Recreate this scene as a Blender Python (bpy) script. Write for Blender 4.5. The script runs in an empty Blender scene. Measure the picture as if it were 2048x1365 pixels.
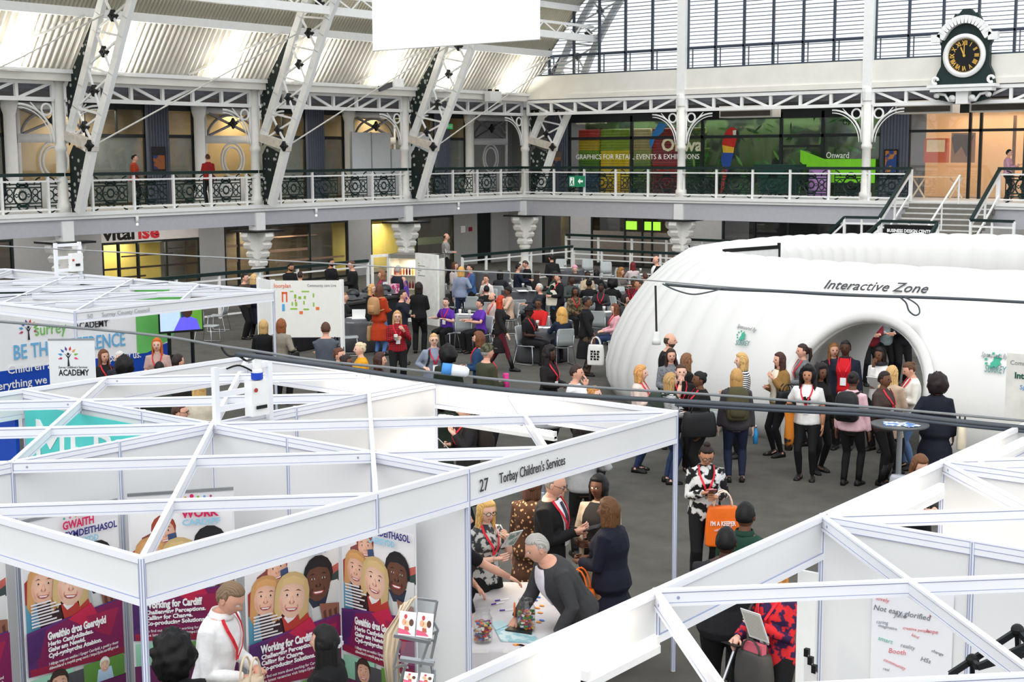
import bpy, math, random
import numpy as np
from mathutils import Vector, Matrix, noise
SC = bpy.context.scene
COL = SC.collection
random.seed(7)
# ---------------------------------------------------------------- camera
CAMZ = 4.84
F_PX, YAW, PITCH, ROLL = 2783.1, 0.67316318, 0.1326727, -0.00448278
def cam_axes():
    w = np.array([-math.sin(YAW)*math.cos(PITCH), math.cos(YAW)*math.cos(PITCH), -math.sin(PITCH)])
    r = np.array([math.cos(YAW), math.sin(YAW), 0.0]); u = np.cross(r, w)
    c, s = math.cos(ROLL), math.sin(ROLL)
    return c*r+s*u, -s*r+c*u, w
CR, CU, CW = cam_axes()
cd = bpy.data.cameras.new('camera'); cam = bpy.data.objects.new('camera', cd); COL.objects.link(cam)
m = Matrix.Identity(4)
for i in range(3):
    m[i][0], m[i][1], m[i][2] = CR[i], CU[i], -CW[i]
m[2][3] = CAMZ
cam.matrix_world = m
cd.sensor_fit = 'HORIZONTAL'; cd.sensor_width = 36; cd.lens = F_PX/2048*36; cd.clip_end = 300
SC.camera = cam
# ---------------------------------------------------------------- world, light, exposure
wd = bpy.data.worlds.new('world'); SC.world = wd; wd.use_nodes = True
bg = wd.node_tree.nodes['Background']; bg.inputs[0].default_value = (0.93, 0.97, 1.0, 1); bg.inputs[1].default_value = 1.15
SC.view_settings.view_transform = 'Standard'; SC.view_settings.look = 'None'
SC.view_settings.gamma = 1; SC.view_settings.exposure = 0.28; SC.view_settings.use_curve_mapping = False
def area(name, loc, size, power, color=(1, 1, 1), rot=(0, 0, 0), sy=None):
    l = bpy.data.lights.new(name, 'AREA'); l.energy = power; l.color = color; l.size = size
    if sy: l.shape = 'RECTANGLE'; l.size_y = sy
    o = bpy.data.objects.new(name, l); o.location = loc; o.rotation_euler = rot; COL.objects.link(o); return o
sl = bpy.data.lights.new('roof_daylight', 'SUN'); sl.energy = 1.1; sl.angle = 1.2; sl.color = (1, .98, .95)
so = bpy.data.objects.new('roof_daylight', sl); COL.objects.link(so)
so.rotation_euler = (math.radians(38), math.radians(10), math.radians(15))
# ---------------------------------------------------------------- pixel -> place (ground, plane x, plane y)
def ray(px, py): return CW + (px-1024)/F_PX*CR - (py-682.5)/F_PX*CU
def PZ(px, py, z=0.0):
    d = ray(px, py); t = (z-CAMZ)/d[2]; return np.array([0, 0, CAMZ])+t*d
def PX(px, py, x):
    d = ray(px, py); return np.array([0, 0, CAMZ])+d*(x/d[0])
def PY(px, py, y):
    d = ray(px, py); return np.array([0, 0, CAMZ])+d*(y/d[1])
def PD(px, py, depth): return np.array([0, 0, CAMZ])+ray(px, py)*depth
# ---------------------------------------------------------------- materials
def lin(c):
    if isinstance(c, str):
        c = tuple(int(c[i:i+2], 16) for i in (0, 2, 4))
    return tuple(((v/255)/12.92 if v/255 < .04045 else ((v/255+.055)/1.055)**2.4) for v in c)
MATS = {}
def mat(c, rough=.6, metal=0.0, emit=0.0, var=.10, scale=6.0, alpha=1.0, pat=None, c2=None, bump=0.0, key=None):
    k = key or (str(c), rough, metal, emit, var, scale, alpha, pat, str(c2), bump)
    if k in MATS: return MATS[k]
    mm = bpy.data.materials.new('surface'); mm.use_nodes = True
    nt = mm.node_tree; b = nt.nodes['Principled BSDF']
    col = lin(c)
    b.inputs['Roughness'].default_value = rough; b.inputs['Metallic'].default_value = metal
    b.inputs['Base Color'].default_value = (*col, 1)
    b.inputs['Specular IOR Level'].default_value = .3
    tc = nt.nodes.new('ShaderNodeTexCoord')
    def mix(fac, a, bb):
        n = nt.nodes.new('ShaderNodeMix'); n.data_type = 'RGBA'
        nt.links.new(fac, n.inputs[0]); n.inputs[6].default_value = (*a, 1); n.inputs[7].default_value = (*bb, 1)
        return n.outputs[2]
    def ramp(sock, lo, hi):
        n = nt.nodes.new('ShaderNodeMapRange'); nt.links.new(sock, n.inputs[0])
        n.inputs[1].default_value = lo; n.inputs[2].default_value = hi; return n.outputs[0]
    def wave(axis, sc, dist=0.0):
        n = nt.nodes.new('ShaderNodeTexWave'); n.bands_direction = axis; n.inputs['Scale'].default_value = sc
        n.inputs['Distortion'].default_value = dist; nt.links.new(tc.outputs['Object'], n.inputs[0]); return n.outputs['Fac']
    out = None
    if pat == 'stripes': out = mix(ramp(wave('Z', scale), .45, .55), col, lin(c2))
    elif pat == 'vstripes': out = mix(ramp(wave('X', scale), .45, .55), col, lin(c2))
    elif pat == 'hair':
        out = mix(wave('X', scale, 6.0), tuple(v*.72 for v in col), tuple(min(1, v*1.25) for v in col))
    elif pat == 'plaid':
        a = ramp(wave('Z', scale), .7, .8); d = ramp(wave('X', scale), .7, .8)
        mx = nt.nodes.new('ShaderNodeMath'); mx.operation = 'ADD'; mx.use_clamp = True
        nt.links.new(a, mx.inputs[0]); nt.links.new(d, mx.inputs[1]); out = mix(mx.outputs[0], col, lin(c2))
    elif pat in ('blotch', 'spots'):
        n = nt.nodes.new('ShaderNodeTexNoise' if pat == 'blotch' else 'ShaderNodeTexVoronoi')
        n.inputs['Scale'].default_value = scale; nt.links.new(tc.outputs['Object'], n.inputs['Vector'])
        o = n.outputs[0]
        out = mix(ramp(o, .47, .53) if pat == 'blotch' else ramp(o, .25, .32), col, lin(c2))
    elif var > 0:
        n = nt.nodes.new('ShaderNodeTexNoise'); n.inputs['Scale'].default_value = scale; n.inputs['Detail'].default_value = 4
        nt.links.new(tc.outputs['Object'], n.inputs['Vector'])
        out = mix(ramp(n.outputs[0], .3, .7), tuple(v*(1-var) for v in col), tuple(min(1, v*(1+var*.6)) for v in col))
    if out is not None: nt.links.new(out, b.inputs['Base Color'])
    if bump:
        n = nt.nodes.new('ShaderNodeTexNoise'); n.inputs['Scale'].default_value = scale*6
        nt.links.new(tc.outputs['Object'], n.inputs['Vector'])
        bp = nt.nodes.new('ShaderNodeBump'); bp.inputs['Strength'].default_value = bump; bp.inputs['Distance'].default_value = .02
        nt.links.new(n.outputs[0], bp.inputs['Height']); nt.links.new(bp.outputs[0], b.inputs['Normal'])
    if emit:
        b.inputs['Emission Color'].default_value = (*col, 1); b.inputs['Emission Strength'].default_value = emit
    if alpha < 1: b.inputs['Alpha'].default_value = alpha
    MATS[k] = mm; return mm
def glass(tint=(1, 1, 1), refl=.12, key='glass'):
    if key in MATS: return MATS[key]
    mm = bpy.data.materials.new('glass'); mm.use_nodes = True; nt = mm.node_tree
    for n in list(nt.nodes):
        if n.type != 'OUTPUT_MATERIAL': nt.nodes.remove(n)
    o = [n for n in nt.nodes][0]
    t = nt.nodes.new('ShaderNodeBsdfTransparent'); t.inputs[0].default_value = (*tint, 1)
    g = nt.nodes.new('ShaderNodeBsdfGlossy'); g.inputs['Roughness'].default_value = .04
    fr = nt.nodes.new('ShaderNodeLayerWeight'); fr.inputs[0].default_value = .3
    mx = nt.nodes.new('ShaderNodeMixShader')
    pw_ = nt.nodes.new('ShaderNodeMath'); pw_.operation = 'POWER'; pw_.inputs[1].default_value = 2.5; nt.links.new(fr.outputs['Facing'], pw_.inputs[0])
    ad = nt.nodes.new('ShaderNodeMath'); ad.operation = 'MULTIPLY_ADD'; ad.inputs[1].default_value = .5; ad.inputs[2].default_value = refl*.3
    nt.links.new(pw_.outputs[0], ad.inputs[0]); nt.links.new(ad.outputs[0], mx.inputs[0])
    nt.links.new(t.outputs[0], mx.inputs[1]); nt.links.new(g.outputs[0], mx.inputs[2]); nt.links.new(mx.outputs[0], o.inputs[0])
    MATS[key] = mm; return mm
WHITE = mat((240, 240, 238), .45, var=.03)
PANEL = mat((232, 232, 232), .5, var=.03, scale=1.2)
ALU = mat((226, 228, 236), .35, var=.04)
LINE = mat((150, 158, 190), .4, var=0)
CREAM = mat((232, 229, 220), .55, var=.05, scale=2)
GREEN = mat((22, 44, 42), .45, var=.1)
def printed():
    if 'printed' in MATS: return MATS['printed']
    mm = bpy.data.materials.new('printed_picture'); mm.use_nodes = True; nt = mm.node_tree; b = nt.nodes['Principled BSDF']
    a = nt.nodes.new('ShaderNodeVertexColor'); a.layer_name = 'ink'; nt.links.new(a.outputs[0], b.inputs['Base Color']); b.inputs['Roughness'].default_value = .5
    MATS['printed'] = mm; return mm
GREY = mat((150, 150, 156), .7, var=.06)
DARK = mat((24, 27, 30), .5, var=.1)
BLACK = mat((10, 10, 11), .5, var=0)
STEEL = mat((175, 178, 182), .3, .8, var=.05)
# ---------------------------------------------------------------- mesh builder
def _n(v):
    v = np.asarray(v, float); l = np.linalg.norm(v); return v/l if l > 1e-12 else v
class MB:
    def __init__(s): s.v = []; s.f = []; s.mi = []; s.mats = []; s.cur = 0
    def use(s, m):
        if m not in s.mats: s.mats.append(m)
        s.cur = s.mats.index(m); return s
    def add(s, vs, fs):
        o = len(s.v); s.v.extend([tuple(float(c) for c in p) for p in vs])
        for f in fs: s.f.append(tuple(i+o for i in f)); s.mi.append(s.cur)
        return s
    def box(s, c, d, rz=0.0):
        cx, cy, cz = c; a, b, h = d[0]/2, d[1]/2, d[2]/2; co, si = math.cos(rz), math.sin(rz); vs = []
        for z in (-h, h):
            for x, y in ((-a, -b), (a, -b), (a, b), (-a, b)): vs.append((cx+x*co-y*si, cy+x*si+y*co, cz+z))
        return s.add(vs, [(3, 2, 1, 0), (4, 5, 6, 7), (0, 1, 5, 4), (1, 2, 6, 5), (2, 3, 7, 6), (3, 0, 4, 7)])
    def span(s, lo, hi):
        return s.box([(lo[i]+hi[i])/2 for i in range(3)], [abs(hi[i]-lo[i]) for i in range(3)])
    def bar(s, p, q, w, h, up=(0, 0, 1)):
        p = np.array(p, float); q = np.array(q, float); d = _n(q-p); sd = np.cross(d, up)
        if np.linalg.norm(sd) < 1e-6: sd = np.cross(d, (1, 0, 0))
        sd = _n(sd)*w/2; u = _n(np.cross(sd, d))*h/2
        vs = [e+a*sd+b*u for e in (p, q) for a, b in ((-1, -1), (1, -1), (1, 1), (-1, 1))]
        return s.add(vs, [(3, 2, 1, 0), (4, 5, 6, 7), (0, 1, 5, 4), (1, 2, 6, 5), (2, 3, 7, 6), (3, 0, 4, 7)])
    def loft(s, rings, cap=True, closed=False):
        n = len(rings[0]); vs = [p for r in rings for p in r]; fs = []
        m = len(rings)
        for i in range(m if closed else m-1):
            j = (i+1) % m
            for k in range(n):
                k2 = (k+1) % n; fs.append((i*n+k, i*n+k2, j*n+k2, j*n+k))
        if cap and not closed:
            fs.append(tuple(range(n-1, -1, -1))); fs.append(tuple((m-1)*n+k for k in range(n)))
        return s.add(vs, fs)
    def tube(s, pts, r, n=8, closed=False, flat=1.0, up=None):
        P = [np.array(p, float) for p in pts]; m = len(P)
        R = r if hasattr(r, '__len__') else [r]*m
        rings = []; ref = None
        for i in range(m):
            if closed: t = _n(P[(i+1) % m]-P[i-1])
            else: t = _n(P[min(i+1, m-1)]-P[max(i-1, 0)])
            if ref is None:
                ref = np.array(up if up is not None else ((0, 0, 1) if abs(t[2]) < .9 else (0, 1, 0)), float)
            a = ref-t*(ref@t); a = _n(a); b = np.cross(t, a); ref = a
            rings.append([P[i]+R[i]*(math.cos(2*math.pi*k/n)*a*flat+math.sin(2*math.pi*k/n)*b) for k in range(n)])
        return s.loft(rings, closed=closed)
    def lathe(s, c, prof, n=16, axis=None):
        c = np.array(c, float); rings = []
        if axis is None: ex, ey, ez = np.eye(3)
        else:
            ez = _n(axis); ex = _n(np.cross(ez, (0, 0, 1) if abs(ez[2]) < .9 else (1, 0, 0))); ey = np.cross(ez, ex)
        for r, z in prof:
            rings.append([c+ez*z+max(r, 1e-4)*(math.cos(2*math.pi*k/n)*ex+math.sin(2*math.pi*k/n)*ey) for k in range(n)])
        return s.loft(rings)
    def prism(s, poly, o, ux, uy, t):
        o = np.array(o, float); ux = np.array(ux, float); uy = np.array(uy, float); nz = _n(np.cross(ux, uy))
        n = len(poly); vs = [o+ux*a+uy*b for a, b in poly]+[o+ux*a+uy*b+nz*t for a, b in poly]
        fs = [tuple(range(n-1, -1, -1)), tuple(range(n, 2*n))]+[(k, (k+1) % n, n+(k+1) % n, n+k) for k in range(n)]
        return s.add(vs, fs)
    def flat(s, poly, o, ux, uy):
        o = np.array(o, float); ux = np.array(ux, float); uy = np.array(uy, float)
        return s.add([o+ux*a+uy*b for a, b in poly], [tuple(range(len(poly)))])
    def ball(s, c, r, n=10, m=7, sc=(1, 1, 1)):
        rings = []
        for i in range(m+1):
            th = math.pi*i/m; rr = max(math.sin(th), 1e-3)
            rings.append([(c[0]+r*sc[0]*rr*math.cos(2*math.pi*k/n), c[1]+r*sc[1]*rr*math.sin(2*math.pi*k/n), c[2]-r*sc[2]*math.cos(th)) for k in range(n)])
        return s.loft(rings)
    def mesh(s, name, smooth=False):
        me = bpy.data.meshes.new(name); me.from_pydata(s.v, [], s.f)
        for mm in s.mats: me.materials.append(mm)
        if s.mats: me.polygons.foreach_set('material_index', s.mi)
        if smooth: me.polygons.foreach_set('use_smooth', [True]*len(s.f))
        me.update(); return me
    def build(s, name, m=None, parent=None, smooth=False, **kw):
        if m is not None and not s.mats: s.mats = [m]
        return obj(name, s.mesh(name, smooth), parent, **kw)
def obj(name, me, parent=None, label=None, cat=None, group=None, kind=None):
    o = bpy.data.objects.new(name, me); COL.objects.link(o)
    if parent is not None:
        o.parent = parent
        if parent.type == 'EMPTY' and parent.parent is None: o.matrix_parent_inverse = parent.matrix_basis.inverted()
    return tag(o, label, cat, group, kind)
def tag(o, label=None, cat=None, group=None, kind=None):
    for k, v in (('label', label), ('category', cat), ('group', group), ('kind', kind)):
        if v: o[k] = v
    return o
def empty(name, loc, rz=0.0, label=None, cat=None, group=None, kind=None):
    o = bpy.data.objects.new(name, None); COL.objects.link(o); o.empty_display_size = .1
    o.location = [float(c) for c in loc]; o.rotation_euler = (0, 0, rz); return tag(o, label, cat, group, kind)
def copy_tree(o, parent=None, **kw):
    c = o.copy(); COL.objects.link(c)
    if parent is not None: c.parent = parent
    for ch in list(o.children): copy_tree(ch, c)
    return tag(c, **kw)
def struct(mb, name, m=None, label=None, smooth=False): return mb.build(name, m, None, smooth, label=label, kind='structure')
def textmesh(body, size, ext=.002, align='LEFT', shear=0.0, bold=0.0, spacing=1.0):
    cu = bpy.data.curves.new('lettering', 'FONT'); cu.body = body; cu.size = size; cu.extrude = ext; cu.resolution_u = 2
    cu.align_x = align; cu.shear = shear; cu.offset = bold; cu.space_character = spacing
    o = bpy.data.objects.new('lettering', cu); me = bpy.data.meshes.new_from_object(o)
    bpy.data.objects.remove(o); bpy.data.curves.remove(cu); return me
def frame(o, ux, uy):
    ux = _n(ux); nz = _n(np.cross(ux, uy)); uy = np.cross(nz, ux); M = Matrix.Identity(4)
    for i in range(3): M[i][0], M[i][1], M[i][2], M[i][3] = ux[i], uy[i], nz[i], o[i]
    return M
def text(body, size, o, ux, uy, m, parent=None, width=None, name='lettering', **kw):
    me = textmesh(body, size, **kw); me.materials.clear(); me.materials.append(m)
    M = frame(o, ux, uy)
    if width:
        xs = [v.co.x for v in me.vertices]; w = max(xs)-min(xs)
        M = M @ Matrix.Diagonal((width/w, 1, 1, 1))
    me.transform(M)
    return obj(name, me, parent)
def remesh(mb, voxel, name, m, sm=2):
    me = mb.mesh(name); o = bpy.data.objects.new(name, me); COL.objects.link(o)
    r = o.modifiers.new('r', 'REMESH'); r.mode = 'VOXEL'; r.voxel_size = voxel; r.use_smooth_shade = True
    if sm:
        q = o.modifiers.new('s', 'SMOOTH'); q.iterations = sm; q.factor = .5
    dg = bpy.context.evaluated_depsgraph_get()
    me2 = bpy.data.meshes.new_from_object(o.evaluated_get(dg))
    bpy.data.objects.remove(o); bpy.data.meshes.remove(me)
    me2.name = name; me2.materials.clear(); me2.materials.append(m)
    me2.polygons.foreach_set('use_smooth', [True]*len(me2.polygons)); return me2
def arc(c, ux, uy, r, a0, a1, n=12, ry=None):
    c = np.array(c, float); ux = np.array(ux, float); uy = np.array(uy, float); ry = ry or r
    return [c+ux*r*math.cos(a0+(a1-a0)*i/n)+uy*ry*math.sin(a0+(a1-a0)*i/n) for i in range(n+1)]
EX, EY, EZ = np.eye(3)
PI = math.pi
# ================================================================ BUILDING
XL, YB, XG, YG = -36.8, 46.8, -40.3, 50.3          # gallery fronts, shop fronts
carpet = mat((84, 82, 77), .95, var=.22, scale=2.2, bump=.15)
b = MB(); b.use(carpet); b.box((-22, 22, -.05), (60, 64, .1)); struct(b, 'floor', label='dark grey mottled carpet of the exhibition hall')
# ---- gallery slabs
SOFF = mat((184, 184, 190), .8, var=.04)
b = MB(); b.use(WHITE)
b.span((XG, 12, 3.08), (XL+.25, 51, 3.2)); b.span((XL+.25, YB-.25, 3.08), (-19.5, 51, 3.2)); b.span((-19.5, YB+.1, 3.08), (-16.45, 51, 3.2)); b.span((-16.45, YB-.25, 3.08), (-6, 51, 3.2))
struct(b, 'floor_gallery', label='white edged gallery walkway slab running round two sides of the hall')
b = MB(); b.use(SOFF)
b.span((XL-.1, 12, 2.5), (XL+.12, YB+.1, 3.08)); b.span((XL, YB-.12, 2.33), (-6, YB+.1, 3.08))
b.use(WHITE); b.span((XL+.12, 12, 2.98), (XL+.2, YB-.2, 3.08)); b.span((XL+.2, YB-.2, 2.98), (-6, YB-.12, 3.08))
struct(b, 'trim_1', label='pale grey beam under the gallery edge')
for i, y in enumerate((25.5, 33.2, 41)):
    t = empty('downlight', (XL+.16, y+1.5, 2.9), label='small white cylinder light under the gallery edge, number %s along from the photo edge' % ('first', 'second', 'third')[i], cat='light', group='cylinder lights under the gallery')
    q = MB(); q.lathe((XL+.2, y+1.5, 2.78), [(.0, 0), (.05, .01), (.05, .2), (0, .2)], 10); q.build('housing', WHITE, t, True)
    q = MB(); q.lathe((XL+.2, y+1.5, 2.70), [(.0, 0), (.035, .01), (.035, .07), (0, .08)], 10); q.build('lens', mat((250, 250, 245), emit=1.0), t, True)
# ---- ground floor shop fronts
DG = mat((70, 72, 76), .6, var=.08)
GW = mat((168, 168, 168), .7, var=.05)
FR = mat((34, 40, 42), .4, var=.05)
warm = mat((212, 196, 110), .7, var=.25, scale=.6)
brown = mat((104, 92, 72), .7, var=.5, scale=.5)
def shopfront(name, axis, a0, a1, z0, z1, inner, mull, label, depth=2.2, bands=(), band_m=None):
    """one glazed front with the room behind it; axis 'L' runs along y, 'B' along x"""
    def pt(a, d, z): return (XG-d, a, z) if axis == 'L' else (a, YG+d, z)
    t = empty(name, pt((a0+a1)/2, 0, z0), label=label, cat='shop front')
    q = MB(); q.span(pt(a0+.02, depth, z0), pt(a1-.02, depth+.06, z1)); q.span(pt(a0+.02, .15, z1-.04), pt(a1-.02, depth, z1-.01)); q.build('room_wall', inner, t)
    q = MB()
    for a in [a0+.04]+list(mull)+[a1-.04]: q.box(pt(a, 0, (z0+z1)/2), (.1, .08, z1-z0) if axis == 'L' else (.08, .1, z1-z0))
    q.span(pt(a0, -.04, z1-.08), pt(a1, .04, z1)); q.span(pt(a0, -.04, z0), pt(a1, .04, z0+.08)); q.build('frame', FR, t)
    q = MB(); q.span(pt(a0+.05, .0, z0+.05), pt(a1-.05, .012, z1-.06)); q.build('glass_pane', glass(), t)
    if bands:
        q = MB()
        for (u, v, z, h) in bands: q.span(pt(u, -.012, z), pt(v, -.006, z+h))
        q.build('window_film', band_m, t)
    return t
sp = shopfront('glazed_shop', 'L', 28.2, 32.35, 0, 1.95, warm, (28.9, 29.7, 30.9), 'glazed ground floor shop front with yellow lit room under the white sign', bands=[(28.3, 32.3, 1.0, .07), (29, 31.2, 1.42, .05), (31, 32.2, 1.6, .04), (28.3, 30, .7, .06)], band_m=mat((60, 50, 45), .6))
q = MB(); q.use(mat((214, 208, 204), .5, var=.03)); q.span((XG-.02, 28.0, 1.96), (XG+.03, 32.5, 2.75)); sg = q.build('shop_sign', None, None, label='white sign board with big black and red lettering above the yellow lit shop', cat='sign')
text('vital', .62, (XG+.04, 28.3, 2.04), EY, EZ, BLACK, sg, width=1.3, bold=.02)
text('isé', .62, (XG+.04, 29.7, 2.04), EY, EZ, mat((200, 40, 50)), sg, width=.9, bold=.02)
shopfront('glazed_shop', 'L', 33.5, 39.9, 0, 2.28, brown, (34.2, 35, 35.6, 37.8), 'long dark ground floor shop front with frosted brown stripes on its glass', bands=[(33.6, 34.9, 1.5, .1), (33.6, 35.5, .95, .12), (35.1, 37.7, 1.2, .1), (36, 39.7, .8, .08), (35.7, 38.2, 1.75, .05)], band_m=mat((150, 120, 100), .6))
shopfront('glazed_shop', 'L', 41.2, 46.4, 0, 2.25, warm, (43.0, 44.0), 'yellow lit ground floor shop front behind the drinks fridge', bands=[(43.1, 46.2, 1.05, .3)], band_m=mat((150, 160, 130), .5, alpha=.5))
shopfront('glazed_shop', 'L', 13.5, 24.9, 0, 2.25, mat((90, 86, 78), .7, var=.4, scale=.5), (16, 19, 22), 'dark ground floor shop front at the photo edge under the gallery')
shopfront('glazed_shop', 'B', -38.3, -36.7, 0, 2.2, mat((120, 96, 76), .7, var=.4), (), 'narrow brown shop front in the hall corner')
sb = shopfront('glazed_shop', 'B', -35.6, -30.5, 0, 2.2, mat((96, 84, 70), .7, var=.5, scale=.4), (-33.8, -32.9, -32.4), 'back wall shop front with a tall frosted band and two green screens', bands=[(-35.5, -30.6, .3, 1.25)], band_m=mat((140, 130, 120), .7, alpha=.75))
for u, v in ((-33.75, -33.2), (-32.8, -32.0)):
    q = MB(); q.span((u, YG-.03, 1.64), (v, YG-.01, 2.0)); q.build('screen', mat((150, 220, 60), emit=.9), sb)
shopfront('glazed_shop', 'B', -29.0, -19.5, 0, 2.2, mat((60, 66, 70), .6, var=.4, scale=.4), (-27.5, -26, -24, -22), 'dark glazed back wall front behind the white inflatable room')
b = MB(); b.use(GW)
for u, v in ((24.9, 28.2), (32.35, 33.5), (39.9, 41.2), (46.4, 48.0), (49.0, 51)): b.span((XG-.1, u, 0), (XG+.06, v, 3.08))
b.span((XG-.1, 12, 2.25), (XG-.05, 51, 3.08)); b.use(DARK); b.span((XG-.1, 48.0, 0), (XG, 49.0, 2.3))
struct(b, 'wall_left', label='grey ground floor wall under the gallery')
b = MB(); b.use(GW)
for u, v in ((-41, -38.3), (-36.7, -35.6), (-30.5, -29.0), (-19.5, -6)): b.span((u, YG-.06, 0), (v, YG+.1, 3.08))
b.span((-41, YG+.05, 2.2), (-6, YG+.1, 3.08)); struct(b, 'wall_back', label='grey ground floor back wall under the gallery')
b = MB(); b.use(mat((245, 245, 245))); b.span((XG+.07, 46.85, 1.45), (XG+.08, 47.15, 1.75)); b.build('wall_notice', None, None, label='small white notice on the grey corner wall', cat='notice')
b = MB(); b.use(mat((150, 30, 35))); b.span((XG+.07, 47.4, 1.5), (XG+.1, 47.6, 1.68)); b.build('alarm_box', None, None, label='small red alarm box on the grey corner wall', cat='alarm')
# ---- gallery level shop fronts
PIL = mat((84, 90, 104), .5, var=.06)
LG = mat((205, 205, 205), .5, var=.05)
amber = mat((216, 190, 140), .7, var=.3, scale=.5)
cool = mat((150, 158, 158), .7, var=.35, scale=.4)
def gal_bay(i, y0, names, short=False):
    Lb = 2.9 if short else 7.5
    t = empty('gallery_shop', (XG, y0+3.5, 3.2), label=names[0], cat='shop front')
    q = MB(); q.span((XG-2.3, y0, 3.2), (XG-2.2, y0+Lb, 6.75)); q.build('room_wall', amber if i % 2 == 0 else mat((190, 170, 132), .7, var=.35, scale=.5), t)
    q = MB(); q.use(glass())
    if not short: q.span((XG, y0+2.9, 3.3), (XG+.01, y0+5.2, 6.5)); q.span((XG, y0+6.3, 3.3), (XG+.01, y0+7.3, 6.5))
    q.span((XG, y0+.45, 4.0), (XG+.01, y0+2.7, 6.4)); q.build('glass_pane', None, t)
    if not short:
        q = MB(); q.use(mat((128, 140, 140), .3, var=.2, scale=.5, alpha=.55)); q.span((XG-.03, y0+2.95, 3.3), (XG-.02, y0+5.15, 5.5)); q.span((XG-.03, y0+6.3, 3.3), (XG-.02, y0+7.3, 5.5)); q.build('tinted_glass', None, t)
        q = MB(); q.use(FR)
        for a, c in ((2.85, 5.25), (6.25, 7.35)):
            q.span((XG-.03, y0+a, 5.5), (XG+.05, y0+c, 5.62))
            for e in (a, c): q.span((XG-.03, y0+e-.04, 3.2), (XG+.05, y0+e+.04, 6.75))
        q.span((XG-.03, y0+4.1, 5.62), (XG+.04, y0+4.16, 6.5)); q.span((XG-.1, y0, 6.45), (XG+.03, y0+7.5, 6.75)); q.build('frame', None, t)
        q = MB(); q.use(PIL)
        for k in range(8): q.tube([(XG+.1, y0+5.32+k*.12, 3.2), (XG+.1, y0+5.32+k*.12, 6.75)], .07, 6)
        q.build('ribbed_pilaster', None, t)
    q = MB(); q.lathe((XG+.2, y0, 3.2), [(.26, 0), (.26, .4), (.2, .45), (.19, 3.0), (.25, 3.2), (.3, 3.5)], 12); q.build('pilaster', WHITE, t, True)
    # oval window bay
    yc = y0+1.6; q = MB(); q.use(LG); x = XG+.06
    q.span((x-.04, y0+.3, 3.2), (x+.04, y0+2.8, 4.05)); q.span((x-.04, y0+.3, 5.32), (x+.06, y0+2.8, 5.6)); q.span((x-.04, y0+.3, 6.38), (x+.04, y0+2.8, 6.6))
    for a in (.3, 2.68): q.span((x-.04, y0+a, 3.2), (x+.05, y0+a+.12, 6.6))
    for r in (.62, .47):
        q.tube(arc((x+.02, yc, 4.72), EY, EZ, r*.85, 0, 2*PI, 28, r)[:-1], .045, 6, True)
    q.build('oval_window_frame', None, t, True)
    q = MB(); q.use(mat((120, 120, 124), .5)); zc = 6.0
    for sgn in (1, -1): q.bar((x, yc-1.05, zc-.4*sgn), (x, yc+1.05, zc+.4*sgn), .07, .1, EX)
    q.tube(arc((x, yc, 5.45), EY, EZ, 1.15, .1, PI-.1, 16, .9), .05, 6); q.build('fanlight_bars', None, t)
    q = MB(); q.use(DARK); star(q, (x+.1, yc, zc+.05), EY, EZ, .2, .1); q.build('boss', None, t)
def star(q, c, ux, uy, r, t):
    pts = [(r*(1 if k % 2 == 0 else .55)*math.cos(k*PI/4), r*(1 if k % 2 == 0 else .55)*math.sin(k*PI/4)) for k in range(8)]
    q.prism(pts, np.array(c)-_n(np.cross(ux, uy))*t/2, ux, uy, t)
    q.lathe(np.array(c)+_n(np.cross(ux, uy))*t/2, [(r*.3, 0), (r*.25, .03), (0, .05)], 8, np.cross(ux, uy))
for i, (y0, nm) in enumerate(((17.4, 'gallery shop front with oval window nearest the photo edge'), (24.9, 'gallery shop front with oval window behind the first white column'), (32.4, 'gallery shop front with oval window behind the grey display screens'), (39.9, 'gallery shop front with oval window and green lit exit near the corner'))):
    gal_bay(i, y0, (nm,))
gal_bay(0, 47.35, ('oval window shop front squeezed into the gallery corner behind the corner column',), True)
for k, y in enumerate((30.6, 23.1)):
    t = empty('poster', (XG+.2, y, 4.9), label='small dark poster on the ribbed pilaster %s' % ('left of the striped glass', 'hidden by the rib foot')[k], cat='poster')
    q = MB(); q.span((XG+.18, y-.3, 4.35), (XG+.2, y+.3, 5.2)); q.build('backing', mat((40, 36, 40)), t)
    q = MB(); q.span((XG+.2, y-.24, 4.42), (XG+.203, y+.24, 4.9)); q.build('picture', mat((150, 90, 50), pat='blotch', c2=(40, 60, 110), scale=4), t)
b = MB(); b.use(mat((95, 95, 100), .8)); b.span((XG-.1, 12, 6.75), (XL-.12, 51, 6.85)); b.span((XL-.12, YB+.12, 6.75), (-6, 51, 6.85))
struct(b, 'ceiling_gallery', label='grey ceiling over the gallery walkway')
b = MB(); b.use(mat((120, 120, 128), .8)); b.span((XG-.1, 12, 6.85), (XL-.3, 51, 7.6)); struct(b, 'wall_upper_left', label='grey wall above the gallery shop fronts')
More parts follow.
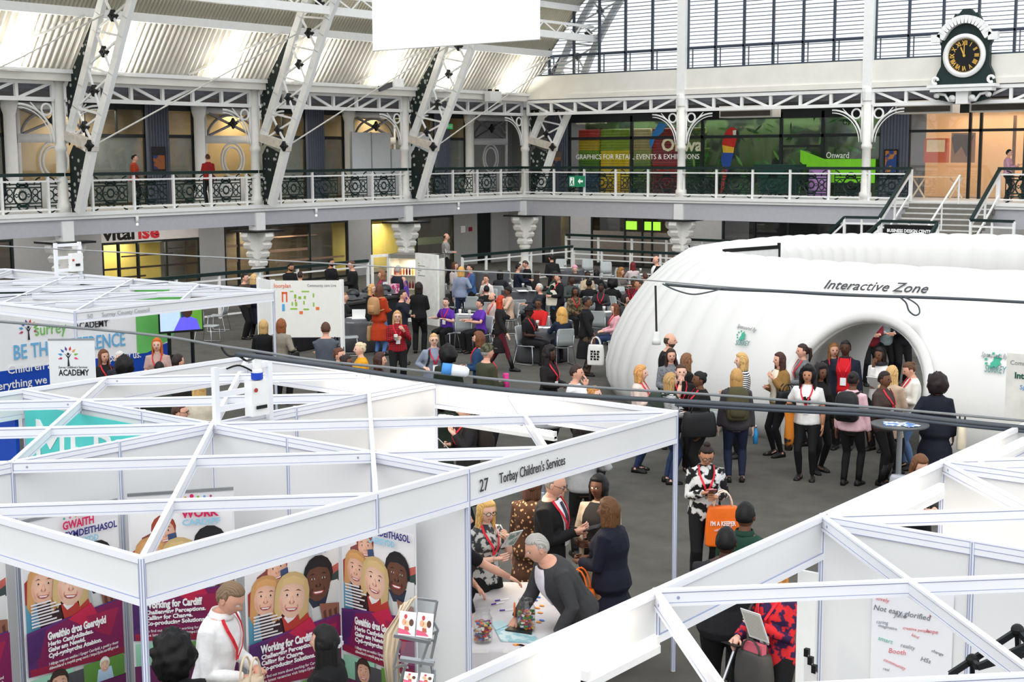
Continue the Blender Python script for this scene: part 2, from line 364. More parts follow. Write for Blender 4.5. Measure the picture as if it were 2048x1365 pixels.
# back gallery: graphics shop
GS = empty('graphics_shop', (-29.5, YG, 3.2), label='gallery shop front covered in colourful paper roll and jungle graphics', cat='shop front')
def gp(x0, x1, z0, z1, m, d=.35, name='window_graphic'):
    q = MB(); q.use(m); q.span((x0, YG+d, z0), (x1, YG+d+.02, z1)); return q.build(name, None, GS)
gp(-36.8, -22.2, 3.2, 6.75, mat((66, 92, 52), .7, pat='blotch', c2=(24, 44, 26), scale=1.1), 1.2, 'room_wall')
q = MB()
for x0, x1, cols in ((-36.7, -35.6, ['c03a30', 'c8b428', '6f9c2c', '4f7d30', '3b5a78', '2e4a66']), (-35.5, -34.0, ['7da02f', '8fae34', 'd6c733', 'd0b92d', 'd9c02e', 'c9a52a']), (-33.9, -32.9, ['c9c08a', 'b8ab6e', '97a04c', '6d8a3c', '5d7a38', '48602f']), (-32.8, -31.3, ['9c2f2b', 'a83430', '8e2a2c', '96302f', '7c2428', '6b2227']), (-31.2, -30.2, ['7c8c3a', '61803a', '3d6b34', '345c30', '2d4d2c', '27402a'])):
    for k in range(24):
        q.use(mat(cols[k//4], .6, var=.15)); z = 5.9-k*.115
        q.tube([(x0, YG+.6, z), (x1, YG+.6, z)], .062, 7)
q.build('paper_rolls', None, GS)
leafm = [mat(c, .6, var=.2) for c in ('2f6a2c', '3f8434', '1d4a24', '63a046')]
q = MB()
rl = random.Random(3)
for k in range(90):
    x = rl.uniform(-31, -22.4); z = rl.uniform(3.5, 6.2); a = rl.uniform(0, 2*PI); L = rl.uniform(.3, .8); q.use(leafm[k % 4])
    ux = np.array([math.cos(a), 0, math.sin(a)]); uy = np.array([-math.sin(a), 0, math.cos(a)])
    q.flat([(0, 0), (L*.3, L*.09), (L*.7, L*.08), (L, 0), (L*.7, -L*.08), (L*.3, -L*.09)], (x, YG+.45-k*.002, z), ux, uy)
q.build('leaf_graphic', None, GS)
q = MB(); q.use(FR)
for x in (-36.8, -33.5, -30.0, -26.4, -24.6, -22.2): q.span((x-.06, YG-.05, 3.2), (x+.06, YG+.05, 6.5))
q.span((-36.8, YG-.05, 5.5), (-22.2, YG+.05, 5.62)); q.span((-36.8, YG-.05, 6.25), (-22.2, YG+.05, 6.75)); q.span((-26.4, YG-.03, 5.1), (-24.6, YG+.03, 5.2)); q.build('frame', None, GS)
q = MB(); q.span((-36.8, YG, 3.2), (-22.2, YG+.012, 6.4)); q.build('glass_pane', glass(), GS)
yl = YG-.02
text('GRAPHICS FOR RETAIL, EVENTS & EXHIBITIONS', .3, (-36.45, yl, 4.66), EX, EZ, mat((235, 235, 230), emit=.15), GS, width=6.3)
text('Onwa', .75, (-32.0, yl, 5.0), EX, EZ, mat((205, 205, 170), emit=.1), GS, width=2.0, bold=.02)
text('Onward', .34, (-24.45, yl, 4.68), EX, EZ, mat((240, 240, 240), emit=.15), GS, width=.95)
text('Onw', .3, (-23.8, yl, 5.95), EX, EZ, BLACK, GS, width=.55)
# parrot graphic
q = MB(); o = np.array([-29.15, YG-.03, 3.5])
def fp(m, pts, d=0.0): q.use(mat(m, .6, var=.12)); q.flat(pts, o+np.array([0, -d, 0]), EX, EZ)
fp('c8322a', [(.15, 2.05), (.3, 2.35), (.55, 2.45), (.75, 2.35), (.78, 2.1), (.7, 1.7), (.6, 1.5), (.2, 1.5), (.08, 1.75)])
fp('e3b83a', [(.1, 1.72), (.66, 1.62), (.6, 1.3), (.15, 1.35)], .004)
fp('2b4fa0', [(.12, 1.42), (.64, 1.4), (.5, .9), (.35, .6), (.15, .8), (.05, 1.1)], .006)
fp('b23a35', [(.12, .85), (.36, .7), (.2, -.1), (.05, -.3)], .008)
fp('ece6dc', [(.58, 2.3), (.74, 2.32), (.74, 2.12), (.6, 2.08)], .010)
fp('2a2622', [(.74, 2.32), (.88, 2.22), (.84, 2.0), (.74, 2.14)], .012)
q.build('bird_graphic', None, GS)
q = MB(); o = np.array([-32.6, YG-.03, 4.6]); fp('2f7fc0', [(.1, .5), (.3, .9), (.7, 1.2), (.85, 1.5), (.5, 1.6), (.2, 1.2), (0, .8)]); q.build('blue_bird_graphic', None, GS)
q = MB(); q.use(mat((120, 205, 40), .5, emit=.12)); q.prism([(-2.6, .1), (-.5, .1), (-.5, 1.0), (-2.6, 1.0), (-3.6, 1.35), (-3.6, .9)], (-21.7, YG-.5, 3.25+.4), EX, EZ, -.06); o2 = q.build('angular_display', None, None, label='lime green angular display panel standing on the gallery', cat='display panel')
q = MB(); q.lathe((-24.3, YG-.8, 3.2), [(.0, 0), (.42, 0), (.42, 1.1), (0, 1.12)], 16); q.build('display_plinth', mat((176, 130, 190), .6), None, True, label='lilac round plinth beside the dark green bin on the gallery', cat='plinth')
t = empty('wheeled_bin', (-25.6, YG-1.6, 3.2), label='large dark green wheeled bin behind the gallery railing', cat='bin')
q = MB(); q.loft([[(-25.6+a*w, YG-1.6+c*.45, z) for a, c in ((-1, -1), (1, -1), (1, 1), (-1, 1))] for w, z in ((.55, 3.35), (.8, 4.35))]); q.build('bin_body', mat((20, 62, 50), .5), t)
q = MB(); q.box((-25.6, YG-1.6, 4.4), (1.75, 1.0, .1)); q.build('bin_lid', mat((18, 56, 46), .5), t)
for sx in (-.4, .4):
    q = MB(); q.lathe((-25.6+sx, YG-1.6, 3.29), [(.09, -.03), (.09, .03)], 10, EX); q.build('wheel', BLACK, t)
b = MB(); b.use(PIL)
for x0, n in ((-22.15, 9), (-37.9, 9)):
    for k in range(n): b.tube([(x0+k*.125, YG-.05, 3.2), (x0+k*.125, YG-.05, 6.75)], .075, 6)
struct(b, 'trim_2', label='blue grey ribbed cladding beside the gallery shops')
t = empty('poster', (-21.7, YG-.15, 4.6), label='blue and orange poster on the ribbed cladding right of the graphics shop', cat='poster')
q = MB(); q.span((-22.0, YG-.17, 4.1), (-21.45, YG-.15, 5.0)); q.build('backing', BLACK, t)
q = MB(); q.span((-21.95, YG-.175, 4.15), (-21.5, YG-.171, 4.95)); q.build('picture', mat((40, 70, 130), pat='blotch', c2=(190, 120, 50), scale=3), t)
t = empty('poster', (-37.4, YG-.15, 4.6), label='small orange topped poster on the ribbed cladding in the hall corner', cat='poster')
q = MB(); q.span((-37.65, YG-.17, 4.1), (-37.1, YG-.15, 5.0)); q.build('backing', mat((110, 100, 90)), t)
q = MB(); q.span((-37.6, YG-.175, 4.15), (-37.15, YG-.171, 4.75)); q.build('picture', mat((60, 70, 100), pat='blotch', c2=(170, 120, 80), scale=3), t)
# orange shop at the right
t = empty('orange_shop', (-18, YG, 3.2), label='orange lit gallery shop front at the top of the stairs', cat='shop front')
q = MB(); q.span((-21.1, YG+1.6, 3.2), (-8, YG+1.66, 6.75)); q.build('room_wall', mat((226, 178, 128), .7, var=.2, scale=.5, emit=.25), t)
q = MB(); q.use(FR); q.span((-21.1, YG-.05, 5.62), (-8, YG+.05, 5.72)); q.span((-21.1, YG-.05, 6.3), (-8, YG+.05, 6.75))
for x in (-21.1, -18.8, -18.4, -16.8, -14.5, -12, -10): q.span((x-.05, YG-.05, 3.2), (x+.05, YG+.05, 6.5))
q.build('frame', None, t)
q = MB(); q.span((-21.1, YG, 3.2), (-8, YG+.012, 6.4)); q.build('glass_pane', glass(), t)
q = MB(); q.use(mat((190, 92, 60), emit=.2)); q.span((-20.8, YG+.7, 4.5), (-19.9, YG+.9, 5.4)); q.use(mat((228, 200, 160), emit=.2)); q.span((-20.7, YG+.69, 4.9), (-20.0, YG+.7, 5.35)); q.build('shelf_unit', None, t)
q = MB(); q.use(mat((150, 110, 80), emit=.1)); q.span((-19.8, YG+.8, 4.5), (-18.9, YG+.85, 5.6)); q.use(mat((90, 70, 60))); q.flat([(0, .9), (.15, .3), (.4, .6), (.6, .2), (.85, 1), (.1, 1.05)], (-19.8, YG+.79, 4.5), EX, EZ); q.build('picture_panel', None, t)
q = MB(); q.use(mat((120, 84, 56))); q.span((-17.6, YG+1.0, 3.2), (-17.5, YG+1.1, 6.2)); q.span((-16.2, YG+1.0, 3.2), (-16.1, YG+1.1, 6.2)); q.build('partition_post', None, t)
t = empty('trestle_table', (-19.6, YG-.9, 3.2), label='pale trestle table with crossed legs in front of the orange shop', cat='table')
q = MB(); q.box((-19.6, YG-.9, 4.0), (1.8, .6, .05)); q.build('table_top', mat((236, 200, 160)), t)
for sx in (-.7, .7):
    for sg in (1, -1):
        q = MB(); q.bar((-19.6+sx-.25*sg, YG-.9-.02*sg, 3.2), (-19.6+sx+.25*sg, YG-.9-.02*sg, 3.98), .04, .05); q.build('leg', mat((225, 205, 180)), t)
# ---- ceiling units
for i, (x0, x1, w) in enumerate(((-27.9, -25.6, 'left of the centre column'), (-20.7, -18.6, 'above the pale ribbed cladding'), (-18.0, -15.5, 'below the clock'))):
    t = empty('ceiling_heater', ((x0+x1)/2, YB+1.5, 6.3), label='grey slatted heater box under the gallery ceiling '+w, cat='heater')
    q = MB(); q.span((x0, YB+1.2, 6.25), (x1, YB+1.9, 6.7)); q.build('casing', CREAM, t)
    q = MB(); q.span((x0+.08, YB+1.17, 6.3), (x1-.08, YB+1.2, 6.5)); q.build('grille', mat((90, 84, 76)), t)
# ---- columns
flut = mat((236, 234, 228), .5, var=.04)
def gcolumn(x, y, label, up):
    t = empty('gallery_column', (x, y, 3.2), label=label, cat='column', group='white columns along the gallery')
    q = MB(); q.lathe((x, y, 3.2), [(.22, 0), (.22, .25), (.17, .32), (.15, 1.8), (.19, 1.85), (.19, 1.95), (.16, 2.0), (.16, 3.9)], 12); q.build('shaft', flut, t, True)
    if up:
        q = MB(); q.box((x, y, 9.9), (.36, .25, 6.2)); q.lathe((x, y, 6.7), [(.2, 0), (.22, .3), (.2, .45)], 12); q.build('upper_post', WHITE, t)
    return t
def bracket(t, x, y, d):
    d = np.array(d, float); c = np.array([x, y, 0.])
    q = MB(); o = c+d*1.35+EZ*5.25
    q.tube(arc(o, -d, EZ, 1.15, 0, PI/2, 12), .035, 6); q.tube(arc(o, -d, EZ, 1.05, 0, PI/2, 12), .02, 5)
    q.tube(arc(c+d*.42+EZ*6.25, d, EZ, .17, 0, 2*PI, 14)[:-1], .035, 6, True)
    q.bar(c+d*.2+EZ*5.25, c+d*.2+EZ*6.5, .05, .06); q.bar(c+d*.55+EZ*6.05, c+d*.95+EZ*6.45, .03, .03); q.build('bracket', WHITE, t, True)
cl = ('first white gallery column at the photo edge', 'second white gallery column, left of the arched rib over the board', 'third white gallery column behind the grey display screens', 'white gallery column in the hall corner')
LCOLS = (24.5, 32.1, 39.6, 47.1)
for y, l in zip((16.9,)+LCOLS, ('white gallery column beyond the photo edge',)+cl):
    t = gcolumn(XL, y, l, False); bracket(t, XL, y, EY); bracket(t, XL, y, -EY)
for x, l in ((-28.85, 'white column in front of the jungle graphics with a post rising between windows'), (-21.2, 'white column left of the clock rising between the windows'), (-13.55, 'white column beyond the clock')):
    t = gcolumn(x, YB, l, True); bracket(t, x, YB, EX); bracket(t, x, YB, -EX)
# ground columns with scrolled heads
def groundcol(x, y, label):
    t = empty('ground_column', (x, y, 0), label=label, cat='column', group='white columns under the gallery')
    q = MB(); q.lathe((x, y, 0), [(.26, 0), (.26, .3), (.18, .36), (.17, .85), (.2, .88), (.26, 1.0), (.2, 1.08), (.28, 1.25), (.24, 1.35)], 14); q.build('shaft', flut, t, True)
    prof = [(0, 1.1), (.26, 1.1), (.3, 1.22), (.22, 1.34), (.36, 1.42), (.4, 1.54), (.3, 1.62), (.46, 1.7), (.52, 1.84), (.42, 1.92), (.56, 2.0), (.62, 2.12), (.58, 2.28)]
    poly = [(a, z) for a, z in prof]+[(-a, z) for a, z in prof[::-1]]
    q = MB(); q.prism(poly, (x, y-.17, 0), EX, EZ, -.34) ; q.prism(poly, (x-.17, y, 0), EY, EZ, .34); q.build('scroll_head', flut, t)
    q = MB(); q.box((x, y, 2.3), (1.3, 1.3, .06)); q.build('collar', DARK, t)
    q = MB(); q.box((x, y, 2.62), (.4, .4, .62)); q.build('neck', WHITE, t)
for (x, y), l in zip(((XL, 24.5), (XL, 32.1), (XL, 39.6), (XL+.2, 46.8), (-28.85, YB)), ('white scroll headed column under the gallery at the photo edge', 'white scroll headed column left of the buffet', 'white scroll headed column behind the drinks fridge', 'white scroll headed column in the hall corner behind the tables', 'white scroll headed column left of the inflatable room')):
    groundcol(x, y, l)
# ---- lattice girders
def girder(p, q_, n, label):
    p = np.array(p, float); q_ = np.array(q_, float); t = empty('lattice_girder', (p+q_)/2, label=label, cat='girder')
    up = np.array([0, 0, .5]); b = MB(); b.bar(p, q_, .16, .12); b.build('bottom_chord', WHITE, t)
    b = MB(); b.bar(p+up, q_+up, .16, .12); b.build('top_chord', WHITE, t)
    b = MB()
    for k in range(n+1): a = p+(q_-p)*k/n; b.bar(a, a+up, .1, .1, (q_-p))
    for k in range(n):
        a = p+(q_-p)*k/n; c = p+(q_-p)*(k+1)/n
        if k < n/2: b.bar(a+up, c, .07, .085)
        else: b.bar(a, c+up, .07, .085)
    b.build('web_bar', WHITE, t)
ys = (16.9,)+LCOLS
for k in range(4): girder((XL, ys[k]+.2, 6.55), (XL, ys[k+1]-.2, 6.55), 6, 'white lattice girder over the side gallery, %s bay from the photo edge' % ('outermost', 'first full', 'second full', 'corner')[k])
xs = (-36.6, -28.85, -21.2, -13.55, -6)
for k in range(4): girder((xs[k]+.2, YB, 6.55), (xs[k+1]-.2, YB, 6.55), 6, 'white lattice girder over the back gallery, %s' % ('corner bay', 'bay over the jungle graphics', 'bay under the clock', 'bay beyond the clock')[k])
# ---- back wall beam and windows
b = MB(); b.use(CREAM); b.span((-36.6, YB-.06, 7.3), (-6, YB+.15, 8.1)); b.span((-36.6, YB-.12, 7.14), (-6, YB+.1, 7.33)); struct(b, 'wall_upper_back', label='cream beam below the louvred windows')
b = MB(); b.use(mat((176, 176, 186), .8)); b.span((-41, YB+.35, 6.85), (-6, YB+.45, 7.5)); struct(b, 'wall_back_lining', label='grey lining above the back gallery girder')
LV = mat((92, 104, 122), .5, var=.05); LV2 = mat((58, 68, 82), .5)
for k in range(4):
    x0, x1 = xs[k]+.18, xs[k+1]-.18
    if k == 0: x0 -= .2
    t = empty('window_%d' % (k+1), ((x0+x1)/2, YB, 8.1), label='tall louvred end window bay with daylight behind', kind='structure')
    q = MB(); n = 6
    for j in range(n+1): q.box((x0+(x1-x0)*j/n, YB+.1, 10.6), (.07, .12, 5.0))
    q.span((x0, YB+.02, 8.1), (x1, YB+.16, 8.16)); q.span((x0, YB+.04, 8.84), (x1, YB+.15, 8.92)); q.build('frame', LV2, t)
    q = MB()
    for j in range(34):
        z = 8.24+j*.142
        q.box(((x0+x1)/2, YB+.25, z), (x1-x0, .08, .024))
    for j in range(n+1):
        xx = x0+(x1-x0)*j/n
        q.box((xx-.09, YB+.25, 10.5), (.03, .05, 4.8)); q.box((xx+.12, YB+.25, 8.5), (.03, .05, .7))
    q.build('louvre_blades', LV, t)
    q = MB(); q.span((x0, YB+.05, 8.16), (x1, YB+.06, 13)); q.build('glass_pane', glass(refl=0), t)
# ---- roof
def corr(name, p0, p1, y0, y1, per, amp, m, label, n=7):
    p0 = np.array(p0, float); p1 = np.array(p1, float); d = _n(p1-p0); nr = np.array([d[1], -d[0]])
    N = int((y1-y0)/per*n); vs = []; fs = []
    for i in range(N+1):
        y = y0+(y1-y0)*i/N; ph = (i % n)/n; w = amp*max(-1, min(1, 1.8*math.sin(2*PI*ph)))
        for p in (p0, p1): vs.append((p[0]+nr[0]*w, y, p[1]+nr[1]*w))
    for i in range(N): fs.append((2*i, 2*i+2, 2*i+3, 2*i+1))
    b = MB(); b.use(m); b.add(vs, fs); struct(b, name, label=label)
corr('ceiling_lower', (-36.55, 7.38), (-35.35, 8.98), 12, YB+.3, .2, .05, mat((226, 222, 212), .5, var=.16, scale=.5), 'white corrugated lower roof slope lit by floodlights')
corr('ceiling_middle', (-35.45, 9.05), (-34.0, 10.75), 12, YB+.3, .14, .03, mat((190, 186, 168), .6, var=.1, scale=.5), 'beige corrugated roof slope between the purlins')
corr('ceiling_upper', (-34.0, 10.8), (-31.0, 13.4), 12, YB+.3, .14, .03, mat((196, 194, 184), .6, var=.1, scale=.5), 'pale corrugated upper roof slope')
b = MB(); b.use(CREAM); b.span((XL-.1, 12, 7.08), (-36.35, YB, 7.42)); b.use(WHITE); b.span((-36.45, 12, 7.3), (-36.25, YB, 7.42)); struct(b, 'trim_3', label='cream eaves gutter along the corrugated roof')
for i, (p, w, h, l) in enumerate((((-35.35, 9.0), .16, .26, 'white roof purlin along the top of the lower slope'), ((-33.95, 10.75), .14, .22, 'white roof purlin along the top of the beige slope'))):
    b = MB(); b.bar((p[0], 12, p[1]), (p[0], YB+.2, p[1]), w, h); b.build('roof_purlin', WHITE, None, label=l, cat='purlin')
t = empty('longitudinal_beam', (-33.2, 30, 9.5), label='white boxed beam linking the roof ribs with a lattice above it', cat='beam')
b = MB(); b.bar((-33.2, 12, 9.5), (-33.2, 47.2, 9.5), .22, .26); b.build('box_beam', WHITE, t)
b = MB(); b.bar((-33.35, 12, 10.0), (-33.35, 47.2, 10.0), .08, .1)
for k in range(28):
    y = 12+k*1.25
    b.bar((-33.2, y, 9.6), (-33.35, y+.62, 10.0), .04, .04); b.bar((-33.35, y+.62, 10.0), (-33.2, y+1.25, 9.6), .04, .04)
b.build('lattice', WHITE, t)
def cat_(P, n):   # smooth polyline through points
    out = []; P = [np.array(p, float) for p in P]
    for i in range(len(P)-1):
        p0 = P[max(i-1, 0)]; p1 = P[i]; p2 = P[i+1]; p3 = P[min(i+2, len(P)-1)]
        for k in range(n):
            s = k/n; out.append(.5*((2*p1)+(p2-p0)*s+(2*p0-5*p1+4*p2-p3)*s*s+(-p0+3*p1-3*p2+p3)*s**3))
    out.append(P[-1]); return out
def rib(y, label):
    t = empty('roof_rib', (-36.0, y, 3.2), label=label, cat='roof rib', group='white lattice roof ribs')
    outer = cat_([(-36.62, y, 5.35), (-35.5, y, 7.5), (-34.55, y, 9.4), (-33.4, y, 11.05), (-31.9, y, 12.6)], 4)
    inner = cat_([(-35.36, y, 5.2), (-34.3, y, 7.2), (-33.25, y, 9.25), (-32.03, y, 11.0), (-30.6, y, 12.4)], 4)
    for nm, L in (('outer_chord', outer), ('inner_chord', inner)):
        q = MB()
        for a, c in zip(L[:-1], L[1:]): q.bar(a, c+(c-a)*.02, .26, .16, EY)
        q.build(nm, WHITE, t)
    q = MB(); q.bar((-36.2, y, 3.2), (-35.36, y, 5.25), .26, .2, EY); q.build('rib_foot', WHITE, t)
    q = MB(); q.bar((-36.68, y, 5.5), (-35.25, y, 5.15), .28, .24, EY); q.build('tie_block', mat((214, 206, 194), .8, var=.15), t)
    q = MB(); n = len(outer)
    for k in range(0, n-2, 2):
        a, c = outer[k], outer[k+2]; e, f = inner[k], inner[k+2]
        mid = (a+c+e+f)/4
        for p in (a, c, e, f): q.bar(p, mid, .05, .06)
        q.bar(a, e, .05, .06)
    q.build('web_bar', WHITE, t)
    for k in (0, 2, 4, 6, 8, 10):
        a = (outer[k]+outer[k+2]+inner[k]+inner[k+2])/4
        q = MB(); star(q, a, EX, EZ, .17, .16); q.build('boss', DARK, t)
    q = MB(); star(q, (-35.33, y-.16, 5.18), EX, EZ, .17, .12); q.build('boss', DARK, t)
    # dark pierced spandrel plate against the column and roof
    q = MB(); outl = [(XL+.17, 5.2), (-36.62, 5.2), (-35.55, 7.35), (-34.75, 8.9), (-35.1, 8.9), (-36.3, 7.4), (XL+.2, 6.9)]
    q.prism(outl, (0, y+.02, 0), EX, EZ, -.04); q.prism([(XL+.17, 3.2), (-36.2, 3.2), (-35.6, 4.9), (-36.4, 5.2), (XL+.17, 4.9)], (0, y+.02, 0), EX, EZ, -.04); q.build('spandrel_plate', mat((176, 178, 172), .6, pat='spots', c2=(22, 34, 32), scale=5), t)
    return t
for y, l in zip((17.0,)+LCOLS, ('white lattice roof rib beyond the photo edge', 'first white lattice roof rib at the photo edge', 'second white lattice roof rib above the floor plan board', 'third white lattice roof rib below the hanging white banner', 'white lattice roof rib in the hall corner against the louvred window')):
    rib(y+.15, l)
RODM = mat((214, 212, 206), .4)
for i in range(4):
    y = ys[i]+.15; y2 = ys[i+1]+.15
    b = MB(); b.tube([(-35.3, y, 5.2), (-35.5, y2-2.2, 7.6), (-34.6, y2, 8.9)], .025, 5); b.build('tie_rod', RODM, None, label='thin slanting steel tie rod from the %s rib foot to the next rib' % ('outermost', 'first', 'second', 'third')[i], cat='tie rod')
    b = MB(); b.tube([(-36.4, y2-3.2, 7.45), (-35.2, y2-.2, 8.9)], .04, 6); b.build('roof_brace', RODM, None, label='white diagonal brace across the corrugated slope beside the %s rib' % ('first', 'second', 'third', 'corner')[i], cat='brace')
k = 0
for i in range(4):
    for f in (.2, .75):
        y = ys[i]+(ys[i+1]-ys[i])*f; k += 1
        t = empty('flood_light', (-36.15, y, 7.3), label='slim white floodlight on the eaves washing the %s' % ('corrugated roof beyond the photo edge, far', 'corrugated roof beyond the photo edge, near', 'roof just right of the first rib', 'roof left of the second rib', 'roof just right of the second rib', 'roof left of the third rib', 'roof just right of the third rib', 'roof left of the corner rib')[k-1], cat='light')
        q = MB(); q.box((-36.12, y, 7.36), (.18, .7, .08)); q.build('housing', WHITE, t)
        q = MB(); q.box((-36.12, y, 7.41), (.12, .6, .02)); q.build('lamp', mat((255, 250, 235), emit=6), t)
        area('flood_glow', (-36.0, y, 7.5), .8, 110, (1, .95, .84), (0, math.radians(155), 0), .15)
t = empty('spot_rig', (-35.6, 37.3, 7.3), label='grey twin floodlight rig hanging in front of the eaves beside the banner', cat='light')
q = MB(); q.bar((-35.6, 37.0, 7.25), (-35.6, 37.7, 7.45), .1, .2); q.build('lamp_head', mat((90, 90, 92)), t)
q = MB(); q.box((-35.5, 37.9, 7.5), (.1, .5, .3)); q.build('lamp_array', mat((225, 225, 220), emit=.25), t)
t = empty('cable_box', (-35.9, 44.0, 7.2), label='white junction box below the eaves near the hall corner', cat='box')
q = MB(); q.box((-36.0, 44.0, 7.2), (.3, .7, .4)); q.build('box_body', WHITE, t); q = MB(); q.lathe((-36.0, 43.8, 7.4), [(.09, 0), (.09, .08), (0, .09)], 8); q.lathe((-36.0, 44.25, 7.4), [(.09, 0), (.09, .08), (0, .09)], 8); q.build('lamp', BLACK, t)
b = MB(); b.use(GW); b.span((-43.2, 10, 0), (-43, 54, 6.8)); struct(b, 'wall_outer_left', label='far wall behind the side shops')
b = MB(); b.use(GW); b.span((-43.2, 54, 0), (-4, 54.2, 6.8)); b.span((-43.2, 53, 6.85), (-4, 54.2, 7)); b.span((-43.2, 10, 6.85), (XG, 54, 7)); struct(b, 'wall_outer_back', label='far wall behind the back shops')
for y in (18, 24, 30, 36, 42): area('walkway_lamp', (-38.6, y, 3.02), 1.5, 60, (1, .98, .94), (0, 0, 0), 4)
for x in (-36, -30, -24, -18): area('walkway_lamp', (x, 48.6, 3.02), 4, 60, (1, .98, .94), (0, 0, 0), 1.5)
for y in (20, 27, 35, 43): area('gallery_lamp', (-38.6, y, 6.7), 1.5, 22, (1, .96, .9), (0, 0, 0), 4)
for x in (-34, -27, -20): area('gallery_lamp', (x, 48.6, 6.7), 4, 22, (1, .96, .9), (0, 0, 0), 1.5)
# warm light inside the shops
for y in (30.2, 36.5, 43.7): area('shop_lamp', (XG-1.1, y, 1.9), 2.5, 90, (1, .88, .62), (0, 0, 0), 1)
for y in (21, 28.5, 36, 43.5): area('shop_lamp', (XG-1.1, y, 6.4), 5, 95, (1, .86, .62), (0, 0, 0), 1)
area('shop_lamp', (-29, YG+.9, 6.3), 12, 70, (1, .97, .9), (0, 0, 0), .4)
area('shop_lamp', (-15, YG+.9, 6.3), 10, 90, (1, .8, .55), (0, 0, 0), .8)
area('shop_lamp', (-31, YG+1, 2.0), 6, 20, (1, .9, .75), (0, 0, 0), .8)
# ---- railings
def panel_mesh():
    q = MB(); r = .02
    for z in (.0, .1, .56, .66): q.tube([(-.62, 0, z), (.62, 0, z)], r, 4)
    for x in (-.62, .62): q.tube([(x, 0, -.05), (x, 0, .72)], .02, 4)
    c = np.array([0, 0, .33])
    for rr in (.3, .12): q.tube(arc(c, EX, EZ, rr, 0, 2*PI, 18)[:-1], .03, 4, True)
    for k in range(8):
        a = k*PI/4; d = np.array([math.cos(a), 0, math.sin(a)]); e = np.array([-math.sin(a), 0, math.cos(a)])
        q.tube([c+d*.12, c+d*.2+e*.05, c+d*.27, c+d*.2-e*.05], .019, 4, True)
    for s in (1, -1):
        q.tube(arc((0, 0, .33+s*.2), EX, EZ, .2, s*.3, s*(PI-.3), 10, .24*1), .03, 4)
        for z in (1, -1):
            q.tube(arc((s*.62, 0, .33+z*.3), EX, EZ, .22, PI/2*(2 if s > 0 else 0)+0, PI/2*(2 if s > 0 else 0)-s*z*1.5, 8), .024, 4)
            q.tube(arc((s*.42, 0, .33+z*.1), EX, EZ, .09, 0, 2*PI, 8)[:-1], .02, 4, True)
        q.tube(arc((s*.62, 0, .33), EX, EZ, .13, PI/2, PI/2+s*PI, 8), .022, 4)
    return q.mesh('cast_panel')
PM = panel_mesh(); PM.materials.append(GREEN)
def railing(p, q_, n, label, z0=3.2, h=1.13, panels=True, hm=GREEN):
    p = np.array([*p, z0], float); q_ = np.array([*q_, z0], float); d = _n(q_-p); nrm = np.cross(EZ, d)
    t = empty('balustrade', (p+q_)/2, label=label, cat='railing')
    b = MB(); b.bar(p+EZ*h, q_+EZ*h, .11, .1); b.build('handrail', hm, t)
    for z in (h-.19, .1):
        b = MB(); b.bar(p+EZ*z, q_+EZ*z, .05, .05); b.build('rail', WHITE, t)
    L = np.linalg.norm(q_-p)
    for k in range(n+1):
        a = p+d*L*k/n; b = MB(); b.bar(a, a+EZ*(h-.03), .075, .075, d); b.build('post', WHITE, t)
        if panels and k < n:
            o = obj('cast_panel', PM, t); c = a+d*L/n*.5+nrm*.14+EZ*.2
            M = Matrix.Identity(4)
            for r_ in range(3): M[r_][0], M[r_][1], M[r_][2], M[r_][3] = d[r_], nrm[r_], EZ[r_], c[r_]
            o.matrix_basis = M
    return t
railing((XL+.1, 22.45-1.535*5), (XL+.1, 22.45+1.535*15.9), 21, 'side gallery balustrade with white posts and dark cast iron panels')
railing((XL+.3, YB-.12), (-19.45, YB-.12), 11, 'back gallery balustrade with green exit sign and cast iron panels')
railing((-16.45, YB-.12), (-8, YB-.12), 5, 'gallery balustrade right of the staircase head')
t = empty('exit_sign', (-33.9, YB-.3, 4.0), label='green running man exit sign on the corner balustrade', cat='sign')
o = PY(1151, 365, YB-.28); e = PY(1182, 368, YB-.28)
q = MB(); q.span((-34.05, YB-.3, 3.55), (-33.25, YB-.27, 4.0)); q.build('sign_board', mat((30, 130, 90), emit=.15), t)
q = MB(); q.use(mat((240, 245, 240), emit=.2)); yq = YB-.305
q.flat([(0, 0), (.22, 0), (.22, .34), (0, .34)], (-34.0, yq, 3.6), EX, EZ); q.flat([(.0, .12), (.12, .24), (.12, .16), (.26, .16), (.26, .08), (.12, .08), (.12, 0)], (-33.6, yq, 3.66), EX, EZ)
q.build('arrow', None, t)
q = MB(); q.use(mat((30, 130, 90))); q.flat([(.08, .2), (.16, .24), (.14, .12), (.2, .02), (.15, .01), (.1, .1), (.04, .02), (.01, .04), (.07, .13)], (-34.0, yq-.004, 3.6), EX, EZ); q.flat([(.12, .26), (.16, .26), (.16, .31), (.12, .31)], (-34.0, yq-.004, 3.6), EX, EZ); q.build('figure', None, t)
c = PX(897, 253, XG+.3); t = empty('exit_sign', c, label='small green exit sign above the gallery door left of the corner column', cat='sign')
q = MB(); q.box(c, (.05, .5, .22)); q.build('sign_board', mat((50, 160, 90), emit=.5), t)
q = MB(); q.use(WHITE); q.flat([(-.18, -.06), (-.02, -.06), (-.02, .06), (-.18, .06)], c+EX*.027, EY, EZ); q.build('figure', None, t)
q = MB(); q.use(WHITE); q.flat([(.02, 0), (.1, .07), (.1, .03), (.2, .03), (.2, -.03), (.1, -.03), (.1, -.07)], c+EX*.027, EY, EZ); q.build('arrow', None, t)
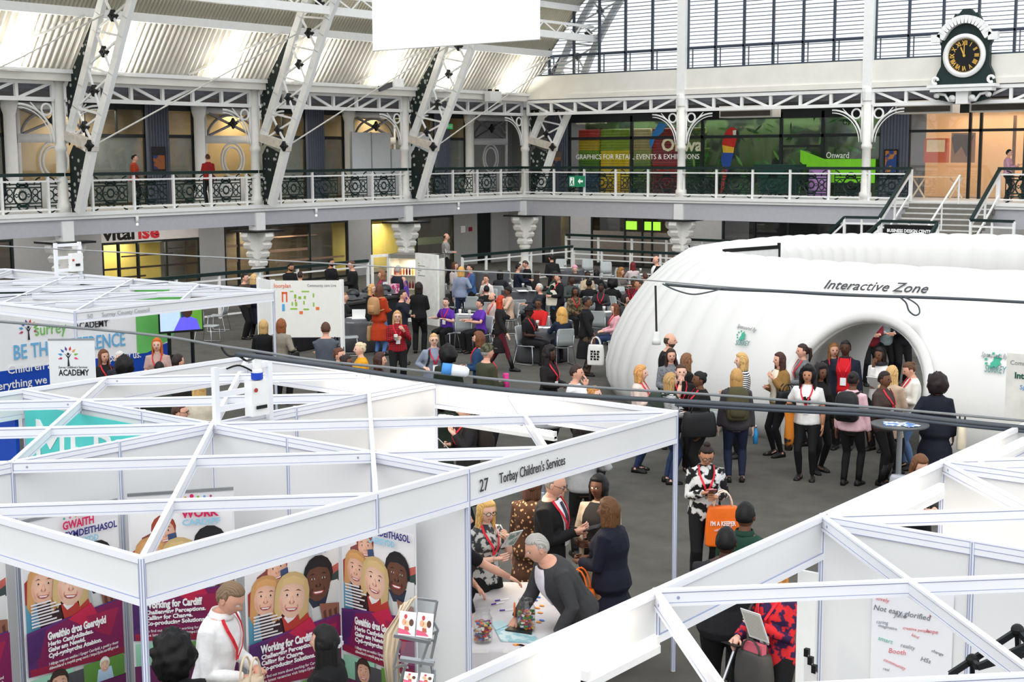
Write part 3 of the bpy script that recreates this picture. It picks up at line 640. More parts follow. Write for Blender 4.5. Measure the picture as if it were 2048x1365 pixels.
# ground rails
railing((-32.9, 16), (-32.9, 33.5), 11, 'low white rail with dark top along the left shops', 0, 1.35, False)
railing((-33.0, 38.5), (-33.0, 45.3), 5, 'low white rail beside the corner tables', 0, 1.2, False)
railing((-33.0, 45.4), (-22, 45.4), 8, 'low white rail along the back behind the tables', 0, 1.1, False)
railing((-35.0, 47.6), (-20, 47.6), 9, 'upper ramp rail along the back wall', .4, 1.1, False)
# ---- staircase
t = empty('staircase', (-18, 45, 0), label='wide staircase with metal edged steps up to the gallery', cat='staircase')
q = MB(); q.use(mat((120, 116, 108), .6)); n = 9
for k in range(n): q.span((-19.4, 44.0+k*.3, 1.45+.17*k), (-16.5, 44.0+(k+1)*.3+.03, 1.6+.17*(k+1)))
q.build('steps', None, t)
q = MB(); q.use(mat((215, 215, 212)))
for k in range(n+1): q.box((-17.95, 44.0+k*.3, 1.62+.17*k), (2.9, .05, .05))
q.build('nosing', None, t)
q = MB(); q.span((-19.4, 42.0, 1.4), (-15.2, 44.0, 1.6)); q.build('landing', mat((130, 128, 122)), t)
def stair_rail(P, label, mid=True):
    tt = empty('stair_rail', P[0], label=label, cat='railing')
    q = MB()
    for a, c in zip(P[:-1], P[1:]): q.bar(a, c, .09, .09)
    q.build('handrail', GREEN, tt)
    q = MB()
    for a, c in zip(P[:-1], P[1:]):
        for dz in (-.2, -.9): q.bar(np.array(a)+EZ*dz, np.array(c)+EZ*dz, .05, .06)
    q.build('rail', WHITE, tt)
    for a in P:
        q = MB(); q.bar(np.array(a)-EZ*1.05, a, .08, .08, EX); q.build('post', WHITE, tt)
    for a, c in zip(P[:-1], P[1:]):
        e = (np.array(a)+np.array(c))/2
        q = MB(); q.bar(e-EZ*1.0, e, .06, .06, EX); q.build('post', WHITE, tt)
    return tt
stair_rail([(-19.5, 46.7, 4.33), (-19.45, 44.1, 2.72), (-20.6, 43.9, 2.72), (-21.9, 43.9, 1.5)], 'dark topped stair rail on the left of the staircase')
stair_rail([(-16.4, 46.7, 4.33), (-16.35, 44.1, 2.72), (-14.9, 43.9, 2.72)], 'dark topped stair rail on the right of the staircase')
stair_rail([(-19.4, 41.0, 1.55), (-18.45, 42.0, 2.72), (-16.6, 42.0, 2.72), (-16.9, 41.0, 1.55)], 'dark topped landing rail carrying the black name board')
tt = empty('centre_rail', (-17.4, 45.5, 2.5), label='slim white tube handrail up the middle of the staircase', cat='railing')
q = MB(); q.tube([(-17.75, 44.1, 2.5), (-17.75, 46.7, 4.1)], .035, 6); q.build('handrail', WHITE, tt)
for y, z in ((44.3, 1.7), (45.2, 2.2), (46.65, 3.1)):
    q = MB(); q.tube([(-17.75, y, z), (-17.75, y, z+.95)], .03, 6); q.build('post', WHITE, tt)
t = empty('name_board', (-17.5, 41.9, 2.4), label='black board lettered with the venue name on the stair landing', cat='sign')
q = MB(); q.span((-18.3, 41.88, 2.28), (-16.62, 41.93, 2.62)); q.build('board', BLACK, t)
text('BUSINESS DESIGN CENTRE', .14, (-18.2, 41.87, 2.39), EX, EZ, mat((240, 240, 240), emit=.2), t, width=1.5, bold=.004)
# ---- clock
t = empty('wall_clock', (-17.65, YB-.1, 6.6), label='big dark green wall clock with gold Roman numerals under a white arch', cat='clock')
cx, cz, yf = -17.65, 8.1, YB-.32
def sym(p): return p+[(-a, z) for a, z in p[::-1]]
q = MB(); q.prism(sym([(1.02, -.95), (.95, -.6), (.82, -.35), (.82, .3), (.98, .66), (.86, .75), (.55, 1.05), (.38, 1.38), (.3, 1.32), (.12, 1.52)]), (cx, yf, cz), EX, EZ, -.2); q.build('case', GREEN, t)
q = MB(); q.lathe((cx, yf-.01, cz-.02), [(.55, 0), (.72, 0), (.72, .1), (.62, .16), (.57, .12), (.55, 0)], 40, -EY); q.build('bezel', WHITE, t, True)
q = MB(); q.lathe((cx, yf-.02, cz-.02), [(0, 0), (.57, 0), (.57, .03), (0, .03)], 40, -EY); q.build('dial', mat((14, 15, 17), .5), t)
gold = mat((222, 176, 84), .4, .2, var=.05)
q = MB(); q.use(gold)
for k in range(60):
    a = k*PI/30; q.box((cx+.535*math.sin(a), yf-.055, cz-.02+.535*math.cos(a)), (.022, .006, .022))
q.build('minute_marks', None, t)
for k, nm in enumerate(('XII', 'I', 'II', 'III', 'IIII', 'V', 'VI', 'VII', 'VIII', 'IX', 'X', 'XI')):
    a = k*PI/6; up = np.array([math.sin(a), 0, math.cos(a)]); rt = np.array([math.cos(a), 0, -math.sin(a)])
    me = textmesh(nm, .2, align='CENTER', bold=.008); me.materials.append(gold)
    me.transform(frame(np.array([cx, yf-.056, cz-.02])+up*.35, rt, up) @ Matrix.Diagonal((.75, 1, 1, 1))); obj('numeral', me, t)
q = MB(); q.use(gold)
for a, L, w in ((-.02, .44, .03), (-.42, .3, .045)):
    up = np.array([math.sin(a), 0, math.cos(a)]); c = np.array([cx, yf-.08, cz-.02]); q.bar(c-up*.05, c+up*L, w, .012, EY)
q.lathe((cx, yf-.075, cz-.02), [(.045, 0), (.045, .02), (0, .02)], 10, -EY); q.build('hands', None, t)
q = MB(); P = [np.array((cx-1.12, yf-.1, cz+.58)), np.array((cx-.82, yf-.1, cz+.58))]+arc((cx, yf-.1, cz+.35), EX, EZ, .82, PI*.86, PI*.14, 14)+[np.array((cx+.82, yf-.1, cz+.58)), np.array((cx+1.12, yf-.1, cz+.58))]
for a, c in zip(P[:-1], P[1:]): q.bar(a, c+(c-a)*.05, .26, .2, EY)
q.build('arch_moulding', WHITE, t)
q = MB(); q.box((cx, yf-.1, cz-1.02), (2.3, .5, .1)); q.box((cx, yf-.1, cz-1.14), (2.1, .42, .12)); q.build('shelf', WHITE, t)
q = MB(); q.box((cx, yf, cz-1.4), (.42, .3, .42)); q.build('corbel', WHITE, t)
for s in (1, -1):
    q = MB(); q.tube(arc((cx+s*.95, yf-.12, cz-.82), EX, EZ, .1, 0, 1.7*PI, 10), .05, 6); q.build('scroll', WHITE, t, True)
    q = MB(); q.tube([(cx+s*.26, yf-.1, cz-1.5), (cx+s*.45, yf-.1, cz-1.5), (cx+s*.6, yf-.1, cz-1.3), (cx+s*.85, yf-.1, cz-1.26)], .05, 6); q.lathe((cx+s*.34, yf-.1, cz-1.42), [(.11, -.06), (.11, .06)], 10, EY); q.lathe((cx+s*.88, yf-.1, cz-1.32), [(.09, -.06), (.09, .06)], 10, EY); q.build('scroll_bracket', WHITE, t, True)
    q = MB(); q.prism([(.25, -1.2), (1.0, -1.2), (.9, -1.45), (.25, -1.6)], (cx, yf+.05, cz), EX*s, EZ, -.04*s); q.build('back_plate', GREEN, t)
# ---- hanging banner
t = empty('hanging_banner', (-15.6, 18, 8), label='huge plain white banner hanging from the roof', cat='banner')
a = PY(746, 102, 18); c = PY(1080, 80, 18)
q = MB(); q.span((a[0], 17.995, a[2]), (c[0], 18.005, 9.6)); q.build('cloth', mat((248, 249, 252), .6, var=.01), t)
q = MB(); q.tube([(a[0], 18, a[2]+.01), (c[0], 18, a[2]+.01)], .018, 6); q.build('pole', WHITE, t)
q = MB(); q.tube([(a[0], 18, 9.6), (c[0], 18, 9.6)], .018, 6); q.build('pole', WHITE, t)
for xx in (a[0]+.3, c[0]-.3):
    q = MB(); q.tube([(xx, 18, 9.6), (xx, 18, 14)], .01, 4); q.build('cord', STEEL, t)
# grey display screens on the gallery
t = empty('display_screens', (-38.5, 40.7, 3.2), label='row of plain grey display screens standing on the side gallery', cat='display screen')
for i, (y0, y1, z1) in enumerate(((38.4, 39.5, 5.75), (39.5, 40.6, 5.75), (40.6, 41.5, 5.1), (41.5, 42.3, 5.78), (42.3, 42.9, 5.8))):
    q = MB(); q.span((-38.52, y0+.01, 3.3), (-38.48, y1-.01, z1)); q.build('screen_panel', mat((206, 208, 210), .6, var=.03), t)
    q = MB(); q.span((-38.54, y0-.02, 3.2), (-38.46, y0+.02, z1+.02)); q.build('screen_post', STEEL, t)
# ================================================================ SHELL SCHEME STANDS
MX = [-6.69-.99*k for k in range(0, 8)]; MY = [4.87+.99*k for k in range(-6, 8)]
def my(k): return 4.87+.99*k
HT = 2.5
PROF = mat((238, 239, 244), .35, var=.02)
def brace(t, p, q_, name='brace_beam', w=.035, h=.095, z=HT):
    z -= .004 if (q_[0]-p[0])*(q_[1]-p[1]) < 0 else (0 if abs(q_[0]-p[0]) > .1 and abs(q_[1]-p[1]) > .1 else .008)
    p = np.array([*p, z-h/2]); q_ = np.array([*q_, z-h/2])
    b = MB(); b.use(PROF); b.bar(p, q_, w*.7, h*.9); b.bar(p+EZ*h*.42, q_+EZ*h*.42, w, h*.16); b.bar(p-EZ*h*.42, q_-EZ*h*.42, w, h*.16)
    d = _n(q_-p); s = np.cross(d, EZ); L = np.linalg.norm(q_-p)
    b.use(LINE)
    for e in (.12, L-.12):
        for sg in (1, -1): b.lathe(p+d*e+s*sg*w*.35, [(.009, 0), (.009, .004), (0, .005)], 8, s*sg)
    for sg in (1, -1):
        for zz in (.30, -.30): b.bar(p+EZ*h*zz+s*sg*w*.36, q_+EZ*h*zz+s*sg*w*.36, .002, .004)
    return b.build(name, None, t)
def fascia(t, p, q_, h=.3, m=PANEL):
    p = np.array([*p, HT]); q_ = np.array([*q_, HT])
    b = MB(); b.use(m); b.bar(p-EZ*h/2, q_-EZ*h/2, .012, h-.04); b.use(PROF)
    for z in (-.02, -h+.02): b.bar(p+EZ*z, q_+EZ*z, .04, .042)
    b.use(LINE); d = _n(q_-p); s = np.cross(d, EZ)
    for sg in (1, -1):
        for z in (-.042, -h+.042): b.bar(p+EZ*z+s*sg*.012, q_+EZ*z+s*sg*.012, .01, .004)
    return b.build('fascia_panel', None, t)
def fascia2(t, p, q_): return fascia(t, p, q_, .2)
def post(t, p, z1=HT, z0=0):
    b = MB(); b.use(PROF); c = np.array([*p, 0.]); r = .022
    b.loft([[(c[0]+r*math.cos(a*PI/4+PI/8), c[1]+r*math.sin(a*PI/4+PI/8), z) for a in range(8)] for z in (z0, z1+.004)])
    b.use(LINE)
    for a in range(8):
        x, y = c[0]+r*.93*math.cos(a*PI/4), c[1]+r*.93*math.sin(a*PI/4); b.box((x, y, (z0+z1)/2), (.006, .006, z1-z0-.02), a*PI/4)
    return b.build('upright_post', None, t)
def wall(t, p, q_, m=PANEL, z1=HT, rail=.09):
    p = np.array([*p, 0.]); q_ = np.array([*q_, 0.])
    b = MB(); b.use(m); b.bar(p+EZ*(z1/2), q_+EZ*(z1/2), .008, z1-.1); b.use(PROF); b.bar(p+EZ*(z1-rail/2), q_+EZ*(z1-rail/2), .035, rail); b.bar(p+EZ*.04, q_+EZ*.04, .035, .08)
    b.use(LINE); d = _n(q_-p); s = np.cross(d, EZ)
    for sg in (1, -1):
        for zz in (.012, .05, rail): b.bar(p+EZ*(z1-zz)+s*sg*.018, q_+EZ*(z1-zz)+s*sg*.018, .002, .004)
    return b.build('wall_panel', None, t)
ST = empty('exhibition_stand', (MX[3], my(3), 0), label='white shell scheme stand block with criss cross roof beams filling the near foreground', cat='exhibition stand')
x0 = MX[0]
def run(fn, t, pts):
    for a, c in zip(pts[:-1], pts[1:]): fn(t, a, c)
P = lambda i, k: (MX[i], my(k))
run(fascia, ST, [P(0, 0), P(0, 2), P(0, 3), P(0, 4), P(0, 6)])
run(fascia, ST, [P(0, 0), P(3, 0), P(6, 0)])
run(fascia, ST, [P(0, 6), P(3, 6), P(6, 6)])
run(fascia, ST, [P(6, 0), P(6, 3), P(6, 4), P(6, 6)])
for i in range(6): wall(ST, P(i, 3), P(i+1, 3))
for k in range(0, 6): wall(ST, P(3, k), P(3, k+1))
for i, k in ((0, 0), (0, 2), (0, 3), (0, 6), (3, 0), (3, 1), (3, 2), (3, 3), (3, 4), (3, 5), (3, 6), (6, 6), (6, 3), (6, 0), (1, 3), (2, 3), (4, 3), (5, 3)): post(ST, P(i, k), z0=0 if (i, k) != (0, 2) else 2.2)
for a, c in (((0, 0), (3, 3)), ((0, 2), (3, 5)), ((0, 4), (2, 6)), ((3, 1), (6, 4)), ((3, 3), (6, 6)), ((3, 5), (4, 6)),
             ((2, 0), (0, 2)), ((3, 1), (1, 3)), ((1, 3), (0, 4)), ((5, 1), (3, 3)), ((3, 3), (0, 6)), ((5, 3), (3, 5)), ((6, 4), (4, 6)), ((6, 2), (5, 3)), ((4, 0), (3, 1))):
    brace(ST, P(*a), P(*c))
fy = MX[0]+.02
text('27', .14, (fy, my(3)+.12, 2.29), EY, EZ, mat((60, 60, 64)), ST, width=.1)
text("Torbay Children's Services", .12, (fy, my(3)+.36, 2.31), EY, EZ, mat((60, 60, 64)), ST, width=.86)
# fluorescent tube behind the back fascia
def tube_light(p, q_, label, power=18):
    p = np.array(p, float); q_ = np.array(q_, float); t = empty('tube_light', (p+q_)/2, label=label, cat='light')
    b = MB(); b.tube([p, q_], .026, 8); b.build('tube', mat((255, 240, 215), emit=14.0), t)
    d = _n(q_-p); b = MB(); b.bar(p-d*.05-EZ*.05, q_+d*.05-EZ*.05, .05, .04); b.box(p-d*.03-EZ*.015, (.04, .04, .07)); b.box(q_+d*.03-EZ*.015, (.04, .04, .07)); b.build('batten', WHITE, t)
    l = area('tube_glow', (p+q_)/2-EZ*.09, np.linalg.norm(q_-p), power, (1, .86, .66), (0, 0, math.atan2(d[1], d[0])), .06); return t
tube_light((MX[3]+.3, my(6)-.22, 2.17), (MX[3]+1.7, my(6)-.22, 2.17), 'lit fluorescent tube behind the back fascia of the large stand', 22)
tube_light((MX[3]-1.5, my(6)-.22, 2.17), (MX[3]-.4, my(6)-.22, 2.17), 'lit fluorescent tube glowing on the far left fascia of the large stand', 22)
# power box on its ladder frame
t = empty('power_box', (MX[3], my(3)+.1, 2.5), label='white ladder frame with electrical box and blue plug rising above the large stand', cat='power box')
c = np.array([MX[3], my(3), 0.]); e = c+np.array([.06, .62, 0])
b = MB()
for p in (c+EX*.06, e): b.bar(p+EZ*2.45, p+EZ*3.0, .05, .05, EX)
for z in (2.62, 2.75, 2.96): b.bar(c+EX*.06+EZ*z, e+EZ*z, .03, .05)
b.build('ladder_frame', PROF, t)
b = MB(); b.box(c+np.array([.12, .42, 2.68]), (.1, .2, .32)); b.build('box_body', WHITE, t)
b = MB(); b.lathe(c+np.array([.13, .42, 2.86]), [(.05, 0), (.05, .07), (.04, .08), (.04, .2), (0, .2)], 10); b.build('plug', WHITE, t)
b = MB(); b.lathe(c+np.array([.13, .42, 2.85]), [(.055, 0), (.055, .06), (0, .06)], 10); b.build('plug_collar', mat((30, 70, 190)), t)
b = MB(); b.tube(cat_([c+np.array([.13, .42, 3.05]), PD(494, 722, 12.0), PD(478, 713, 12.0), PD(458, 712, 12.0), PD(446, 700, 12.0), PD(443, 691, 12.0)], 5), .01, 6); b.tube(cat_([c+np.array([.1, .1, 2.98]), c+np.array([.1, .25, 2.99]), c+np.array([.12, .42, 2.9])], 5), .009, 5); b.build('cable', BLACK, t)
b = MB(); b.use(DARK); b.box(c+np.array([.185, .42, 2.6]), (.01, .12, .03)); b.build('switch', None, t); b = MB(); b.use(mat((170, 60, 60))); b.lathe(c+np.array([.18, .36, 2.76]), [(.02, 0), (.02, .006)], 8, EX); b.build('indicator', None, t)
# ---- right hand stand
RX = -3.95
SR = empty('exhibition_stand', (-2.5, 8.2, 0), label='white shell scheme stand at the lower right with scribbled wall sheet and lit tubes', cat='exhibition stand')
RY = [2.15, 4.2, 6.2, 8.21, 10.27, 12.3, 14.3]
for a, c in zip(RY[:-1], RY[1:]): fascia(SR, (RX, a), (RX, c))
for y in RY[1:]: post(SR, (RX, y), z0=0 if y in (8.21, 10.27) else 2.2)
for y in (8.21, 10.27):
    for k in range(3): wall(SR, (RX+k*1.0, y), (RX+(k+1)*1.0, y)); post(SR, (RX+(k+1)*1.0, y))
for a, c in (((RX, 6.2), (RX+3, 9.2)), ((RX, 8.21), (RX+2.1, 6.15)), ((RX, 8.21), (RX+2, 10.2)), ((RX, 10.27), (RX+2, 8.27)), ((RX, 10.27), (RX+2, 12.3)), ((RX, 6.2), (RX+2.1, 4.1)), ((RX, 4.2), (RX+2.6, 6.8)), ((RX, 12.3), (RX+2, 10.3))): brace(SR, a, c)
for (a, c), l in zip((((1180, 1362), (1303, 1268)), ((1770, 1020), (1878, 982)), ((1965, 922), (2046, 880))), ('lit tube in the near corner of the lower right stand', 'lit tube behind the sloping fascia of the lower right stand', 'lit tube at the far right edge of the lower right stand')):
    xx = RX+.22; p = PX(*a, xx); q_ = PX(*c, xx); z = (p[2]+q_[2])/2; p[2] = q_[2] = z; tube_light(p, q_, l, 12)
# scribbled sheet
t = empty('paper_sheet', (-3.2, 8.19, 1.5), label='white paper sheet covered in coloured handwriting on the stand wall', cat='paper')
a = PY(1745, 1190, 8.19); c = PY(1902, 1350, 8.19)
b = MB(); b.span((a[0], 8.19, 1.0), (c[0], 8.196, a[2]+.1)); b.build('sheet', mat((238, 238, 242), .6, var=.01), t)
hw = random.Random(5); cols = [mat((120, 122, 130)), mat((222, 120, 126)), mat((120, 196, 176)), mat((150, 152, 162))]
for k, (wd, px, py, s, ci) in enumerate((('lovely', 1751, 1196, .04, 1), ('Not easy glorified', 1746, 1216, .055, 0), ('Julie', 1788, 1230, .05, 3), ('caring', 1752, 1243, .035, 3), ('imaginative', 1756, 1250, .03, 3), ('creative people', 1805, 1255, .03, 1), ('kind', 1822, 1268, .03, 1), ('smart', 1755, 1276, .045, 2), ('hope', 1852, 1262, .04, 1), ('reality', 1800, 1290, .04, 3), ('Booth', 1776, 1302, .05, 1), ('community', 1766, 1318, .035, 1), ('HSs', 1840, 1318, .045, 0), ('change', 1862, 1300, .03, 0), ('real', 1765, 1336, .03, 3), ('growth', 1858, 1228, .035, 1))):
    o = PY(px, py+4, 8.185); r = hw.uniform(-.25, .1); text(wd, s*.95, o, (math.cos(r), 0, math.sin(r)), (-math.sin(r), 0, math.cos(r)), cols[ci], t, ext=.0005, shear=.25)
# white wing panel, folded card, black frame
a = PY(1597, 1140, 8.1); c = PY(1640, 1140, 8.1)
t = empty('display_board', (a[0], 8.1, 0), label='plain white half height panel beside the stand post', cat='panel'); b = MB(); b.span((a[0], 8.09, .08), (c[0]-.02, 8.12, a[2])); b.build('board', WHITE, t); b = MB(); b.box(((a[0]+c[0])/2, 8.105, .04), (.24, .3, .08)); b.build('base', STEEL, t)
t = empty('easel_card', PY(1622, 1340, 7.7), label='tilted white card with black clips beside the half height panel', cat='card')
p = PY(1609, 1295, 7.7); q_ = PY(1634, 1350, 7.55)
b = MB(); b.add([p, q_, q_-EZ*.9, p-EZ*.9], [(0, 1, 2, 3)]); b.add([p+EY*.01, q_+EY*.01, q_-EZ*.9+EY*.01, p-EZ*.9+EY*.01], [(3, 2, 1, 0)]); b.build('card', WHITE, t)
b = MB()
for f in (.2, .5, .8): b.box(p+(q_-p)*f, (.03, .03, .05))
b.build('clip', BLACK, t)
t = empty('popup_frame', PD(1990, 1330, 7.0), label='black folding display frame in the bottom right corner', cat='frame')
b = MB(); F = [PD(x, y, d) for x, y, d in ((1900, 1350, 7.0), (1945, 1322, 7.0), (2035, 1262, 7.0), (2060, 1290, 6.9), (1955, 1335, 6.9), (2060, 1305, 7.0), (1945, 1365, 7.1), (2040, 1365, 7.1))]
for i, j in ((0, 2), (2, 3), (1, 4), (4, 3), (1, 6), (2, 7), (0, 6), (4, 5)): b.bar(F[i], F[j], .022, .03)
b.build('strut', DARK, t)
for i in (1, 2): b = MB(); b.ball(F[i], .035); b.build('hub', BLACK, t)
b = MB(); b.bar(F[6], F[6]*np.array([1, 1, 0]), .03, .03, EX); b.bar(F[7], F[7]*np.array([1, 1, 0]), .03, .03, EX); b.build('leg', DARK, t)
# ---- far left stand
SL = empty('exhibition_stand', (-20, 14, 0), label='far left white shell scheme stand with childrens services graphics and television', cat='exhibition stand')
LX, LXB, LX2 = -18.57, -21.5, -26.9; LY = [8.5, 10.5, 12.48, 14.5, 16.53]
run(fascia2, SL, [(LX, y) for y in LY[2:]]); run(fascia2, SL, [(LX, 12.48), (LXB, 12.48), (-24, 12.48), (LX2, 12.48)]); run(fascia2, SL, [(LX, 16.53), (LXB, 16.53), (-24.2, 16.53), (LX2, 16.4)])
for y in (12.48, 16.53): post(SL, (LX, y))
for y in (8.5, 9.5, 10.5, 11.5, 12.48, 13.5, 14.5, 15.5): wall(SL, (LXB, y), (LXB, y+1.0))
for p, q_ in (((LX, 12.48), (-22.6, 16.5)), ((LX, 16.53), (-22.6, 12.5)), ((LX, 14.5), (-20.6, 12.48)), ((LX, 14.5), (-20.6, 16.5)), ((-20.6, 12.48), (-24.6, 16.5)), ((-20.6, 16.53), (-24.6, 12.5)), ((LXB, 12.48), (LXB, 16.53)), ((-24.2, 12.48), (-24.2, 16.5)), ((-22.6, 12.5), (-26.6, 16.4)), ((-22.6, 16.5), (-26.6, 12.5)), ((-20, 12.48), (-20, 16.5))): brace(SL, p, q_)
run(fascia2, SL, [(LX2, 12.48), (LX2, 16.4)]); run(fascia2, SL, [(-24.2, 12.6), (-24.2, 16.4)])
xw = LXB+.02
def pw(m, y0, z0, y1, z1, d=0.0, name='wall_graphic'):
    q = MB(); q.use(m); q.span((xw+d, y0, z0), (xw+d+.004, y1, z1)); return q.build(name, None, SL)
BLUE = mat((20, 72, 178), .5, var=.02); SKY = mat((112, 182, 226), .5, var=.02); LIME = mat((112, 200, 104), .5, var=.03)
pw(mat((246, 246, 246), .5, var=.01), 8.5, .1, 16.5, 2.42); pw(BLUE, 8.5, .4, 15.75, 1.22, .004)
q = MB(); q.use(BLUE); q.flat([(15.75, .5), (16.5, .5), (16.5, 1.35), (15.75, 1.22)], (xw+.008, 0, 0), EY, EZ); q.build('wall_graphic', None, SL)
q = MB(); q.use(LIME); q.flat([(15.72, 2.42), (17.0, 2.42), (16.9, 1.95), (16.5, 1.4), (15.95, 1.2), (15.72, 1.2)], (xw+.012, 0, 0), EY, EZ); q.build('green_graphic', None, SL)
text('BE THE DIFFERENCE', .36, PX(27, 720, xw+.02), EY, EZ, SKY, SL, width=2.28, bold=.004)
text('Children and You', .2, PX(15, 749, xw+.02), EY, EZ, mat((245, 245, 245)), SL, width=1.45, bold=.002)
text('everything we do. Be part', .2, PX(-24, 784, xw+.02), EY, EZ, mat((245, 245, 245)), SL, width=2.1, bold=.002)
text('part of us.', .2, PX(218, 724, xw+.02), EY, EZ, mat((245, 245, 245)), SL, width=.7, bold=.002)
text('surrey', .3, PX(70, 672, xw+.02), EY, EZ, mat((120, 190, 90)), SL, width=.62)
def tree_logo(o, ux, uz, s, parent, trunk=True):
    q = MB(); o = np.array(o, float)
    for k, c in enumerate(('d84878', '7ab84a', 'd89a3a', 'c83a3a', '5a3a8a', '3a6ab8', '3a9ac8', 'b83a6a')):
        a = PI*(-.08+1.16*k/7); d = np.array([math.cos(a), math.sin(a)]); e = np.array([-d[1], d[0]])
        q.use(mat(c)); q.flat([tuple(d*.32*s), tuple(d*.42*s+e*.07*s), tuple(d*.6*s), tuple(d*.42*s-e*.07*s)], o, ux, uz)
    if trunk:
        q.use(mat((40, 40, 50))); q.flat([(-.06*s, -.55*s), (.07*s, -.55*s), (.03*s, -.1*s), (.2*s, .18*s), (0, .0), (-.2*s, .18*s), (-.03*s, -.1*s)], o, ux, uz)
        q.flat([(.08*s*math.cos(k*PI/4), .14*s+.08*s*math.sin(k*PI/4)) for k in range(8)], o, ux, uz)
    return q.build('tree_logo', None, parent)
tree_logo(PX(57, 660, xw+.02), EY, EZ, .32, SL)
text('ACADEMY', .18, PX(149, 660, xw+.02), EY, EZ, mat((50, 50, 56)), SL, width=.72, bold=.003)
text("Children's Services", .07, PX(172, 646, xw+.02), EY, EZ, mat((90, 90, 96)), SL, width=.5)
text('Surrey County Council', .095, (LX+.022, 12.95, 2.36), EY, EZ, mat((170, 170, 175)), SL, width=.9)
text('50', .095, (LX+.022, 12.68, 2.36), EY, EZ, mat((170, 170, 175)), SL, width=.1)
t = empty('power_box', (-24.2, 14.5, 2.5), label='white ladder frame with power box rising above the far left stand', cat='power box')
b = MB(); c = PD(140, 560, 28.0)
for dy in (0, .55): b.bar((c[0], c[1]+dy-.3, 2.45), (c[0], c[1]+dy-.3, 3.15), .06, .06, EX)
for z in (2.6, 2.85, 3.1): b.bar((c[0], c[1]-.3, z), (c[0], c[1]+.25, z), .04, .06)
b.build('ladder_frame', PROF, t); b = MB(); b.box((c[0]+.08, c[1]+.1, 2.75), (.12, .26, .36)); b.build('box_body', WHITE, t)
b = MB(); b.use(DARK); b.box((c[0]+.15, c[1]+.1, 2.7), (.01, .1, .05)); b.build('switch', None, t); b = MB(); b.use(mat((200, 60, 60))); b.box((c[0]+.15, c[1]+.0, 2.8), (.01, .04, .04)); b.build('indicator', None, t)
# television
tv = PX(362, 652, -20.9); t = empty('television', (tv[0], tv[1], 0), label='television on a black trolley stand showing a woman in a purple top', cat='television')
ux = _n((.35, .94, 0)); nz = np.cross(ux, EZ); o = np.array([tv[0], tv[1], 1.87])
b = MB(); b.bar(o-ux*.42, o+ux*.42, .05, .56); b.build('screen_housing', BLACK, t)
def on(q, m, pts, d): q.use(m); q.flat(pts, o+nz*(.027+d), ux, EZ)
q = MB(); on(q, mat((176, 200, 238), emit=.5), [(-.4, -.24), (.4, -.24), (.4, .26), (-.4, .26)], 0)
on(q, mat((92, 150, 50), emit=.4), [(-.02, -.24), (.4, -.24), (.4, .26), (-.02, .26)], .001); on(q, mat((40, 50, 110), emit=.3), [(.0, -.1), (.1, -.1), (.1, .26), (.0, .26)], .0015)
on(q, mat((96, 88, 220), emit=.5), [(-.15, -.24), (.36, -.24), (.3, -.05), (.16, .02), (-.02, 0)], .002); on(q, mat((70, 44, 34), emit=.2), [(.12+.1*math.cos(k*PI/6), .12+.13*math.sin(k*PI/6)) for k in range(12)], .003); on(q, mat((26, 20, 18)), [(.12+.11*math.cos(k*PI/6), .17+.1*math.sin(k*PI/6)) for k in range(7)], .004)
q.build('screen', None, t)
for s in (-.22, .22):
    b = MB(); p = o+ux*s-nz*.04; b.bar((p[0], p[1], .06), (p[0], p[1], 1.7), .04, .06, EX); b.build('pole', BLACK, t)
b = MB(); b.bar(o-ux*.4-EZ*1.75+nz*.1, o+ux*.4-EZ*1.75+nz*.1, .5, .05); b.build('base', BLACK, t)
b = MB(); p = PX(350, 752, -20.5); b.box((p[0], p[1], .98), (.5, .6, .04)); b.box((p[0], p[1], .48), (.1, .1, 1.0)); b.box((p[0], p[1], .02), (.4, .4, .04)); b.build('laptop_stand', BLACK, None, label='black laptop lectern below the television', cat='stand')
t = empty('laptop', (p[0], p[1], 1.0), label='open black laptop on the lectern below the television', cat='laptop')
b = MB(); b.box((p[0]+.05, p[1], 1.015), (.26, .36, .02), .3); b.build('keyboard', BLACK, t); b = MB(); b.bar((p[0]-.1, p[1]-.18, 1.14), (p[0]-.06, p[1]+.18, 1.14), .015, .22); b.build('screen', DARK, t)
# turquoise wall graphic
t = empty('wall_banner', (MX[4]-.5, my(3)-.03, 1.2), label='turquoise banner with big white painted letters hung on the stand wall', cat='banner')
b = MB(); b.span((MX[6]+.06, my(3)-.035, .35), (MX[3]-.06, my(3)-.03, 2.36)); b.build('cloth', mat((92, 212, 206), .6, var=.03), t)
text('MERSEY', .68, (MX[6]+.18, my(3)-.038, 1.76), EX, EZ, mat((250, 250, 250)), t, width=2.6, bold=0, shear=.05)
b = MB(); b.use(BLUE); b.span((MX[7]-.1, my(3)-.1, .2), (MX[6]-.02, my(3)-.06, 2.2)); b.build('wall_banner', None, None, label='deep blue banner left of the turquoise one at the photo edge', cat='banner')
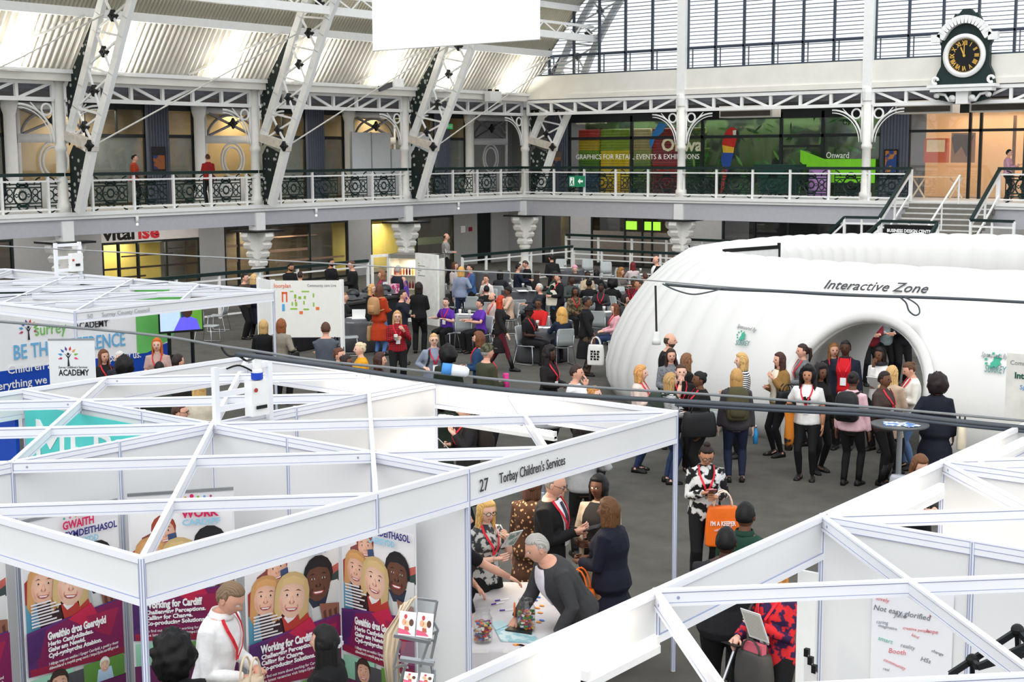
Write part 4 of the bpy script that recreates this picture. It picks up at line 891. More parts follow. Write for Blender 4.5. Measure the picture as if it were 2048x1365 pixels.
# academy roll up
def rollup_base(t, o, ux, w):
    nz = np.cross(ux, EZ); b = MB(); b.bar(o-ux*.02+EZ*.05, o+ux*(w+.02)+EZ*.05, .12, .1); b.build('cassette', STEEL, t)
    b = MB(); b.tube([o+ux*w/2+EZ*.1-nz*.03, o+ux*w/2+EZ*2.0-nz*.03], .012, 6); b.build('pole', STEEL, t)
o = PD(97, 700, 21.0); o2 = PD(189, 684, 21.0); zt = (PD(100, 677, 21.0)[2]+PD(186, 681, 21.0)[2])/2
o = np.array([o[0], o[1], 0]); ux = _n(np.array([o2[0], o2[1], 0])-o); w = np.linalg.norm(np.array([o2[0], o2[1], 0])-o)
t = empty('rollup_banner', o+ux*w/2, label='white roll up banner with coloured leaf tree logo and ACADEMY lettering', cat='banner')
q = MB(); q.bar(o+EZ*(.1+zt)/2, o+ux*w+EZ*(.1+zt)/2, .006, zt-.1); q.build('sheet', mat((228, 231, 233), .5, var=.01), t)
q = MB(); q.bar(o+EZ*zt, o+ux*w+EZ*zt, .02, .025); q.build('top_bar', STEEL, t); rollup_base(t, o, ux, w); nz = np.cross(ux, EZ)
tree_logo(o+ux*w*.42+EZ*(zt-.26)+nz*.005, ux, EZ, .27, t)
text('ACADEMY', .13, o+ux*w*.2+EZ*(zt-.55)+nz*.005, ux, EZ, mat((40, 40, 44)), t, width=w*.66, bold=.003); text("Surrey Children's Services", .05, o+ux*w*.2+EZ*(zt-.44)+nz*.005, ux, EZ, mat((60, 60, 64)), t, width=w*.62); text('Recruiting', .09, o+ux*w*.3+EZ*(zt-.78)+nz*.005, ux, EZ, mat((140, 140, 144)), t, width=w*.4)
# ---- people posters (drawn with flat colour patches)
def ell(cx, cy, rx, ry, n=14, a0=0, a1=2*PI, rot=0):
    out = []
    for k in range(n+(0 if a1-a0 > 6.2 else 1)):
        a = a0+(a1-a0)*k/n; x, y = rx*math.cos(a), ry*math.sin(a); out.append((cx+x*math.cos(rot)-y*math.sin(rot), cy+x*math.sin(rot)+y*math.cos(rot)))
    return out
def face(put, cx, cy, rx, ry, skin, hair, rot=0, lip='b84a50', dark=False, longh=0.0):
    def T(x, y): return (cx+rx*(x*math.cos(rot)-y*math.sin(rot)), cy+ry*(x*math.sin(rot)+y*math.cos(rot)))
    def E(x, y, a, b_, **k): return [T(x+p, y+q_) for p, q_ in ell(0, 0, a, b_, **k)]
    if longh: put(hair, [T(-1.22, .3), T(-1.12, .75), T(-.8, 1.12), T(-.35, 1.3), T(.1, 1.33), T(.6, 1.22), T(1.02, .9), T(1.22, .4), T(1.25, -.5-longh), T(.7, -.9-longh), T(.5, -.6), T(-.5, -.6), T(-.8, -.9-longh), T(-1.2, -.4-longh)])
    else: put(hair, E(0, .35, 1.08, 1.0))
    put(skin, E(0, -.05, .92, 1.0))
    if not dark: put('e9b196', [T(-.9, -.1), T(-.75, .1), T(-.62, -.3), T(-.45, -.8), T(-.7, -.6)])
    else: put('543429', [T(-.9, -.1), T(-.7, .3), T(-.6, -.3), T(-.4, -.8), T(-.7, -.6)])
    put('c9906f' if not dark else '3c241c', [T(-.5, -.75), T(0, -1.02), T(.5, -.75), T(.42, -1.3), T(-.42, -1.3)]) if 0 else None
    put(hair, [T(-.95, .35), T(-.7, .95), T(0, 1.12), T(.75, .95), T(.97, .3), T(.7, .62), T(0, .75), T(-.6, .65)])
    for s in (-1, 1):
        put('2a2020' if dark else '6a4630', [T(s*.2, .36), T(s*.4, .44), T(s*.66, .34), T(s*.4, .37)])
        put('e6dcd6', E(s*.38, .14, .13, .055, n=8)); put('30221c', E(s*.38, .14, .07, .06, n=8)); put('c88a74' if not dark else '4a2c22', [T(s*.24, .05), T(s*.38, .02), T(s*.54, .05), T(s*.38, .035)])
    put('2e1c18' if dark else 'd08a70', E(0, -.22, .2, .1)); put(skin, E(0, -.1, .12, .22)); put('d69a82' if not dark else '48291f', [T(-.5, -.4), T(-.4, -.3), T(-.42, -.62)]); put('d69a82' if not dark else '48291f', [T(.5, -.4), T(.4, -.3), T(.42, -.62)]); put(lip, E(0, -.52, .42, .17, a0=PI*.97, a1=2.03*PI)); put('f6f2ee', [T(-.34, -.54), T(.34, -.54), T(.22, -.62), T(-.22, -.62)])
VS = .74
def poster(o, ux, w, h, zt, label, variant, welsh, base=True, cat='banner', small=False):
    """roll-up print; u across 0..1, v from top 0 down 0..1"""
    o = np.array([o[0], o[1], 0.]); ux = _n(ux); nz = np.cross(ux, EZ)
    t = empty('rollup_banner', o+ux*w/2, label=label, cat=cat)
    q = MB(); q.bar(o+EZ*(zt-h/2), o+ux*w+EZ*(zt-h/2), .006, h); q.build('sheet', mat((236, 236, 238), .5, var=.01), t)
    q = MB(); q.bar(o+EZ*zt, o+ux*w+EZ*zt, .02, .025); q.build('top_bar', STEEL, t)
    rollup_base(t, o, ux, w)
    depth = [0.004]; ox = o+EZ*zt; IV, IF, IC_ = [], [], []; rp = random.Random(4)
    def put(c, pts):
        depth[0] += .00022; base = np.array(lin(c)); n = len(pts)
        P2 = [(min(.995, max(.005, x)), min(.99, max(.0, y*VS))) for x, y in pts]
        o0 = len(IV); cx_, cy_ = sum(p[0] for p in P2)/n, sum(p[1] for p in P2)/n; ys_ = [p[1] for p in P2]; h_ = max(ys_)-min(ys_)+1e-6; xs_ = [p[0] for p in P2]; w_ = max(xs_)-min(xs_)+1e-6
        rnd = n in (12, 14) and n == len(pts) and abs(w_-h_) < 2
        for x, y in P2:
            IV.append(tuple(float(a) for a in ox+nz*depth[0]+ux*x*w-EZ*y*h))
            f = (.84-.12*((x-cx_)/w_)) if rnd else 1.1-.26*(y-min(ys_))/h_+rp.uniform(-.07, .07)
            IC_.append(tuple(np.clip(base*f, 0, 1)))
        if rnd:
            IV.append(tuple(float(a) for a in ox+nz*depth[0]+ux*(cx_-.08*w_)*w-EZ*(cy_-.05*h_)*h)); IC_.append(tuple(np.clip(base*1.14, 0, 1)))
            for k in range(n): IF.append((o0+k, o0+(k+1) % n, o0+n))
        else: IF.append(tuple(range(o0, o0+n)))
    def R(c, x0_, y0_, x1_, y1_): put(c, [(x0_, y1_), (x1_, y1_), (x1_, y0_), (x0_, y0_)])
    def fput(c, pts): put(c, [(x, y) for x, y in pts])
    A = w/h/VS
    def F(cx, cy, s, *a, **k): # flip vertical: v grows down
        def p2(c, pts): put(c, [(x, cy-(y-cy)) for x, y in pts])
        face(p2, cx, cy, s, s*A*1.22, *a, **k)
    # backdrop of the photo
    R('f2f0f0', .02, .1, .98, .45)
    put('8a4848', [(.12, .25), (.3, .2), (.36, .4), (.1, .4)]); put('3a4a48', [(.86, .33), (1, .3), (1, .37), (.9, .36)]); put('c8655a', [(.9, .29), (1, .27), (1, .31), (.92, .33)])
    F(.33, .23, .11, 'eab69c', 'a8442e', rot=.12)
    put('3a4a70', [(.36, .24), (.44, .23), (.46, .32), (.38, .33)])
    put('a83038', [(.02, .33), (.16, .27), (.2, .46), (.02, .5)]); put('3c2228', [(.14, .4), (.5, .36), (.56, .6), (.1, .62)])
    put('5a9cb8', [(.02, .45), (.12, .44), (.16, .62), (.02, .62)])
    put('d9dad8', [(.58, .39), (.74, .37), (.98, .36), (.98, .58), (.56, .58)]); put('b9bcbc', [(.58, .42), (.66, .4), (.7, .56), (.58, .57)])
    put('2a3548', [(.64, .43), (.88, .41), (.84, .48), (.7, .49)])
    F(.2, .37, .13, 'f0bfa4', 'd9a266', rot=-.1, longh=.7)
    F(.76, .345, .15, '6a4434', '1c1a20', rot=-.05, dark=True)
    put('b83a30', [(.36, .5), (.48, .44), (.62, .47), (.7, .62), (.4, .62)]); put('f6f3f2', [(.38, .5), (.44, .46), (.56, .48), (.48, .52), (.42, .535)])
    F(.47, .40, .15, 'f2c6ae', 'dcbd84', rot=-.15, longh=.25)
    put('8a5a48', [(.76, .47), (.98, .49), (.98, .57), (.9, .56), (.86, .6), (.84, .55), (.8, .58), (.78, .52)])
    for k in range(3): put('5a3528', [(.8+k*.06, .52), (.83+k*.06, .51), (.84+k*.06, .585), (.815+k*.06, .585)])
    for k in range(8): R('e8e4e6', .06, .452+k*.017, .06+.2+.12*((k*37) % 5)/5, .461+k*.017)
    # purple field
    put('5a2a6a', [(.0, .6), (.3, .58), (.98, .55), (.99, .86), (.0, .84)]); put('7a1850', [(.1, .62), (.4, .585), (.99, .56), (.99, .87), (.1, .83)])
    put('c02048', [(.42, .585), (.66, .53), (.72, .6), (.6, .66)]); put('9a1c48', [(.6, .6), (.95, .6), (.85, .75), (.7, .7)]); put('4a2460', [(.0, .62), (.2, .6), (.12, .75), (.0, .78)]); put('8c1c3c', [(.02, .84), (.02, .8), (.99, .835), (.99, .88)])
    R('5a1c4a', .0, .99, 1, 1.4); R('8fc4a8', .02, .86, .45, .99); R('4a4a4e', .18, .885, .55, .99); F(.3, .93, .09, 'd8a890', '3a2a22'); R('5a8a3c', .55, .87, .98, .99); put('a9c6dc', [(.7, .92), (.84, .92), (.86, .99), (.68, .99)]); F(.77, .905, .05, 'dcb8a0', 'e8e6e0')
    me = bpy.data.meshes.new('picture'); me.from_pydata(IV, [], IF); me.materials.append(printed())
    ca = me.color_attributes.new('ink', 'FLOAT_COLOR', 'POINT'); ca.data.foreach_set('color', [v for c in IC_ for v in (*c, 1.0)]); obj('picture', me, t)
    wt = mat((246, 246, 246), .5, var=0)
    def tx(s, u, v, size, m, wd=None, bold=.002): return text(s, size, ox+ux*u*w-EZ*v*VS*h+nz*.036, ux, EZ, m, t, width=wd, ext=.0006, bold=bold)
    pink, navy, aqua = mat((214, 40, 96)), mat((58, 52, 130)), mat((150, 205, 232))
    if welsh:
        tx('GWAITH', .4, .09, .09, pink, w*.32, .003); tx('CYMDEITHASOL', .4, .142, .078, navy, w*.56, .002); tx('CAERDYDD', .4, .188, .068, aqua, w*.36)
        tx('Gweithio dros Gaerdydd', .2, .665, .085, wt, w*.6, .004)
        for k, s in enumerate(('Herio Canfyddiadau.', 'Galw am Newid.', 'Cyd-gynhyrchu Atebion.')): tx(s, .2, .7+k*.032, .05, wt)
        for k, s in enumerate(('I ddysgu mwy am weithio i Gyngor Caerdydd, a gweld y rhestr', 'ddiweddaraf o swyddi gwag ewch i https://jobs.cardiff.gov.uk')): tx(s, .2, .805+k*.024, .034, wt, w*.72, 0)
    else:
        tx('SOCIAL', .5, .09, .09, navy, w*.36, .003); tx('WORK', .5, .145, .095, pink, w*.36, .004); tx('CARDIFF', .5, .19, .07, aqua, w*.36)
        tx('Working for Cardiff', .12, .655, .085, wt, w*.55, .004)
        for k, s in enumerate(('Challenging Perceptions.', 'Calling for Change.', 'Co-producing Solutions.')): tx(s, .12, .69+k*.032, .05, wt)
        for k, s in enumerate(('To find out more about working for Cardiff Council and', 'the latest vacancies visit https://jobs.cardiff.gov.uk')): tx(s, .12, .795+k*.024, .034, wt, w*.78, 0)
    q = MB()
    for k, c in enumerate(('5ab0a0', 'd87a9a', 'e0b04a', 'd62860', '7ab84a', '6aa0d0', 'b8486a')):
        q.use(mat(c)); q.flat(ell(.6+.06*(k-3), .03-.006*(k == 3), .012 if k != 3 else .02, (.012 if k != 3 else .02)*A), ox+nz*.035, ux*w, -EZ*h*VS)
    q.build('emblem', None, t); return t
xa = MX[3]+.2
a = PX(40, 1110, xa); c = PX(236, 1050, xa)
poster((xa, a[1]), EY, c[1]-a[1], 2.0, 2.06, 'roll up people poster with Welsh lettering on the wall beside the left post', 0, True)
poster((xa, a[1]-.98), EY, .85, 2.0, 2.06, 'people poster cut off by the left photo edge', 0, False)
a = PX(258, 1080, xa); a = np.array([a[0], a[1], 0])
dv = ray(470, 1080); dv = dv[:2]/dv[1]
best = None
for yy in np.linspace(6.9, 7.78, 200):
    c = np.array([dv[0]*yy, yy, 0]); L = np.linalg.norm(c-a)
    if best is None or abs(L-.86) < best[0]: best = (abs(L-.86), c)
poster(a, best[1]-a, np.linalg.norm(best[1]-a), 2.0, 2.08, 'people poster behind the man in the white shirt with English lettering', 0, False)
yb = my(3)-.22
c = PY(676, 1080, yb); c[2] = 0; dv = ray(487, 1080); dv = dv[:2]/dv[1]; best = None
for yy in np.linspace(6.3, 7.7, 300):
    p = np.array([dv[0]*yy, yy, 0]); L = np.linalg.norm(c-p)
    if best is None or abs(L-.86) < best[0]: best = (abs(L-.86), p)
poster(best[1], c-best[1], .86, 2.0, 2.0, 'people poster behind the black haired woman with English lettering', 0, False)
a = PY(684, 1080, yb+.05); c = PY(832, 1080, yb+.05)
poster((a[0], yb+.05), EX, c[0]-a[0], 2.0, 2.1, 'Welsh people poster on the wall behind the leaflet rack', 0, True)
# ---- leaflet rack
t = empty('leaflet_rack', PD(832, 1365, 8.6)*np.array([1, 1, 0]), label='folding silver leaflet rack with sloping glass shelves in front of the poster', cat='rack')
dk = 8.35
def K(px, py, d=dk): return PD(px, py, d)
b = MB()
for a, c in (((835, 1198), (874, 1203)), ((874, 1203), (862, 1270)), ((862, 1270), (877, 1262)), ((862, 1270), (840, 1335)), ((874, 1263), (862, 1318)), ((788, 1335), (800, 1282)), ((795, 1272), (868, 1282)), ((800, 1318), (870, 1325)), ((862, 1325), (868, 1365)), ((812, 1330), (800, 1365)), ((788, 1337), (812, 1330)), ((877, 1262), (862, 1235))): b.bar(K(*a), K(*c), .012, .014)
b.build('rack_frame', STEEL, t)
b = MB(); b.use(glass((.9, .93, .94), .25, 'smoke'))
for P4 in (((790, 1272), (862, 1285), (874, 1205), (812, 1198)), ((802, 1320), (860, 1330), (868, 1285), (800, 1284)), ((795, 1365), (868, 1365), (870, 1330), (805, 1326))): b.add([K(*p) for p in P4], [(0, 1, 2, 3)])
b.build('shelf', None, t)
b = MB(); b.bar(K(788, 1270), K(862, 1284), .05, .02); b.bar(K(800, 1318), K(868, 1328), .05, .02); b.build('shelf_lip', STEEL, t)
b = MB()
for a in ((790, 1340), (868, 1340)): p = K(*a); b.bar((p[0], p[1], 0), p, .015, .015, EX)
b.build('leg', STEEL, t)
def leaflet(px0, py0, px1, py1, d, label, group):
    o = PD(px0, py1, d); e = PD(px1, py1+4, d); tp = PD(px0+4, py0, d+.06)
    ux = e-o; uy = tp-o; nz = _n(np.cross(ux, uy)); q = MB(); q.use(mat((240, 238, 238)))
    q.prism([(0, 0), (1, 0), (1, 1), (0, 1)], o-nz*.004, ux, uy, .006)
    for c, pts in (('d85a7a', [(0, .05), (.8, .05), (.55, .2), (0, .28)]), ('e2a486', ell(.3, .55, .14, .14)), ('e8c09c', ell(.5, .5, .14, .14)), ('5a3a30', ell(.75, .55, .14, .15)), ('b85a48', [(.35, .38), (.6, .36), (.65, .2), (.35, .22)]), ('c04048', ell(.38, .78, .1, .1))):
        q.use(mat(c)); q.flat(pts, o+nz*.004, ux, uy)
    return q.build('leaflet', None, None, label=label, cat='leaflet', group=group)
leaflet(796, 1222, 829, 1270, 8.28, 'white people leaflet on the top shelf of the rack, left one', 'leaflets on the silver rack')
leaflet(832, 1225, 864, 1274, 8.28, 'white people leaflet on the top shelf of the rack, right one', 'leaflets on the silver rack')
leaflet(806, 1344, 832, 1366, 8.2, 'white people leaflet on the lowest shelf of the rack, left one', 'leaflets on the silver rack')
leaflet(838, 1346, 864, 1368, 8.2, 'white people leaflet on the lowest shelf of the rack, right one', 'leaflets on the silver rack')
def drape(name, pts, m, label, cat, th=.03):
    """hanging cloth between a left and a right edge line given as pixel pairs with depth"""
    L = [PD(a, b_, d) for a, b_, _, _, d in pts]; Rr = [PD(c, e, d) for _, _, c, e, d in pts]; n = 8; rings = []
    for i, (a, c) in enumerate(zip(L, Rr)):
        nz = _n(np.cross(c-a, EZ)); f = [a+(c-a)*k/n+nz*(.02*math.sin(k*2.3+i)) for k in range(n+1)]; rings.append([p-nz*th/2 for p in f]+[p+nz*th/2 for p in f[::-1]])
    q = MB(); q.loft(rings); return q.build(name, m, None, True, label=label, cat=cat)
drape('canvas_bag', [(800, 1212, 834, 1192, 8.6), (794, 1230, 812, 1225, 8.55), (768, 1268, 800, 1270, 8.5), (766, 1310, 796, 1300, 8.5), (772, 1365, 800, 1365, 8.5)], mat((216, 196, 168), .9, var=.1), 'beige canvas bag draped over the leaflet rack', 'bag')
# ================================================================ INFLATABLE ROOM
IC = np.array([-8.2, 28.0])
def sup(th, a, b_, n=2.5):
    c, s = math.cos(th), math.sin(th); return np.array([a*math.copysign(abs(c)**(2/n), c), b_*math.copysign(abs(s)**(2/n), s)])
prof = [(0, 0), (-.06, .25), (-.08, .6), (.05, 1.1), (.32, 1.65), (.72, 2.2), (1.15, 2.6), (1.6, 2.85), (2.0, 2.92), (2.3, 2.84), (2.5, 2.6), (2.58, 2.2), (2.58, 1.2), (2.5, 0)]
NS = 76; PER = 6; N = NS*PER
b = MB(); rings = []
for i in range(N):
    th = 2*PI*i/N; ph = (i % PER)/PER; sc = .05*abs(math.sin(PI*ph))**.5
    o = sup(th, 9.2, 7.1); e = sup(th+1e-3, 9.2, 7.1)-sup(th-1e-3, 9.2, 7.1); tn = e/np.linalg.norm(e); nin = np.array([-tn[1], tn[0]])
    r = []
    for j, (d, z) in enumerate(prof):
        sg = -1 if j < 9 else 1
        dd = d+sg*sc*(1 if 0 < j < len(prof)-1 else 0); p = IC+o+nin*dd; r.append((p[0], p[1], max(z+(sc*.6 if 6 < j < 11 else 0), 0)))
    rings.append(r[::-1])
b.loft(rings, closed=True)
INF = mat((221, 220, 217), .5, var=.02, scale=2)
import bmesh
me = b.mesh('inflatable_wall', True)
bm_ = bmesh.new(); bm_.from_mesh(me); bmesh.ops.recalc_face_normals(bm_, faces=bm_.faces); bm_.to_mesh(me); bm_.free(); me.materials.append(INF)
dm = obj('inflatable_wall', me)
# arch cut
AX, AR, AS = -9.52, 1.12, .95
cut = MB(); poly = [(AR, -.3)]+[(AR*math.cos(k*PI/24), AS+AR*math.sin(k*PI/24)) for k in range(25)]+[(-AR, -.3)]
cut.prism(poly, (AX, 19.5, 0), EX, EZ, -5.0); cme = cut.mesh('cutter')
bm_ = bmesh.new(); bm_.from_mesh(cme); bmesh.ops.recalc_face_normals(bm_, faces=bm_.faces); bm_.to_mesh(cme); bm_.free()
co = obj('cutter', cme); bo = dm.modifiers.new('b', 'BOOLEAN'); bo.object = co; bo.operation = 'DIFFERENCE'; bo.solver = 'EXACT'
me2 = bpy.data.meshes.new_from_object(dm.evaluated_get(bpy.context.evaluated_depsgraph_get())); dm.modifiers.clear(); dm.data = me2; bpy.data.objects.remove(co)
t = empty('inflatable_room', (-8.2, 28, 0), label='large white inflatable room with an arched doorway lettered Interactive Zone', cat='inflatable room')
dm.parent = t; dm.matrix_parent_inverse = t.matrix_basis.inverted()
me2.materials.clear(); me2.materials.append(INF); me2.polygons.foreach_set('use_smooth', [True]*len(me2.polygons))
q = MB(); A2 = [(AR, 0)]+[(AR*math.cos(k*PI/24), AS+AR*math.sin(k*PI/24)) for k in range(25)]+[(-AR, 0)]
rings = []
for y, off in ((20.86, .2), (20.80, .1), (20.86, 0.02), (21.1, -.005), (23.5, -.005), (23.55, .08)):
    rr = []
    for x, z in A2:
        s = (AR+off)/AR; yy = y+max(0, (z-1.1))*.62 if y < 21.5 else y
        rr.append((AX+x*s, yy, max(0, AS+(z-AS)*s if z > AS else z)))
    rings.append(rr)
vs = [p for r in rings for p in r]; n = len(A2); fs = [(i*n+k, i*n+k+1, (i+1)*n+k+1, (i+1)*n+k) for i in range(len(rings)-1) for k in range(n-1)]
q.use(INF).add(vs, fs); q.build('arch_tunnel', None, t, True)
def dome_pt(px, py, off=.03):
    """where the sight line through a pixel meets the front face of the inflatable"""
    d = ray(px, py); best = None
    for s in np.linspace(18, 30, 1200):
        p = np.array([0, 0, CAMZ])+d*s; x, y = abs(p[0]-IC[0])/9.2, None
        if x >= 1 or p[2] < 0 or p[2] > 2.9: continue
        yo = IC[1]-7.1*(1-x**2.5)**.4
        zs = [z for _, z in prof[:9]]; dz = np.interp(p[2], zs, [a for a, _ in prof[:9]])
        if p[1] >= yo+dz: return p-d/np.linalg.norm(d)*off*2
    return np.array([0, 0, CAMZ])+d*24
def dome_text(s, a, c, size, m, h=1.0, **k):
    p = dome_pt(*a, .044); q_ = dome_pt(*c, .044); u = dome_pt(a[0], a[1]-14, .044)
    uy = u-p; return text(s, size, p, q_-p, uy, m, t, width=np.linalg.norm(q_-p), ext=.003, **k)
dome_text('Interactive Zone', (1645, 577), (1850, 586), .33, mat((60, 60, 66)), shear=.1)
for (a, c, w_) in (((1470, 690), (1497, 692), 'SURREY'), ((1968, 744), (2010, 748), 'SURREY')):
    dome_text(w_, a, c, .13 if a[0] < 1600 else .17, mat((90, 140, 140)))
    cpx, cpy, s = (1484, 672, 12) if a[0] < 1600 else (1990, 722, 16)
    p = dome_pt(cpx, cpy, .034); r = _n(dome_pt(cpx+8, cpy, .034)-p); u = _n(dome_pt(cpx, cpy-8, .034)-p); k = s*24/F_PX
    q = MB(); q.use(mat((60, 160, 130))); q.flat([(x*k, y*k) for x, y in ((-.5, -1), (-.1, -.7), (.1, -1), (.3, -.6), (.7, -.5), (.5, -.1), (.8, .3), (.5, .5), (.6, 1), (.2, .7), (-.1, .5), (-.2, 0), (-.5, -.3))], p, r, u)
    for a_ in np.linspace(PI*.55, PI*1.3, 5): q.flat([(x*k*.15+1.0*k*math.cos(a_), y*k*.15+1.0*k*math.sin(a_)) for x, y in ((-1, -1), (1, -1), (1, 1), (-1, 1))], p, r, u)
    q.build('leaf_logo', None, t)
dome_text('Sponsored By', (1473, 655), (1510, 664), .11, mat((150, 150, 154)))
dome_text('Sponsored By', (1962, 713), (2014, 718), .12, mat((150, 150, 154)))
# projection screen inside
t = empty('projection_screen', PZ(1505, 525, 2.6), label='grey projection screen with black border inside the inflatable room', cat='screen')
a, c, e, f = PZ(1449, 502, 2.95), PZ(1558, 494, 3.0), None, None
q = MB(); q.bar(a-EZ*.6, c-EZ*.6, .03, 1.2); q.build('cloth', mat((214, 214, 212)), t)
q = MB(); q.bar(a, c, .05, .07); q.bar(a-EZ*.6, a+EZ*.03, .06, .06, EX); q.bar(c-EZ*.6, c+EZ*.08, .05, .05, EX); q.build('border', BLACK, t)
q = MB()
for p in (a, c): q.bar((p[0], p[1], 0), p-EZ*1.0, .04, .04, EX)
q.build('leg', BLACK, t)
# programme board right of the arch
yb2 = 19.6; a = PY(2014, 706, yb2)
t = empty('programme_board', (a[0]+.5, yb2, 0), label='pale printed programme board at the right edge in front of the inflatable room', cat='board')
q = MB(); q.span((a[0], yb2, .1), (a[0]+1.3, yb2+.03, a[2])); q.build('board', mat((228, 226, 218)), t); q = MB(); q.box((a[0]+.65, yb2+.015, .05), (1.2, .4, .1)); q.build('base', STEEL, t)
yy = yb2-.004
text('Community Care', .09, (a[0]+.05, yy, a[2]-.16), EX, EZ, mat((150, 150, 150)), t); text('Interactive Zone', .12, (a[0]+.12, yy, a[2]-.35), EX, EZ, mat((30, 90, 70)), t, bold=.004); text('Sponsored', .09, (a[0]+.2, yy, a[2]-.5), EX, EZ, mat((100, 150, 200)), t)
q = MB(); q.use(mat((150, 150, 148)))
for k in range(7): q.span((a[0]+.08, yy, a[2]-1.05-k*.09), (a[0]+.35+.4*((k*5) % 3)/3, yy+.003, a[2]-1.04-k*.09))
q.build('print_lines', None, t)
# ================================================================ FLOOR PLAN BOARD
a, c = PD(545, 557, 30.0), PD(683, 566, 30.0); a2 = PD(517, 555, 30.6); zt = (a[2]+c[2])/2
t = empty('floorplan_board', (a+c)/2*np.array([1, 1, 0]), label='white floor plan board with orange and green stand blocks near the tables', cat='board')
A_ = np.array([a[0], a[1], 0]); C_ = np.array([c[0], c[1], 0]); A2_ = np.array([a2[0], a2[1], 0]); ux = _n(C_-A_); nz = np.cross(ux, EZ); w = np.linalg.norm(C_-A_)
q = MB(); q.bar(A_+EZ*(zt+.95)/2, C_+EZ*(zt+.95)/2, .03, zt-.95); q.build('board', mat((234, 232, 226), .6, var=.02), t)
q = MB(); q.bar(A2_+EZ*zt/2, A_+EZ*zt/2, .03, zt); q.build('side_panel', WHITE, t)
for p in (A_, C_, A2_): 
    q = MB(); q.bar(p, p+EZ*(zt+.02), .07, .07, EX); q.build('post', WHITE, t)
o = A_+nz*.02
def fb(c_, u0, v0, u1, v1): 
    q.use(mat(c_)); q.flat([(u0*w, zt-v1*1.1), (u1*w, zt-v1*1.1), (u1*w, zt-v0*1.1), (u0*w, zt-v0*1.1)], o, ux, EZ)
q = MB()
fb('e8642c', .13, .22, .21, .26); fb('e8642c', .13, .22, .15, .42); fb('e8642c', .19, .22, .21, .42); fb('5aa8dc', .13, .46, .17, .6)
for u, v, du, dv_ in ((.25, .2, .05, .02), (.42, .2, .11, .025), (.31, .27, .03, .08), (.37, .31, .04, .05), (.45, .3, .03, .06), (.27, .42, .02, .07), (.32, .42, .03, .08), (.44, .4, .02, .07), (.25, .54, .1, .03), (.44, .55, .08, .03), (.58, .25, .02, .08), (.58, .43, .02, .08)): fb('8fbf3a', u, v, u+du, v+dv_)
fb('d85a5a', .32, .37, .335, .41); fb('e87a3c', .38, .6, .43, .66); fb('e87a3c', .62, .52, .67, .58); q.build('plan_print', None, t)
o = A_+nz*.022
text('Floorplan', .13, o+EZ*(zt-.15)-ux*.02, ux, EZ, mat((235, 120, 70)), t, width=w*.27); text('Community care Live', .08, o+EZ*(zt-.13)+ux*w*.5, ux, EZ, mat((140, 140, 150)), t, width=w*.42)
# ================================================================ TABLES AND CHAIRS
GREYCL = mat((92, 92, 96), .9, var=.12, scale=5); CHS = mat((178, 184, 184), .45, var=.03); CHROME = mat((190, 192, 195), .2, .9, var=0)
def round_table(px, py, label, r=.62, m=GREYCL):
    c = PZ(px, py-5, .75); x, y = c[0], c[1]
    t = empty('round_table', (x, y, 0), label=label, cat='table', group='round cafe tables')
    q = MB(); q.lathe((x, y, 0), [(r-.04, .70), (r, .72), (r, .745), (r-.02, .75), (0, .75)], 26); q.build('table_top', mat((150, 150, 152), .5, var=.05), t, True)
    q = MB(); rings = []
    for z, f in ((.02, 1.06), (.35, 1.02), (.68, 1.0), (.74, 1.005), (.753, .97)):
        rings.append([(x+r*(f+.05*(1-z)*math.sin(k*PI/3.5))*math.cos(k*2*PI/42), y+r*(f+.05*(1-z)*math.sin(k*PI/3.5))*math.sin(k*2*PI/42), z) for k in range(42)])
    q.loft(rings); q.build('tablecloth', m, t, True); return t
TABS = [(725, 645, 'grey clothed table right of the floor plan board'), (930, 637, 'grey clothed table of the two women in purple'), (1083, 663, 'grey clothed table of the man in red and the man in a black hat'), (1218, 632, 'grey clothed table beside the woman in the pink jumper'), (1040, 584, 'grey clothed table of the woman in a headscarf'), (985, 548, 'large dark clothed table in the middle of the cafe'), (1135, 543, 'grey clothed table at the back near the pink beanie'), (1290, 557, 'grey clothed table at the back right by the suited man'), (1168, 583, 'grey clothed table in the thick of the seated crowd'), (905, 588, 'grey clothed table under the standing blonde woman'), (1258, 592, 'grey clothed table next to the man in the blue jumper')]
for px, py, l in TABS: round_table(px, py, l)
CH = None
def make_chair():
    t = empty('stacking_chair', (0, 0, 0), cat='chair', group='grey cafe chairs')
    q = MB(); S = []
    for y, z, w, c in ((.24, .445, .2, .012), (.2, .46, .22, .015), (0, .45, .225, .02), (-.18, .455, .22, .02)):
        S.append([(w*u, y, z+c*abs(u)**2-c) for u in np.linspace(-1, 1, 7)]+[(w*u, y, z-.018+c*abs(u)**2-c) for u in np.linspace(1, -1, 7)])
    q.loft(S); q.build('seat', CHS, t, True)
    q = MB(); S = []
    for y, z, w, c in ((-.2, .47, .2, .0), (-.235, .6, .215, .03), (-.26, .75, .215, .035), (-.29, .86, .2, .035), (-.30, .885, .17, .03)):
        S.append([(w*u, y+c*u*u, z) for u in np.linspace(-1, 1, 7)]+[(w*u, y-.016+c*u*u, z) for u in np.linspace(1, -1, 7)])
    q.loft(S); q.build('backrest', CHS, t, True)
    for s in (-1, 1):
        q = MB(); q.tube([(s*.21, .2, .44), (s*.235, .24, .03), (s*.235, .2, .012), (s*.235, -.24, .012), (s*.235, -.28, .03), (s*.2, -.2, .45), (s*.2, -.26, .72)], .011, 6); q.build('leg_frame', CHROME, t, True)
    q = MB(); q.tube([(-.21, .15, .43), (.21, .15, .43)], .01, 6); q.tube([(-.21, -.15, .43), (.21, -.15, .43)], .01, 6); q.build('cross_bar', CHROME, t, True)
    return t
